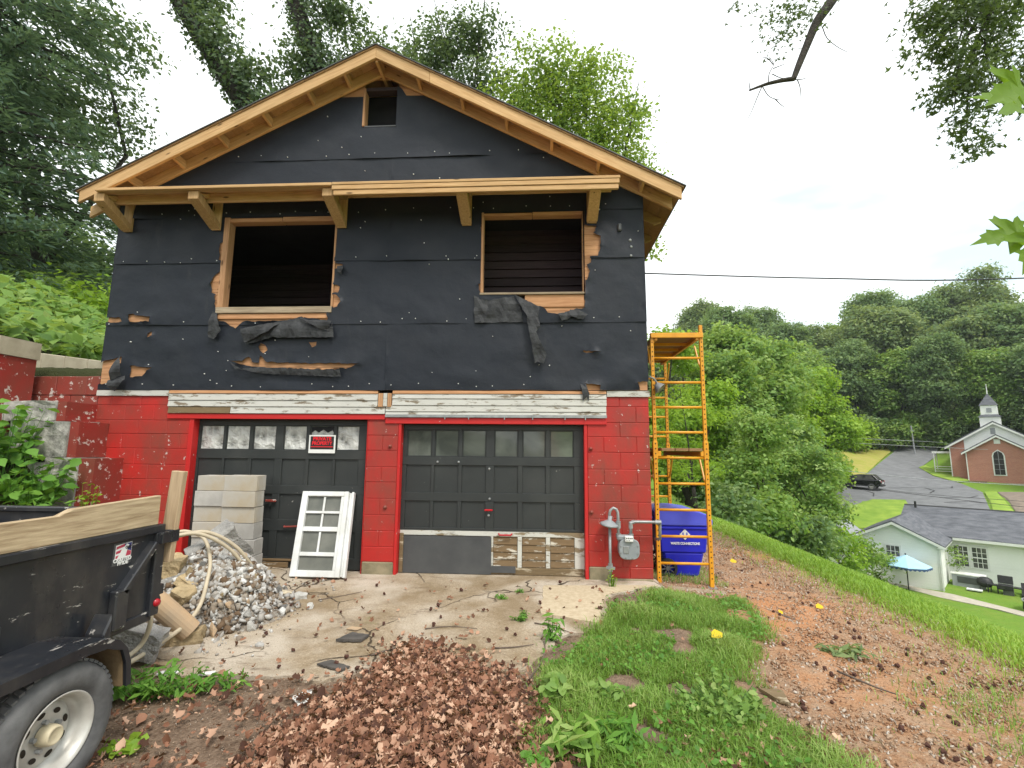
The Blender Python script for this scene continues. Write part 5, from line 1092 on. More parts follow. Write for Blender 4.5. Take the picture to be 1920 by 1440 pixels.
for i, (x, y, r, h, m, lb) in enumerate([(6.6, 11.5, 1.0, .9, 'lf_dark', 'dark shrub right behind the scaffold foot'), (8.6, 13.2, 1.15, 1.1, 'lf_mid', 'broad leafy shrub beside the dark scaffold shrub'), (11.0, 16, 1.5, 1.2, 'lf_dark', 'dark dense shrub under the small bank tree'),
    (13.6, 19.5, 1.5, 1.5, 'lf_mid', 'green shrub in front of the shed roof'), (15.9, 21.6, 1.3, 1.5, 'lf_bright', 'bright shrub between shed roof and white house'), (18.2, 23.6, 1.25, 1.7, 'lf_mid', 'shrub against the left corner of the white house'), (20.3, 25.6, .9, 1.6, 'lf_mid', 'tall weedy shrub touching the white gable wall'), (13, 22, 1.6, 2.2, 'lf_mid', 'taller shrub behind the green bank shrub')]):
    z = G(x, y); tree('shrub', (x, y, z), rblobs((x, y, z+.25), r, h, 12, 60+i), m, lb, .2, 26, 24, .28, 70+i, T_KITE, r0=.04, grp=SH, cat='shrub', nl=5)
# forest on the hill: a few tree shapes, each tree an object of its own
FT = []
for i, (mt, h, r) in enumerate([('lf_dark', 13, 6.2), ('lf_blue', 14, 6.8), ('lf_mid', 12, 5.6), ('lf_dark', 16, 5.6), ('lf_blue', 12, 6.4)]):
    rng = np.random.default_rng(80+i); bl = [(a, b, c_+h*.14*math.sin(a*1.3+i)*math.cos(b*1.1), p*.78, q*.78, w_*.85) for a, b, c_, p, q, w_ in rblobs((0, 0, 4.0), r*1.08, h, 40, 90+i)]; mb = MB(); limbs(mb, (0, 0, -1.5), bl, .38, rng, 6)
    P, N, T = crown_points(bl, 11, 24, .75, rng, .45); FT.append((mb.mesh('trunk'), leaf_mesh('crown', P, N, .52*(.7+.6*rng.random(len(P))), T, T_KITE, rng), mt))
for tm, cm, mt in FT: tm.materials.append(M['bark']); cm.materials.append(M[mt])
rf = random.Random(17); cnt = {}; kinds = ['dense dark tree', 'grey green spreading tree', 'lighter green tree', 'tall narrow dark tree', 'low wide grey green tree']; nf = 0
for row, (d, st) in enumerate([(80, 5.6), (91, 5.6), (104, 6), (118, 6.4), (134, 7)]):
    az = R(6); 
    while az < R(56):
        dd = d+rf.uniform(-4, 4); x, y = dd*math.sin(az), -6+dd*math.cos(az); az += st/d*rf.uniform(.85, 1.25)
        if row == 0 and (R(31) < az < R(39.5)): continue
        if math.hypot(x-54, y-60) < 13 or math.hypot(x-49, y-67) < 11: continue
        if row == 0 and az > R(39) and math.hypot(x-60, y-60) < 18: continue
        k = rf.choice([0, 0, 1, 2, 3, 4]); tm, cm, mt = FT[k]; cnt[row] = cnt.get(row, 0)+1
        ordn = ['first', 'second', 'third', 'fourth', 'fifth', 'sixth', 'seventh', 'eighth', 'ninth', 'tenth', 'eleventh', 'twelfth', 'thirteenth', 'fourteenth', 'fifteenth', 'sixteenth', 'seventeenth', 'eighteenth', 'nineteenth', 'twentieth'][cnt[row]-1]
        t = thing('forest_tree', (x, y, G(x, y)-.3), f'{kinds[k]}, {ordn} from the left in {["front", "second", "middle", "fourth", "topmost"][row]} row of the wooded hill'.replace(', ', ' '), 'tree', 'trees of the wooded hill behind the church')
        s = rf.uniform(.68, 1.12 if row < 3 else 1.32); t.rotation_euler = (0, 0, rf.uniform(0, 6.28)); t.scale = (s, s, s*rf.uniform(.9, 1.12)); link('trunk', tm, None, t); link('crown', cm, None, t); nf += 1
# bright bushes at the end of the road
for i, (x, y, lb) in enumerate([(50, 74, 'vivid green bush beside the road bend'), (54, 78, 'dark green bush right of the road bend'), (59, 77, 'round bush behind the church porch'), (64, 76, 'bush directly behind the steeple'), (46, 80, 'bush on the grassy rise left of the road')]):
    z = G(x, y); tree('bush', (x, y, z), rblobs((x, y, z+.4), 3.2, 4.2, 14, 130+i), ['lf_bright', 'lf_dark', 'lf_mid', 'lf_mid', 'lf_dark'][i], lb, .5, 12, 22, .6, 140+i, r0=.1, cat='bush', grp='bushes where the road bends behind the church')
# ivy covered hillside on the left (ground cover)
rng = np.random.default_rng(44); n = 36000; x = rng.uniform(-22, -7.2, n); y = rng.uniform(-6, 13, n); x, y = x[(y > .7) | (x < -7.7)], y[(y > .7) | (x < -7.7)]; n = len(x); P = np.c_[x, y, gh(x, y)+.10+.45*rng.random(n)**2+.35*np.maximum(0, np.sin(x*1.3)*np.sin(y*1.1+1))]
N = np.array([.25, -.35, .8])+rng.normal(size=(n, 3))*.4; o = link('ivy_ground_cover', leaf_mesh('ivy_ground_cover', P, N, .16+.16*rng.random(n), rng.normal(.5, .2, n), T_KITE, rng), 'lf_mid'); o['kind'] = 'stuff'
n = 9000; x = rng.uniform(-13, -7.0, n); y = rng.uniform(3.5, 9, n); P = np.c_[x, y, gh(x, y)+.3+1.9*rng.random(n)*np.clip((y-3)/4, .2, 1)]
tree('bush', (-10.5, 6, 4), [(-8.4, 5.2, 4.1, .9, .8, .9), (-9.6, 6.2, 4.9, 1.4, 1, 1.2), (-11.2, 6.6, 5.2, 1.5, 1, 1.2), (-8.2, 7.2, 5.6, 1.0, 1, 1.4), (-12.6, 6.0, 5.2, 1.4, 1, 1.0), (-8.0, 6.4, 6.4, .7, .7, .8)], 'lf_bright', 'sunlit yellow green bush between cedar and left house wall', .17, 30, 26, .30, 150, r0=.06, cat='bush')
# broad leaved plants above the trailer
def plantlet(name, base, r, h, n, leaf, label, mat, seed, tmpl=T_OVAL, cat='plant', grp=None):
    rng = np.random.default_rng(seed); t = thing(name, base, label, cat, grp); mb = MB(); P, N, T = [], [], []
    for k in range(n):
        a = rng.random()*6.283; q = r*math.sqrt(rng.random()); top = np.array([math.cos(a)*q, math.sin(a)*q, h*(.35+.65*rng.random())]); b0 = top*np.array([.35, .35, 0]); mb.tube([b0+np.array(base), (b0*.4+top*.6)+np.array(base), top+np.array(base)], [.006, .004, .002], 4, False)
        for j in range(5):
            s = .35+.65*j/4; c = b0+(top-b0)*s; e = rng.normal(size=3); e[2] = abs(e[2])*.3; e /= np.linalg.norm(e); P.append(c+e*leaf*.5); N.append(np.array([e[0]*.5, e[1]*.5-.25, .9])+rng.normal(size=3)*.25); T.append(rng.normal(.5, .2))
    part('stem', mb, mat, t); link('leaves', leaf_mesh('leaves', np.array(P), np.array(N), leaf*(.6+.7*rng.random(len(P))), np.array(T), tmpl, rng), mat, t); return t
PG = 'leafy plants growing over the stepped wall'
plantlet('leafy_plant', (-6.2, -.75, 1.25), .42, .85, 34, .15, 'big leaved plant at the left edge above the trailer board', 'weed', 1, grp=PG)
plantlet('leafy_plant', (-5.75, -.75, .85), .36, .66, 34, .13, 'round leaved plant in front of the stepped wall', 'weed', 2, grp=PG)
plantlet('leafy_plant', (-6.15, -1.0, .75), .42, .50, 34, .15, 'lower plant hanging over the trailer edge at the left', 'weed', 3, grp=PG)
plantlet('leafy_plant', (-5.65, -.85, .68), .34, .35, 50, .11, 'narrow leaved grassy plant right above the trailer board', 'weed', 4, T_LONG, grp=PG)
plantlet('leafy_plant', (-5.33, -.52, .62), .12, .55, 14, .065, 'small yellow green vine climbing the lowest painted step', 'lf_bright', 5, grp=PG)

# overhanging boughs, top right
rng = np.random.default_rng(55)
bt = thing('shade_tree', (9.2, -.3, G(9.2, -.3)), 'tree beyond the right edge whose leafy bough and bare bent branch overhang from above', 'tree'); bo = np.array(bt.location)
part('trunk', MB().tube(spline([(9.2, -.3, G(9.2, -.3)-.3), (9.1, -.2, 3), (8.9, 0, 6.5), (8.4, .2, 9), (7.6, .3, 11)], 4), list(np.linspace(.30, .14, 17)), 10), 'bark', bt, smooth=True)
mb = MB(); mb.tube(spline([(8.6, .15, 8.3), (6.4, .2, 9.4), (4.9, .15, 9.1), (4.3, .1, 8.3), (3.96, 0, 7.7), (3.74, 0, 7.38), (3.58, 0, 7.03), (3.43, 0, 6.68), (3.37, 0, 6.53)], 4), list(np.linspace(.10, .032, 33)), 8); mb.tube(spline([(3.38, 0, 6.54), (3.22, 0, 6.52), (3.04, 0, 6.48), (2.92, 0, 6.44), (2.79, 0, 6.39)], 4), list(np.linspace(.032, .012, 17)), 7); part('limb', mb, 'bark', bt, smooth=True)
tw = MB()
for pts in ([(3.04, 0, 6.48), (3.06, 0, 6.62), (3.10, 0, 6.70), (3.14, .02, 6.79), (3.08, .02, 6.9)], [(3.12, 0, 6.76), (3.05, 0, 6.86), (2.98, .02, 6.88)], [(3.12, 0, 6.70), (3.22, 0, 6.74), (3.27, 0, 6.76)], [(2.80, 0, 6.40), (2.80, .02, 6.55)], [(2.96, 0, 6.45), (2.88, 0, 6.27), (2.80, 0, 6.08), (2.74, 0, 5.96)], [(2.96, 0, 6.45), (3.04, .02, 6.32), (3.14, .02, 6.26), (3.22, 0, 6.23)], [(3.12, .02, 6.27), (3.18, 0, 6.17), (3.23, 0, 6.12)], [(3.38, 0, 6.52), (3.50, 0, 6.53), (3.54, 0, 6.55)], [(3.42, 0, 6.52), (3.45, 0, 6.38), (3.44, 0, 6.1)], [(3.10, 0, 6.62), (3.2, 0, 6.56), (3.28, 0, 6.55)], [(3.80, 0, 7.3), (3.85, 0, 7.12), (3.98, 0, 6.98), (4.10, 0, 6.90)]): tw.tube(spline(pts, 3), list(np.linspace(.007, .003, (len(pts)-1)*3+1)), 5)
part('twig', tw, 'bark', bt)
n = 330; P = np.r_[np.c_[3.35+rng.normal(0, .22, n), rng.normal(0, .18, n), 7.42+rng.normal(0, .16, n)], np.c_[3.55+rng.normal(0, .2, 160), rng.normal(0, .15, 160), 7.62+rng.normal(0, .1, 160)], np.c_[3.2+rng.normal(0, .08, 60), rng.normal(0, .1, 60), 7.1+rng.normal(0, .12, 60)], np.c_[2.75+rng.normal(0, .13, 50), rng.normal(0, .1, 50), 7.72+rng.normal(0, .05, 50)], np.c_[3.05+rng.normal(0, .12, 24), rng.normal(0, .1, 24), 6.75+rng.normal(0, .1, 24)*0+rng.normal(0, .01, 24)-9]]
P = P[P[:, 2] > 0]; link('leaves', leaf_mesh('leaves', P-bo, np.array([0, -.4, .8])+rng.normal(size=P.shape)*.6, .06+.05*rng.random(len(P)), rng.normal(.3, .15, len(P)), T_STAR, rng), 'lf_over', bt)
ob = bt; mb = MB(); mb.tube(spline([(8.95, -.05, 6.3), (7.8, .2, 7.9), (6.6, .3, 8.4)], 5), list(np.linspace(.11, .04, 11)), 8)
ends = [(5.0, 0, 7.3), (5.1, 0, 6.6), (5.35, 0, 6.0), (5.55, .1, 5.7), (5.9, 0, 6.2), (5.6, .2, 6.9), (5.3, 0, 7.6), (6.2, .1, 7.2)]
for e in ends: mb.tube(spline([(6.6, .3, 8.4), ((6.1+e[0])/2, .15, (8.0+e[2])/2+.1), e], 5), list(np.linspace(.026, .005, 11)), 6)
part('limb', mb, 'bark', ob, smooth=True)
P, N, T = crown_points([(5.2, 0, 7.35, .45, .3, .3), (5.6, .05, 7.5, .6, .4, .35), (5.3, 0, 6.85, .45, .3, .35), (5.5, 0, 6.4, .40, .3, .35), (5.45, 0, 5.85, .28, .2, .22), (5.65, .05, 5.55, .2, .2, .18), (6.0, .1, 6.9, .5, .4, .4), (6.3, .1, 7.5, .5, .4, .4), (5.95, 0, 6.2, .25, .2, .35), (5.25, 0, 6.25, .22, .2, .18), (6.4, .1, 6.5, .4, .3, .5)], 210, 18, .11, rng, .8, .3)
link('leaves', leaf_mesh('leaves', P-bo, N, .07+.075*rng.random(len(P)), T, T_STAR, rng), 'lf_over', ob)
mt_ = thing('maple_sapling', (3.0, -4.5, G(3, -4.5)), 'maple sapling beyond the right edge showing only its large bright leaves', 'tree'); mo = np.array(mt_.location)
part('trunk', MB().tube(spline([(3.0, -4.5, G(3, -4.5)-.1), (2.9, -4.5, 1.6), (2.75, -4.5, 2.8), (2.6, -4.5, 3.6)], 4), list(np.linspace(.03, .010, 13)), 6), 'bark', mt_, smooth=True)
P = np.array([(1.44, -4.60, 2.70), (1.50, -4.58, 2.60), (1.40, -4.62, 2.20), (1.37, -4.6, 2.235), (1.47, -4.55, 2.24), (1.52, -4.5, 2.72), (1.55, -4.6, 2.3), (1.50, -4.6, 2.5)])
N = np.array([(.2, -.95, .15), (.5, -.8, .2), (.1, -.95, .2), (-.3, -.9, .3), (.3, -.9, .0), (.1, -.9, .3), (.1, -.9, .2), (.4, -.7, .5)])
link('leaves', leaf_mesh('leaves', P-mo, N, np.array([.20, .15, .17, .15, .15, .19, .18, .15]), np.array([.55, .45, .6, .45, .5, .5, .4, .5]), T_MAPLE_BIG, rng, np.array([(-.7, 0, -.75), (-.5, 0, -.9), (-.5, 0, -.9), (-.95, 0, -.35), (-.3, 0, -.9), (-.8, 0, -.4), (-.4, 0, -.9), (-.7, 0, -.7)])), 'lf_maple', mt_)
part('twig', MB().tube([(2.80, -4.5, 2.5), (1.9, -4.5, 2.9), (1.62, -4.55, 2.72), (1.5, -4.6, 2.68)], [.008, .006, .004, .002], 5).tube([(2.88, -4.5, 1.9), (1.9, -4.5, 2.5), (1.6, -4.55, 2.32), (1.45, -4.6, 2.24)], [.008, .006, .004, .002], 5), 'bark', mt_)
# ------------------------------------------------------------------ the valley: lot, road, lawns, houses
M['asphalt'] = m_simple('grey_asphalt', (.15, .153, .16), (.205, .208, .215), 1.2, .9, .2, .01, detail=8)
M['lawn'] = m_simple('mown_lawn', (.16, .27, .03), (.26, .36, .05), .9, .95, .4, .05, detail=8)
M['dry_lawn'] = m_simple('yellow_slope_grass', (.30, .31, .05), (.38, .33, .09), .8, .95, .4, .05, detail=8)
M['walk'] = m_simple('pale_walk', (.50, .45, .37), (.40, .36, .29), 3, .95, .2, .01)
M['brownwalk'] = m_simple('brown_walk', (.24, .19, .15), (.18, .145, .115), 2, .95, .2, .01)
M['tarseal'] = m_simple('crack_sealer', (.025, .025, .027), (.035, .035, .036), 3, .7, 0)
def siding():
    t = NT('white_lap_siding'); z = t.sep()[2]; s = t.math('FRACT', t.math('MULTIPLY', z, 5.6)); c = t.mix(t.ramp(t.noise(1.6, 6), [(.4, 0), (.75, .5)]), (.84, .84, .81), (.74, .75, .71)); t.set(c, .6); t.bump(t.ramp(s, [(0, 1), (.88, .25), (.97, 0), (1, 1)]), .45, .02); return t.m
M['siding'] = siding()
def shingle():
    t = NT('grey_shingles'); n = t.noise(1.4, 6, t.vec(1, 1, 6)); c = t.mix(t.ramp(n, [(.35, 0), (.65, 1)]), (.09, .095, .11), (.165, .17, .19)); c = t.mix(t.ramp(t.noise(20, 3), [(.4, 0), (.7, .3)]), c, (.05, .05, .055)); t.set(c, .95); z = t.math('FRACT', t.math('MULTIPLY', t.sep()[2], 12)); t.bump(z, .4, .02); return t.m
M['shingle'] = shingle()
def brick():
    t = NT('red_brick'); b = t.n.new('ShaderNodeTexBrick'); b.inputs['Color1'].default_value = (.38, .115, .075, 1); b.inputs['Color2'].default_value = (.46, .16, .105, 1); b.inputs['Mortar'].default_value = (.46, .33, .27, 1)
    b.inputs['Scale'].default_value = 1; b.inputs['Brick Width'].default_value = .22; b.inputs['Row Height'].default_value = .075; b.inputs['Mortar Size'].default_value = .010
    x, y, z = t.sep()[0:3]; cx = t.n.new('ShaderNodeCombineXYZ'); t.l.new(t.math('SUBTRACT', x, y), cx.inputs[0]); t.l.new(z, cx.inputs[1]); t.l.new(cx.outputs[0], b.inputs['Vector'])
    c = t.mix(t.ramp(t.noise(.6, 6, t.vec(1, 1, 4)), [(.4, 0), (.7, .35)]), b.outputs[0], (.52, .26, .20)); t.set(c, .9); t.bump(b.outputs[1], -.3, .01); return t.m
M['brick'] = brick()
M['winglass'] = glass('far_window_glass', (.05, .05, .055), (.16, .15, .15), .1, 1.5)
M['louver'] = m_simple('grey_louver', (.34, .35, .37), (.28, .29, .31), 4, .7, .1)
M['bluefab'] = m_simple('pale_blue_canvas', (.36, .60, .78), (.40, .63, .80), 3, .8, .1)
M['bluetrim'] = m_simple('dark_blue_scallops', (.035, .07, .16), (.05, .09, .2), 5, .8, .1)
M['carblack'] = m_simple('black_car_paint', (.010, .010, .013), (.012, .012, .015), 2, .18, 0, spec=.7)
U = Vector((.72, -.69, 0)).normalized(); B_ = Vector((-U.y, U.x, 0))
drape('parking_lot', [(24.0, 38.9), (28.5, 44.5), (33, 50.3), (40, 57.2), (47.5, 65.2), (56.5, 75), (63, 84), (70, 82), (60, 71.5), (54.5, 66.5), (52, 64), (49.8, 59), (48.6, 53.5), (44.6, 46.2), (37.7, 37.5), (33, 35), (28, 36.5)], 'asphalt', .10, 1.6, .1)
drape('grass_island', [(26.2, 39.3), (27.6, 41.3), (29.8, 43.2), (33.2, 45.2), (35.5, 44), (33, 39.5), (29.5, 37.6), (27.2, 38.0)], 'lawn', .20, 1.2, .1)
drape('drive_apron', [(21.5, 37.2), (24.2, 38.6), (28.0, 36.2), (29.2, 34.2), (27.4, 32.9), (24, 35.2)], 'walk', .12, 1.2, .1)
drape('church_lawn', [(51.9, 64), (49.9, 59), (48.8, 54.2), (51.5, 55.8), (53.2, 61.5), (54.3, 66)], 'lawn', .16, 1.2, .1)
drape('grass_verge', [(44.8, 46.2), (46.3, 46.6), (39.2, 37.2), (37.8, 37.5)], 'lawn', .16, 1.2, .1); drape('church_walk', [(46.4, 46.6), (48.6, 46.2), (41.2, 36.6), (39.3, 37.1)], 'brownwalk', .12, 1.2, .1); drape('grass_verge', [(48.7, 46.2), (50.6, 46), (43.2, 36), (41.3, 36.5)], 'lawn', .16, 1.2, .1)
drape('grassy_rise', [(40.2, 57.5), (47.4, 65.4), (56.2, 75.3), (60, 83), (50, 84), (43, 76), (38, 64)], 'dry_lawn', .10, 1.6, .05); drape('roadside_lawn', [(23.8, 39.2), (28.3, 44.8), (32.8, 50.6), (39.6, 57.3), (36, 62), (26, 54), (19, 44)], 'lawn', .10, 1.6, .05)
drape('garden_walk', [(20.6, 29.6), (21.4, 30.0), (23.1, 26.6), (23.9, 24.6), (25.0, 22.4), (25.9, 19.6), (26.6, 15.8), (25.6, 15.6), (24.9, 19.2), (24.0, 22.0), (22.8, 24.3), (22.1, 26.3)], 'walk', .05, .6, .05)
mb = MB()
def seal(pts, w=.11):
    for a, b in zip(pts, pts[1:]):
        n = max(1, int(math.hypot(b[0]-a[0], b[1]-a[1])/.8))
        for k in range(n):
            p = [(a[0]+(b[0]-a[0])*t, a[1]+(b[1]-a[1])*t) for t in (k/n, (k+1)/n)]; d = Vector((p[1][0]-p[0][0], p[1][1]-p[0][1], 0)).normalized(); s = Vector((-d.y, d.x, 0))*w/2
            q = [Vector((*p[0], 0))-s, Vector((*p[0], 0))+s, Vector((*p[1], 0))+s, Vector((*p[1], 0))-s]; mb.add([(v.x, v.y, float(gh(v.x, v.y))+.125) for v in q], [(0, 1, 2, 3)])
seal([(34.5, 47), (36, 49.2), (36.2, 51.8)]); seal([(39.5, 52), (42.5, 50.8), (42, 48.8), (40.3, 47.2)]); seal([(42.5, 50.8), (44.6, 49.8), (45.6, 51)]); seal([(39, 44.2), (40.8, 43.2), (42.6, 44.4)]); seal([(37.5, 42), (39.2, 41.4), (39.8, 40.2)])
struct('sealed_cracks', mb.mesh('sealed_cracks'), 'tarseal')

class LB_:
    """shapes in a building's own frame: a along the front to the right, b away from the camera, z up"""
    def __init__(s, O): s.O = Vector(O)
    def P(s, a, b, z): return s.O+U*a+B_*b+Vector((0, 0, z))
    def box(s, a0, a1, b0, b1, z0, z1, mb=None):
        mb = mb or MB(); vs = [s.P(a, b, z) for z in (z0, z1) for b in (b0, b1) for a in (a0, a1)]
        return mb.add(vs, [(0, 2, 3, 1), (4, 5, 7, 6), (0, 1, 5, 4), (2, 6, 7, 3), (0, 4, 6, 2), (1, 3, 7, 5)])
    def prism(s, poly, b0, b1, mb=None):      # outline in (a,z) extruded along b
        mb = mb or MB(); n = len(poly); vs = [s.P(a, b0, z) for a, z in poly]+[s.P(a, b1, z) for a, z in poly]
        return mb.add(vs, [tuple(range(n)), tuple(range(2*n-1, n-1, -1))]+[(i, i+n, (i+1) % n+n, (i+1) % n) for i in range(n)])
    def prism_b(s, poly, a0, a1, mb=None):    # outline in (b,z) extruded along a
        mb = mb or MB(); n = len(poly); vs = [s.P(a0, b, z) for b, z in poly]+[s.P(a1, b, z) for b, z in poly]
        return mb.add(vs, [tuple(range(n)), tuple(range(2*n-1, n-1, -1))]+[(i, i+n, (i+1) % n+n, (i+1) % n) for i in range(n)])
# white ranch house
H = LB_((24.09, 25.64, -6.5)); wh_ = thing('white_house', H.P(2, 6, 0), 'white sided single storey house with a grey shingle roof below the bank', 'house')
part('gable_wall', H.prism([(-4.2, -.6), (0, -.6), (0, 2.55), (-2.1, 3.62), (-4.2, 2.55)], 0, 7.5), 'siding', wh_); part('main_wall', H.box(-.01, 15, 4, 12, -.6, 2.72), 'siding', wh_)
part('main_roof', H.prism_b([(3.55, 2.62), (8, 4.12), (12.5, 2.62), (12.5, 2.72), (8, 4.24), (3.55, 2.72)], -2.6, 15.4), 'shingle', wh_)
part('wing_roof', H.prism([(-4.55, 2.48), (-2.1, 3.74), (.35, 2.48), (.35, 2.58), (-2.1, 3.86), (-4.55, 2.58)], -.33, 8.5), 'shingle', wh_)
part('rake_trim', H.prism([(-4.55, 2.36), (-2.1, 3.60), (.35, 2.36), (.35, 2.52), (-2.1, 3.76), (-4.55, 2.52)], -.36, -.335), 'white', wh_)
part('soffit', H.prism([(-4.5, 2.40), (-4.2, 2.40), (-4.2, 2.5), (-4.5, 2.5)], -.33, 7), 'white', wh_); part('soffit', H.prism([(.005, 2.40), (.33, 2.40), (.33, 2.49), (.005, 2.5)], -.33, 3.9), 'white', wh_)
part('eave_fascia', H.box(.36, 15.4, 3.51, 3.545, 2.52, 2.68), 'white', wh_); part('ridge_cap', H.prism_b([(7.9, 4.22), (8.1, 4.22), (8, 4.29)], -2.6, 15.4), 'black', wh_)
part('corner_trim', H.box(-.07, .02, -.03, .02, -.6, 2.45), 'white', wh_); part('corner_trim', H.box(-4.22, -4.13, -.03, .02, -.6, 2.45), 'white', wh_)
part('downspout', H.box(.03, .11, -.08, -.02, -.55, 2.45), 'white', wh_)
part('vent_pipe', MB().tube([H.P(-1.9, 7.6, 3.9), H.P(-1.9, 7.6, 4.55)], .07, 8), 'black', wh_)
def window(F, a0, a1, b, z0, z1, par, rows=2, cols=3, arch=False):
    w = part('window', F.box(a0-.1, a1+.1, b-.06, b+.02, z0-.1, z1+.1), 'white', par); part('pane', F.box(a0, a1, b-.075, b-.0605, z0, z1), 'winglass', w); m = MB()
    for k in range(1, cols): x = a0+(a1-a0)*k/cols; F.box(x-.015, x+.015, b-.09, b-.076, z0, z1, m)
    for k in range(1, rows*2): z = z0+(z1-z0)*k/(rows*2); h = .035 if k == rows else .014; F.box(a0, a1, b-.095, b-.0765, z-h, z+h, m)
    part('muntin', m, 'white', w); return w
window(H, -2.53, -1.88, 0, .95, 2.24, wh_); window(H, .33, .98, 4, .92, 2.14, wh_); window(H, 1.2, 1.85, 4, .92, 2.14, wh_)
# church
K = LB_((52.0, 56.5, -1.62)); ch = thing('brick_church', K.P(2.5, 3, 0), 'red brick church with a white gable and small white steeple across the car park', 'church')
part('front_wall', K.prism([(0, -1), (5.6, -1), (5.6, 3.45), (2.8, 5.3), (0, 3.45)], 0, 1.49), 'brick', ch)
part('side_wall', K.box(-1.57, 6.9, 1.5, 16, -1, 4.1), 'brick', ch)
part('white_gable', K.prism([(-.15, 3.2), (5.75, 3.2), (6.9, 4.05), (2.6, 6.95), (-.15, 5.1)], 1.44, 1.497), 'siding', ch); part('gable_side', K.prism([(-1.57, 4.101), (6.9, 4.101), (2.62, 6.9)], 1.5, 15.9), 'brick', ch)
part('main_roof', K.prism([(-2.0, 3.95), (2.62, 7.0), (7.3, 3.95), (7.3, 4.12), (2.62, 7.2), (-2.0, 4.12)], 1.1, 16.3), 'shingle', ch); part('rake_trim', K.prism([(-2.0, 3.75), (2.62, 6.8), (7.3, 3.75), (7.3, 3.98), (2.62, 7.03), (-2.0, 3.98)], 1.05, 1.095), 'white', ch)
part('front_roof', K.prism([(-.4, 3.25), (2.8, 5.38), (6.0, 3.25), (6.0, 3.40), (2.8, 5.55), (-.4, 3.40)], -.35, 1.43), 'shingle', ch); part('rake_trim', K.prism([(-.4, 3.08), (2.8, 5.20), (6.0, 3.08), (6.0, 3.28), (2.8, 5.41), (-.4, 3.28)], -.40, -.355), 'white', ch)
part('downspout', K.box(-.03, .07, -.09, -.01, -.5, 3.3), 'white', ch); part('downspout', K.box(-1.6, -1.5, 1.42, 1.49, -.5, 4.0), 'white', ch)
part('gable_vent', K.box(2.32, 2.75, 1.40, 1.44, 5.62, 6.35), 'louver', ch); part('plaque', K.box(2.55, 3.1, -.06, -.002, 4.42, 5.0), 'white', ch)
arch = lambda g: [(2.36-g, .8-g), (3.22+g, .8-g), (3.22+g, 3.0), (3.12+g, 3.35), (2.79, 3.62+g), (2.46-g, 3.35), (2.36-g, 3.0)]
aw = part('arched_window', K.prism(arch(.12), -.05, -.001), 'white', ch); part('pane', K.prism(arch(0), -.08, -.0505), 'sign_black', aw)
m = MB(); [K.box(2.77, 2.81, -.10, -.081, .8, 3.6, m)]; [K.box(2.36, 3.22, -.10, -.0815, z, z+.03, m) for z in (1.4, 2.0, 2.6)]; part('leading', m, 'louver', aw)
stp = part('steeple', K.box(1.45, 3.3, 2.4, 4.25, 5.8, 7.75), 'siding', ch)
def frus4(a0, a1, b0, b1, z0, a2, a3, b2, b3, z1):
    m = MB(); vs = [K.P(a, b, z0) for a, b in ((a0, b0), (a1, b0), (a1, b1), (a0, b1))]+[K.P(a, b, z1) for a, b in ((a2, b2), (a3, b2), (a3, b3), (a2, b3))]
    return m.add(vs, [(3, 2, 1, 0), (4, 5, 6, 7), (0, 1, 5, 4), (1, 2, 6, 5), (2, 3, 7, 6), (3, 0, 4, 7)])
part('skirt_roof', frus4(1.32, 3.43, 2.27, 4.38, 7.751, 1.65, 3.1, 2.6, 4.05, 8.1), 'shingle', stp); part('belfry', K.box(1.62, 3.13, 2.57, 4.08, 8.05, 9.2), 'siding', stp); part('louver', K.box(2.15, 2.62, 2.52, 2.569, 8.32, 8.85), 'louver', stp)
part('spire', frus4(1.5, 3.25, 2.45, 4.2, 9.201, 2.36, 2.39, 3.31, 3.34, 10.75), 'shingle', stp); part('finial', MB().tube([K.P(2.375, 3.325, 10.6), K.P(2.375, 3.325, 11.9)], [.06, .03], 6), 'white', stp)
po = part('porch_roof', K.box(-3.5, -1.58, 3.2, 6.0, 3.25, 3.5), 'white', ch); m = MB()
[K.box(a, a+.1, b, b+.1, -.6, 3.25, m) for a, b in ((-3.4, 3.3), (-3.4, 5.8), (-1.75, 3.3))]; [K.box(-3.4, -1.6, 3.3, 3.36, z, z+.07, m) for z in (.9, 1.2, 1.5)]; part('porch_rail', m, 'white', po); part('porch_floor', K.box(-3.5, -1.6, 3.2, 6, -.2, .35), 'grey_wood', po)
part('foundation', K.box(-.06, 5.7, -.06, 0, -1, -.15), 'walk', ch); part('entry_steps', K.box(-.9, 1.6, -1.1, -.08, -.5, -.02), 'brown_board', ch)
# black car
cz = float(gh(36.4, 52.3))+.1; V0 = LB_((36.4, 52.3, cz)); car = thing('parked_car', (36.4, 52.3, cz), 'black sport utility car parked under the vivid tree by the lot', 'car')
prof = [(-2.25, .35), (-2.3, .75), (-2.15, .98), (-1.2, 1.08), (-.6, 1.52), (.3, 1.66), (1.6, 1.62), (2.15, 1.10), (2.28, 1.02), (2.3, .40)]
part('body', V0.prism([(-2.25, .35), (-2.3, .75), (-2.15, .98), (-1.2, 1.06), (2.2, 1.10), (2.3, 1.02), (2.3, .40)], -.92, .92), 'carblack', car, .06)
part('cabin', V0.prism([(-1.15, 1.03), (-.55, 1.50), (.2, 1.66), (1.6, 1.64), (2.12, 1.06)], -.80, .80), 'carblack', car, .06)
part('side_glass', V0.prism([(-.95, 1.10), (-.5, 1.46), (.2, 1.56), (1.4, 1.55), (1.75, 1.12)], -.815, -.803), 'winglass', car); part('rear_glass', V0.prism([(2.10, 1.12), (2.13, 1.12), (1.70, 1.56), (1.67, 1.56)], -.68, .68), 'winglass', car)
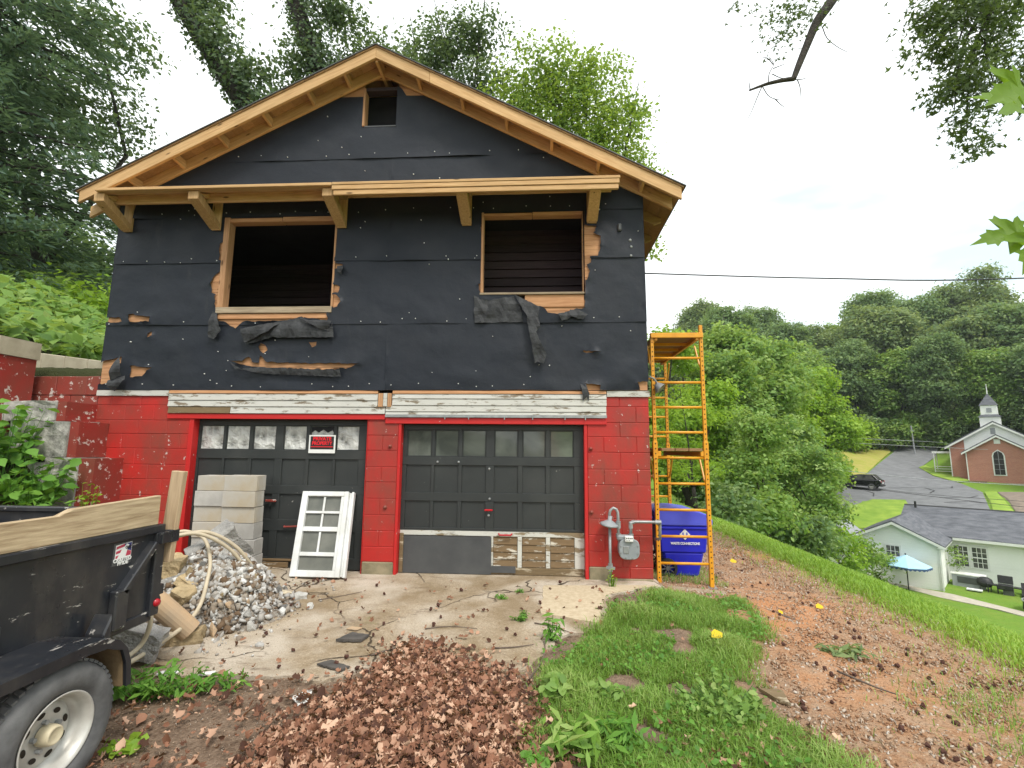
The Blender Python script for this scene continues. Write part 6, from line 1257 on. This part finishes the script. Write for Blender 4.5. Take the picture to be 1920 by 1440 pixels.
for b in (-.93, .75):
    for a in (-1.4, 1.4): w = part('wheel', MB().lathe(V0.P(a, b, .34), B_, [(.2, 0), (.34, 0), (.34, .18), (.2, .18)], 18, True), 'rubber', car); part('rim', MB().disc(V0.P(a, b+.02, .34), B_, .2, .13, 12), 'rim', w)
for b in (-.88, .66): part('tail_light', V0.box(2.29, 2.325, b, b+.22, .85, 1.02), 'redlens', car)
part('bumper', V0.box(2.28, 2.38, -.9, .9, .38, .55), 'black', car, .03); part('licence_plate', V0.box(2.305, 2.32, -.26, .26, .68, .84), 'white', car)
# shed, pole, wires
SD = LB_((18.6, 29.2, float(gh(19, 29)))); sh = thing('garden_shed', SD.P(1, 1, 0), 'little shed with a grey roof between bushes and white house', 'shed'); part('wall', SD.box(0, 2.2, 0, 2.4, -.5, 1.9), 'siding', sh)
part('roof', SD.prism([(-.3, 1.8), (1.1, 2.9), (2.5, 1.8), (2.5, 1.92), (1.1, 3.04), (-.3, 1.92)], -.3, 2.7), 'louver', sh)
up = thing('utility_pole', (58.4, 73.2, G(58.4, 73.2)), 'thin bare utility pole at the road bend before the woods', 'pole'); part('shaft', MB().tube([(58.4, 73.2, G(58.4, 73.2)-.5), (58.2, 73.2, 5.9)], [.11, .09], 8), 'louver', up); part('bracket', MB().box(58.0, 58.5, 73.1, 73.3, 5.0, 5.12), 'louver', up)
WR = 'overhead wires crossing the valley'
def wire(pts, r, label, mat='black'): solo('power_line', MB().tube(spline(pts, 6), r, 5), mat, tuple(pts[0]), label, 'wire', WR)
wire([(1.345, .42, 4.02), (3.83, .45, 3.925), (6.3, .5, 3.91), (12, .6, 4.2)], .010, 'black service cable running from the house corner across the open sky')
wire([(12, 30, 1.2), (18.1, 30.6, .72), (26.7, 31.2, -.15), (35.2, 31.8, -.65), (46, 32.5, -1)], .022, 'upper thick pale wire passing in front of the church base', 'galv'); wire([(12, 30.2, .4), (18.9, 30.8, -.35), (26.7, 31.4, -1.3), (35.2, 32, -2.2), (46, 32.7, -3.1)], .018, 'lower thin dark wire crossing the car park'); wire([(14, 31.8, .3), (21.8, 32, -.5), (27.4, 32.4, -1.3), (36.2, 33, -1.9), (46, 33.7, -2.5)], .014, 'thin dark wire just above the lowest wire')
wire([(26, 46, 2.9), (34.8, 46.5, 2.5), (42.5, 47, 2.2), (46.5, 47.2, 2.05)], .02, 'pale wire leading to the left eave of the church', 'galv'); wire([(26, 46.4, 3.5), (34.8, 46.9, 3.05), (42.5, 47.4, 2.7), (50.5, 58, 2.3)], .016, 'faint wire above the pale church wire', 'galv')
# patio things by the white house
def gz(p): return float(gh(p.x, p.y))
c = H.P(-1.4, -1.35, 0); zb = gz(c); ub = thing('patio_umbrella', (c.x, c.y, zb), 'pale blue patio umbrella with scalloped edge beside the white gable wall', 'umbrella'); n = 8; top = Vector((c.x, c.y, -4.5)); ring = [Vector((c.x, c.y, -5.08))+(U*math.cos(k*.7854+.2)+B_*math.sin(k*.7854+.2))*1.2 for k in range(n)]
for k in range(n): part('canopy_panel', MB().add([top, ring[k], ring[(k+1) % n], top-Vector((0, 0, .03)), ring[k]-Vector((0, 0, .03)), ring[(k+1) % n]-Vector((0, 0, .03))], [(0, 1, 2), (5, 4, 3), (1, 4, 5, 2), (0, 3, 4, 1), (2, 5, 3, 0)]), 'bluefab', ub)
sc_ = MB()
for k in range(n):
    a, b = ring[k], ring[(k+1) % n]
    for j in range(4):
        p, q = a+(b-a)*(j/4), a+(b-a)*((j+1)/4); m_ = (p+q)/2; o_ = (m_-Vector((c.x, c.y, m_.z))).normalized()*.012; v = [p-Vector((0, 0, .03)), q-Vector((0, 0, .03)), q-Vector((0, 0, .10)), m_-Vector((0, 0, .17)), p-Vector((0, 0, .10))]; sc_.add(v+[x+o_ for x in v], [(0, 1, 2, 3, 4), (9, 8, 7, 6, 5)])
part('scallop_trim', sc_, 'bluetrim', ub); part('pole', MB().tube([(c.x, c.y, zb-.1), (c.x, c.y, -4.42)], .03, 8), 'black', ub); part('finial', MB().lathe((c.x, c.y, -4.5), (0, 0, 1), [(.03, 0), (.05, .05), (.0005, .1)], 8), 'black', ub)
def legs(F, a0, a1, b0, b1, z0, z1, t=.04):
    m = MB(); [F.box(a, a+t, b, b+t, z0, z1, m) for a in (a0, a1-t) for b in (b0, b1-t)]; return m
ca = thing('outdoor_cabinet', H.P(.9, 2.6, 0), 'grey outdoor kitchen cabinet under the two white house windows', 'cabinet'); part('body', H.box(.25, 1.75, 2.3, 3.0, -.35, .62), 'louver', ca, .02); part('counter', H.box(.2, 1.8, 2.25, 3.05, .63, .70), 'white', ca, .01); part('door', H.box(.5, 1.55, 2.27, 2.299, .15, .52), 'sheet', ca)
gr = thing('kettle_grill', H.P(1.75, 2.3, 0), 'round black barbecue grill at the right end of the grey cabinet', 'grill'); part('bowl', MB().lathe(H.P(1.75, 2.2, .1), (0, 0, 1), [(.0005, 0), (.25, .06), (.36, .25), (.37, .3)], 16), 'black', gr, smooth=True); part('lid', MB().lathe(H.P(1.75, 2.2, .41), (0, 0, 1), [(.37, 0), (.33, .18), (.18, .29), (.0005, .32)], 16), 'black', gr, smooth=True); part('leg', legs(H, 1.5, 2.0, 1.95, 2.45, -.4, .16), 'black', gr)
g2 = thing('gas_grill', H.P(2.6, 1.9, 0), 'black gas barbecue with open lid and side tables', 'grill'); part('firebox', H.box(2.3, 2.95, 1.7, 2.2, .20, .48), 'black', g2, .03); part('lid', H.prism_b([(2.2, .48), (2.3, .5), (2.42, .92), (2.3, .92)], 2.3, 2.95), 'black', g2, .02); part('cart', H.box(2.5, 2.95, 1.75, 2.15, -.4, .19), 'sheet', g2); part('side_table', H.box(1.85, 2.28, 1.75, 2.15, .36, .42), 'black', g2, .01); part('side_table', H.box(2.97, 3.3, 1.75, 2.15, .36, .42), 'black', g2, .01); part('leg', legs(H, 1.85, 2.3, 1.75, 2.15, -.4, .36), 'black', g2)
cr = thing('lounge_chair', H.P(3.6, 1.9, 0), 'black slatted garden chair right of the gas barbecue', 'chair'); part('backrest', H.prism_b([(2.2, .1), (2.27, .1), (2.55, .62), (2.48, .62)], 3.25, 4.0), 'black', cr); part('seat', H.box(3.25, 4.0, 1.6, 2.25, .03, .09), 'black', cr)
for k in range(4): part('leg', H.box((3.25, 3.95)[k % 2], (3.30, 4.0)[k % 2], (1.6, 2.15)[k//2], (1.65, 2.2)[k//2], -.45, .03), 'black', cr)
tb = thing('white_table', H.P(1.2, 1.2, 0), 'small low white table on the grass before the grey cabinet', 'table'); part('top', H.box(.95, 1.65, 1.3, 1.7, -.02, .04), 'white', tb); part('leg', legs(H, 1.0, 1.6, 1.33, 1.67, -.5, -.02), 'black', tb)
for k, (a, lb) in enumerate(((.55, 'white stool left of the low white table'), (1.95, 'white stool right of the low white table'))): s_ = thing('stool', H.P(a, 1.2, 0), lb, 'stool', 'white stools by the low table'); part('seat', H.box(a-.17, a+.17, 1.05, 1.35, -.2, -.15), 'white', s_); part('leg', legs(H, a-.15, a+.15, 1.08, 1.32, -.55, -.2), 'black', s_)
t2 = thing('patio_table', H.P(4.5, 1.5, 0), 'white patio table at the right edge behind the trampoline', 'table'); part('top', H.box(4.05, 5.2, 1.0, 1.9, .22, .28), 'white', t2); part('leg', legs(H, 4.1, 5.15, 1.05, 1.85, -.5, .22), 'white', t2)
tp = H.P(4.3, -1.3, 0); zt = gz(tp); tm_ = thing('trampoline', (tp.x, tp.y, zt), 'small round trampoline with a dark mat at the right edge', 'trampoline'); part('mat', MB().disc((tp.x, tp.y, zt+.50), (0, 0, 1), .78, .01, 28), 'sheet', tm_); part('ring', MB().lathe((tp.x, tp.y, zt+.50), (0, 0, 1), [(.95, 0), (1.0, 0), (1.0, .05), (.95, .05)], 28, True), 'galv', tm_); part('edge_pad', MB().lathe((tp.x, tp.y, zt+.515), (0, 0, 1), [(.785, 0), (.945, 0), (.945, .02), (.785, .02)], 28, True), 'black', tm_)
for k in range(6): part('leg', MB().tube([(tp.x+.97*math.cos(k*1.047), tp.y+.97*math.sin(k*1.047), zt+.5), (tp.x+1.0*math.cos(k*1.047), tp.y+1.0*math.sin(k*1.047), zt-.1)], .025, 6), 'black', tm_)
pz = H.P(.35, 2.9, 0); tree('shrub', (pz.x, pz.y, pz.z), [(pz.x, pz.y-.2, pz.z+1.2, .35, .35, .6), (pz.x, pz.y-.2, pz.z+2.0, .4, .35, .4), (pz.x+.25, pz.y-.3, pz.z+1.5, .3, .3, .4)], 'lf_mid', 'leafy climbing shrub in the corner of the white house', .14, 50, 16, .16, 171, r0=.02, cat='shrub')
solo('leaning_stick', MB().tube([H.P(-4.4, -.5, .95), H.P(-3.6, -.9, .0)], .025, 6), 'twig', tuple(H.P(-3.6, -.9, 0)), 'pale stick leaning beside the white gable wall', 'stick')
# ------------------------------------------------------------------ ground litter, grass, leaves
rng = np.random.default_rng(77)
def in_polys(x, y, poly):
    c = np.zeros(len(x), bool); j = len(poly)-1
    for i in range(len(poly)):
        (xi, yi), (xj, yj) = poly[i], poly[j]
        c ^= ((yi > y) != (yj > y)) & (x < (xj-xi)*(y-yi)/(yj-yi+1e-12)+xi); j = i
    return c
def sample(poly, n, edge=.0):
    xs = [p[0] for p in poly]; ys = [p[1] for p in poly]; x = rng.uniform(min(xs)-edge, max(xs)+edge, n*3); y = rng.uniform(min(ys)-edge, max(ys)+edge, n*3)
    k = in_polys(x+rng.normal(0, edge+1e-6, len(x)), y+rng.normal(0, edge+1e-6, len(x)), poly); return x[k][:n], y[k][:n]
def blades(name, x, y, h, w, mat, lean=.55, tone=None, zoff=0):
    n = len(x); base = np.c_[x, y, gh(x, y)+zoff]; a = rng.random(n)*6.283; d = np.c_[np.cos(a), np.sin(a), np.zeros(n)]; s = np.c_[-np.sin(a), np.cos(a), np.zeros(n)]
    L = (h*(.45+.8*rng.random(n)))[:, None]; ln = (lean*(.3+1.0*rng.random(n)))[:, None]; up = np.array([0, 0, 1.0]); ww = (w*(.6+.7*rng.random(n)))[:, None]
    p1 = base+up*L*.5+d*L*ln*.28; p2 = base+up*L*(.95-.35*ln)+d*L*ln*.95
    V = np.stack([base-s*ww*.5, base+s*ww*.5, p1-s*ww*.42, p1+s*ww*.42, p2], 1).reshape(-1, 3)
    return link(name, poly_mesh(name, V, [(0, 1, 3, 2), (2, 3, 4)], 5, n, rng.normal(.5, .2, n) if tone is None else tone), mat)
GP = [(.70, -.74), (1.36, -.33), (2.25, -.22), (2.05, -1.31), (1.50, -2.1), (1.48, -2.97), (1.75, -3.6), (-.12, -3.7), (.0, -2.6), (.14, -1.62), (.58, -1.40)]
x, y = sample(GP, 52000, .06); dens = .5+.5*np.sin(x*5.1+1)*np.sin(y*4.3); cl = np.array([mnoise.noise(Vector((a*2.3, b*2.3, 3))) for a, b in zip(x, y)])
bare = (y > -1.05) & (x < 1.15); k = (cl > -.12-.25*dens) & (rng.random(len(x)) > np.where(bare, .72, .0)); x, y, cl = x[k], y[k], cl[k]
o = blades('front_grass', x, y, .105*np.clip(.8+cl*1.1, .4, 1.7), .0055, 'grass', .9, np.clip(.5+cl*.5+rng.normal(0, .18, len(x)), 0, 1)); o['kind'] = 'stuff'
n = 2600; x, y = sample(GP, n, .04); k = np.array([mnoise.noise(Vector((a*1.7+9, b*1.7, 3))) for a, b in zip(x, y)]) > .12; x, y = x[k], y[k]
P = np.c_[x, y, gh(x, y)+.03+.06*rng.random(len(x))]; o = link('low_weeds', leaf_mesh('low_weeds', P, np.array([0, -.3, 1])+rng.normal(size=P.shape)*.4, .018+.028*rng.random(len(P)), rng.normal(.4, .2, len(P)), T_OVAL, rng), 'weed'); o['kind'] = 'stuff'
# long bank grass
xb = 3.95+16*rng.random(150000)**1.7; yb = -6+36*rng.random(150000)**1.25; k = (np.abs(np.arctan2(xb, yb+6)-R(25)) < R(30)) ; xb, yb = xb[k], yb[k]; dist = np.hypot(xb, yb+6)
o = blades('bank_grass', xb+rng.normal(0, .05, len(xb)), yb, np.clip(.055+.0035*dist, .06, .12), .0045+.0012*dist, 'grass_b', .7, np.clip(rng.normal(.5, .2, len(xb))+.25*np.sin(xb*1.1)*np.sin(yb*.8), 0, 1)); o['kind'] = 'stuff'
xe = rng.normal(3.95, .30, 5200); ye = rng.uniform(-4, 8, 5200); o = blades('edge_grass', xe, ye, np.full(len(xe), .085), .007, 'grass_b', .9); o['kind'] = 'stuff'
x2 = rng.normal(3.1, .35, 1500); y2 = rng.normal(-2.7, .45, 1500); x3 = rng.uniform(1.35, 2.3, 1800); y3 = rng.uniform(.25, 1.6, 1800); o = blades('sparse_grass', np.r_[x2, x3], np.r_[y2, y3], np.full(3300, .08), .006, 'grass', .9); o['kind'] = 'stuff'
# gravel on the drive
n = 75000; xg = rng.uniform(1.2, 4.15, n); yg = -4.2+12*rng.random(n)**1.6; k = ~in_polys(xg, yg, GP); xg, yg = xg[k], yg[k]; P = np.c_[xg, yg, gh(xg, yg)+.001]
OCT = [hull(40+i, 6, .6) for i in range(4)]
o = link('gravel', scatter('gravel', P, (.0045+.019*rng.random(len(P))**2.6)*(1+.04*np.maximum(yg+3, 0)), np.clip(rng.normal(.5, .28, len(P)), 0, 1), OCT, rng), 'gravel'); o['kind'] = 'stuff'
n = 9000; xg = rng.uniform(-3.0, 1.3, n); yg = rng.uniform(-4, -1.2, n); k = ~in_polys(xg, yg, GP); xg, yg = xg[k], yg[k]; P = np.c_[xg, yg, gh(xg, yg)+.02]
o = link('grit', scatter('grit', P, .003+.006*rng.random(len(P))**2, rng.normal(.65, .25, len(P)), OCT, rng), 'gravel'); o['kind'] = 'stuff'
# dry leaves
T_ROLL = (np.array([(-.3, -.45, .16), (0, -.5, 0), (.34, -.30, .2), (.22, .0, .12), (.36, .25, .24), (0, .5, .06), (-.34, .28, .22), (-.2, .0, .1), (0, 0, -.02)]), [(i, (i+1) % 8, 8) for i in range(8)])
T_CUP = (np.array([(0, -.5, .16), (.3, -.3, .26), (.22, -.05, .1), (.46, .12, .3), (.2, .2, .1), (0, .5, .3), (-.2, .22, .1), (-.44, .1, .24), (-.22, -.06, .1), (-.3, -.32, .2), (0, 0, -.04)]), [(i, (i+1) % 10, 10) for i in range(10)])
T_FOLD = (np.array([(0, -.5, 0), (.28, -.1, .3), (.2, .3, .26), (0, .5, .02), (-.34, .22, .04), (-.3, -.2, .02)]), [(0, 1, 2, 3), (0, 3, 4, 5)])
LP = [(-1.02, -1.82), (-.70, -2.15), (-.10, -2.55), (.10, -3.9), (-1.45, -3.9), (-1.42, -2.9), (-1.15, -2.6), (-1.12, -2.2)]
L2 = [(-2.75, -2.85), (-2.1, -2.66), (-1.75, -2.5), (-1.34, -2.8), (-1.2, -3.9), (-2.4, -3.9)]
x, y = sample(LP, 9500, .13); hgt = .02*np.exp(-((x+.62)/.5)**2-((y+2.9)/.8)**2)*rng.random(len(x))
xa, ya = sample(L2, 520, .16); xc, yc = rng.uniform(-3.1, 1.2, 300), rng.uniform(-3.6, -.3, 300)
xe, ye = sample([(.95, -2.95), (1.6, -2.9), (1.9, -3.7), (.2, -3.7)], 240, .1)
hg = np.r_[hgt, .02*rng.random(len(xa)), np.zeros(len(xc)), np.zeros(len(xe))]; x = np.r_[x, xa, xc, xe]; y = np.r_[y, ya, yc, ye]
P = np.c_[x, y, gh(x, y)+.030+hg+.018*rng.random(len(x))]; N = np.array([0, -.15, 1])+rng.normal(size=P.shape)*.45; sz = np.where(np.arange(len(x)) < 10000, .020+.058*rng.random(len(x))**2.4, .028+.03*rng.random(len(x)))
tn = rng.normal(.42, .33, len(P)); kk = rng.random(len(P)); N = np.where((kk > .8)[:, None], N+rng.normal(size=N.shape)*.6, N)
parts_ = [leaf_mesh('dry_leaves', P[m], N[m], sz[m], tn[m], tp, rng) for m, tp in ((kk < .30, T_CURL), ((kk >= .30) & (kk < .52), T_ROLL), ((kk >= .52) & (kk < .78), T_CUP), (kk >= .78, T_FOLD))]
bm = bmesh.new(); [bm.from_mesh(q) for q in parts_]; me = bpy.data.meshes.new('dry_leaves'); bm.to_mesh(me); bm.free(); o = link('dry_leaves', me, 'deadleaf'); o['kind'] = 'stuff'
# sweetgum seed balls
bm = bmesh.new(); bmesh.ops.create_icosphere(bm, subdivisions=2, radius=1); 
for i, v in enumerate(bm.verts): v.co *= 1.22 if i % 3 == 0 else .82
sbm = bpy.data.meshes.new('seed_ball'); bm.to_mesh(sbm); bm.free(); M['seed'] = m_simple('brown_seed_ball', (.055, .022, .016), (.10, .045, .03), 20, .95, .3); sbm.materials.append(M['seed'])
BALLS = [(-1.05, -1.18), (-1.0, -1.08), (-.94, -1.55), (-1.39, -1.55), (-1.4, -1.79), (-1.17, -1.95), (-1.46, -2.21), (-1.92, -2.12), (-.21, -1.69), (-.29, -1.58), (0, -.92), (-.54, -2.19), (-1.22, -2.43), (-1.31, -2.38), (-1.17, -2.56), (-1.49, -2.32), (-2.59, -.39), (-2.52, -.42), (-2.43, -1.19), (-2.88, -.2), (.23, -.2), (-2.24, -.33), (-2.42, -1.72), (-1.88, -2.4), (-1.67, -2.46),
 (3.01, -.2), (3.09, -.72), (3, -.95), (2.93, -1.14), (2.13, -1.9), (2.15, -1.98), (2.14, -2.08), (2.14, -2.18), (2.83, -1.75), (2.93, -1.93), (2.51, -2.44), (2.56, -2.63), (3.3, -1.99), (3.38, -1.94), (1.89, -2.52), (1.68, -2.57), (1.65, -2.64), (2.4, -2.54), (2.14, -2.77), (2.17, -2.93), (2.21, -2.98), (2.13, -3.07), (2.66, -1.81), (3.18, -2.0), (2.06, -1.54), (2.41, -.61), (2.64, .43), (2.9, .58), (2.86, 1.29), (2.82, -1.04), (2.86, -1.17), (3.21, -1.33), (2.42, -3.01), (2.23, -3.04), (2.41, -2.91)]
rb = random.Random(9); BALLS += [(rb.uniform(2.3, 3.7), rb.uniform(-2.6, 4)) for _ in range(34)]+[(rb.uniform(-2.4, -.2), rb.uniform(-2.6, -.5)) for _ in range(8)]
for (x, y) in BALLS:
    conc = x < 1.3; s = rb.uniform(.013, .019); o = link('seed_ball', sbm, None, None, (x, y, G(x, y)+(.03 if conc else .004)+s*.7)); o.scale = (s, s, s*.9); o.rotation_euler = (rb.uniform(0, 6), rb.uniform(0, 6), 0)
    tag(o, 'dark spiky brown seed ball lying on the pale concrete and leaves' if conc else 'dark spiky brown seed ball lying on the orange gravel drive', 'seed ball', 'seed balls on the concrete' if conc else 'seed balls on the gravel drive')
# single fallen leaves, bark, twigs
M['ylf'] = m_leaf('yellow_leaf', (.70, .45, .02), (.80, .55, .02), (.85, .65, .05), .3)
for (x, y, s, lb, zo) in ((1.46, -1.7, .13, 'large yellow leaf on the green grass', .10), (2.98, 1.9, .14, 'yellow leaf on the gravel beyond the scaffold', .02), (3.08, -.23, .11, 'yellow leaf at the far edge of the orange gravel', .02), (-2.55, -3.35, .07, 'small yellow leaf beside the trailer wheel', .05), (2.48, -.61, .07, 'tiny pale leaf in the middle of the drive', .02)):
    me = leaf_mesh('fallen_leaf', np.zeros((1, 3)), np.array([[.1, -.5, .8]]), np.array([s]), np.array([.5]), T_OVAL, rng); o = link('fallen_leaf', me, 'ylf', None, (x, y, G(x, y)+zo)); tag(o, lb, 'leaf')
def flat(name, pts, x, y, mat, lb, cat, th=.012, rz=0, zo=.03):
    c_, s_ = math.cos(rz), math.sin(rz); p = jag([(a*c_-b*s_+x, a*s_+b*c_+y) for a, b in pts], .03, .006, 3); z = G(x, y)+zo; solo(name, MB().prism(p, z, z+th, 'z'), mat, (x, y, z), lb, cat, None)
M['tarbit'] = m_simple('dark_felt_scrap', (.06, .055, .05), (.10, .09, .08), 9, .9, .4)
flat('felt_scrap', [(-.12, -.03), (.10, -.06), (.13, .01), (-.07, .055)], -1.5, -2.34, 'tarbit', 'flat dark felt scrap on the concrete left of the leaf pile', 'scrap', rz=-.25)
flat('dark_mat_scrap', [(-.10, -.07), (.10, -.06), (.13, .05), (-.03, .09)], -1.56, -1.86, 'tarbit', 'crumpled blackish scrap on the concrete above the felt scrap', 'scrap', .02)
flat('wood_chip', [(-.06, .09), (.08, .08), (.07, .02), (.05, -.10), (-.02, -.03)], 1.53, -2.52, 'brown_board', 'split piece of pale wood on the edge of the gravel', 'wood', .02, zo=.01)
flat('paper_scrap', [(-.04, -.10), (.03, -.06), (.06, .10), (-.06, .05)], -1.50, -2.80, 'white', 'torn pale paper scrap lying at the left of the leaf pile', 'paper', .003, .5)
flat('pale_flake', [(-.06, -.02), (.06, -.03), (.07, .02), (-.05, .03)], -2.60, -2.55, 'white', 'flat pale flake below the garden hose', 'flake', .008, .2); flat('pale_flake', [(-.05, -.02), (.05, -.03), (.05, .02), (-.05, .02)], -2.32, -2.53, 'white', 'small pale flake right of the other flakes', 'flake', .008, .4); flat('pale_flake', [(-.05, -.02), (.06, -.03), (.03, .03), (-.05, .02)], -2.75, -2.42, 'tanrock', 'tan flake nearest the mud flap', 'flake', .01, .1)
flat('brown_scrap', [(-.05, -.03), (.06, -.03), (.06, .03), (-.04, .03)], -1.62, -1.66, 'clay', 'tan scrap above the crumpled blackish scrap', 'scrap', .006, -.2)
for i, (pts, r, lb) in enumerate([([(-1.29, -2.15), (-1.12, -1.98), (-1.02, -1.80)], .007, 'straight grey twig left of the leaf pile tip'), ([(-.62, -2.32), (-.50, -2.2), (-.38, -2.05)], .007, 'twig at the right shoulder of the leaf pile'), ([(-.36, -1.95), (-.20, -1.92), (-.05, -1.86)], .006, 'pale straw twig on the concrete'), ([(-.08, -2.45), (.0, -2.2), (.04, -1.95), (.03, -1.8)], .007, 'bent twig by the left edge of the grass'),
  ([(-1.34, -2.92), (-1.28, -2.72), (-1.22, -2.6)], .009, 'stout twig on the left slope of the leaf pile'), ([(-.35, -3.1), (-.2, -2.95), (-.05, -2.86)], .008, 'twig on the lower right of the leaf pile'), ([(-2.25, -1.0), (-2.05, -.85), (-1.9, -.72)], .005, 'thin straw near the hose end'), ([(2.2, -2.05), (2.32, -2.25), (2.42, -2.35)], .008, 'dark twig on the gravel drive'), ([(-.05, -1.42), (.1, -1.48), (.28, -1.62)], .006, 'reddish twig running into the grass'), ([(-1.0, -1.62), (-.8, -1.55), (-.55, -1.58)], .005, 'thin stick across the concrete above the leaf pile')]):
    mb = MB(); mb.tube(spline([(a, b, G(a, b)+.032) for a, b in pts], 3), list(np.linspace(r, r*.5, (len(pts)-1)*3+1)), 6); solo('twig', mb, 'twig', (*pts[0], G(*pts[0])), lb, 'twig', 'twigs scattered on the ground', smooth=True)
WG = 'small weeds sprouting from the ground'
for i, (x, y, r, h, n, lf, lb, mt, tm) in enumerate([(-2.76, -2.83, .12, .16, 9, .13, 'broad leaved weed beside the trailer mud flap', 'weed', T_OVAL), (-2.50, -2.84, .20, .16, 26, .09, 'leafy weed clump below the rubble heap', 'weed', T_LONG), (-2.28, -2.74, .16, .13, 20, .085, 'narrow leaved weed right of the leafy clump', 'weed', T_LONG), (-2.05, -2.68, .10, .10, 10, .07, 'small weed at the right end of the weed row', 'weed', T_LONG), (-2.18, -3.36, .07, .06, 8, .06, 'tiny light green sprout among the dry leaves at the lower left', 'lf_bright', T_OVAL),
  (-.18, -1.35, .07, .10, 14, .05, 'feathery weed in the concrete crack', 'weed', T_LONG), (-.40, -.77, .07, .05, 9, .05, 'flat weed in a crack before the right door', 'weed', T_LONG), (-.22, -.58, .05, .05, 7, .045, 'smaller flat weed in a crack before the right door', 'weed', T_LONG), (.80, -.30, .05, .22, 7, .05, 'upright weed at the foot of the gas riser', 'lf_bright', T_LONG), (.08, -2.62, .09, .13, 10, .09, 'dark broad leaved weed at the left grass edge', 'lf_mid', T_OVAL), (.42, -2.6, .14, .10, 16, .05, 'rounded blue green weed in the grass', 'lf_mid', T_OVAL), (.46, -3.08, .14, .10, 16, .11, 'plantain rosette with long leaves at the bottom', 'weed', T_LONG), (.0, -3.30, .12, .06, 12, .05, 'broad leaf clump at the bottom edge of the grass', 'weed', T_OVAL), (1.12, -2.72, .30, .14, 60, .045, 'dense dark green weed patch at the lower right of the grass', 'lf_mid', T_OVAL), (.10, -1.75, .06, .22, 8, .10, 'tall grey green weed on the left grass border', 'weed', T_LONG), (.20, -3.2, .16, .16, 16, .13, 'long bladed grass tuft at the bottom', 'grass', T_LONG)]):
    plantlet('weed', (x, y, G(x, y)+.01), r, h, n, lf, lb, mt, 200+i, tm, 'weed', WG)
plantlet('wilted_sprig', (2.50, -1.62, G(2.5, -1.62)+.01), .16, .05, 12, .11, 'wilted pale green sprig lying on the gravel drive', 'lf_blue', 230, T_LONG, 'plant')
# boards and stones at the scaffold foot
solo('footing_board', MB().bar((1.40, .05, .0), (2.15, .0, -.04), .14, .03), 'grey_wood', (1.7, .05, 0), 'weathered board under the scaffold feet', 'board'); solo('edging_log', MB().tube([(2.0, -.12, -.05), (2.35, -.45, -.06), (2.55, -.75, -.07)], .02, 8), 'twig', (2.2, -.3, -.06), 'dark edging timber running from the scaffold foot along the drive', 'timber')
# ------------------------------------------------------------------ air
hm = bpy.data.materials.new('haze'); hm.use_nodes = True; hn = hm.node_tree.nodes; hn.clear(); ho = hn.new('ShaderNodeOutputMaterial'); hv = hn.new('ShaderNodeVolumePrincipled')
hv.inputs['Color'].default_value = (.86, .92, .95, 1); hv.inputs['Density'].default_value = .0003; hv.inputs['Anisotropy'].default_value = .2
hm.node_tree.links.new(hv.outputs[0], ho.inputs['Volume'])
hz_ = link('haze', MB().box(-640, 640, -560, 720, -8, 42).mesh('haze'), hm); hz_['kind'] = 'stuff'
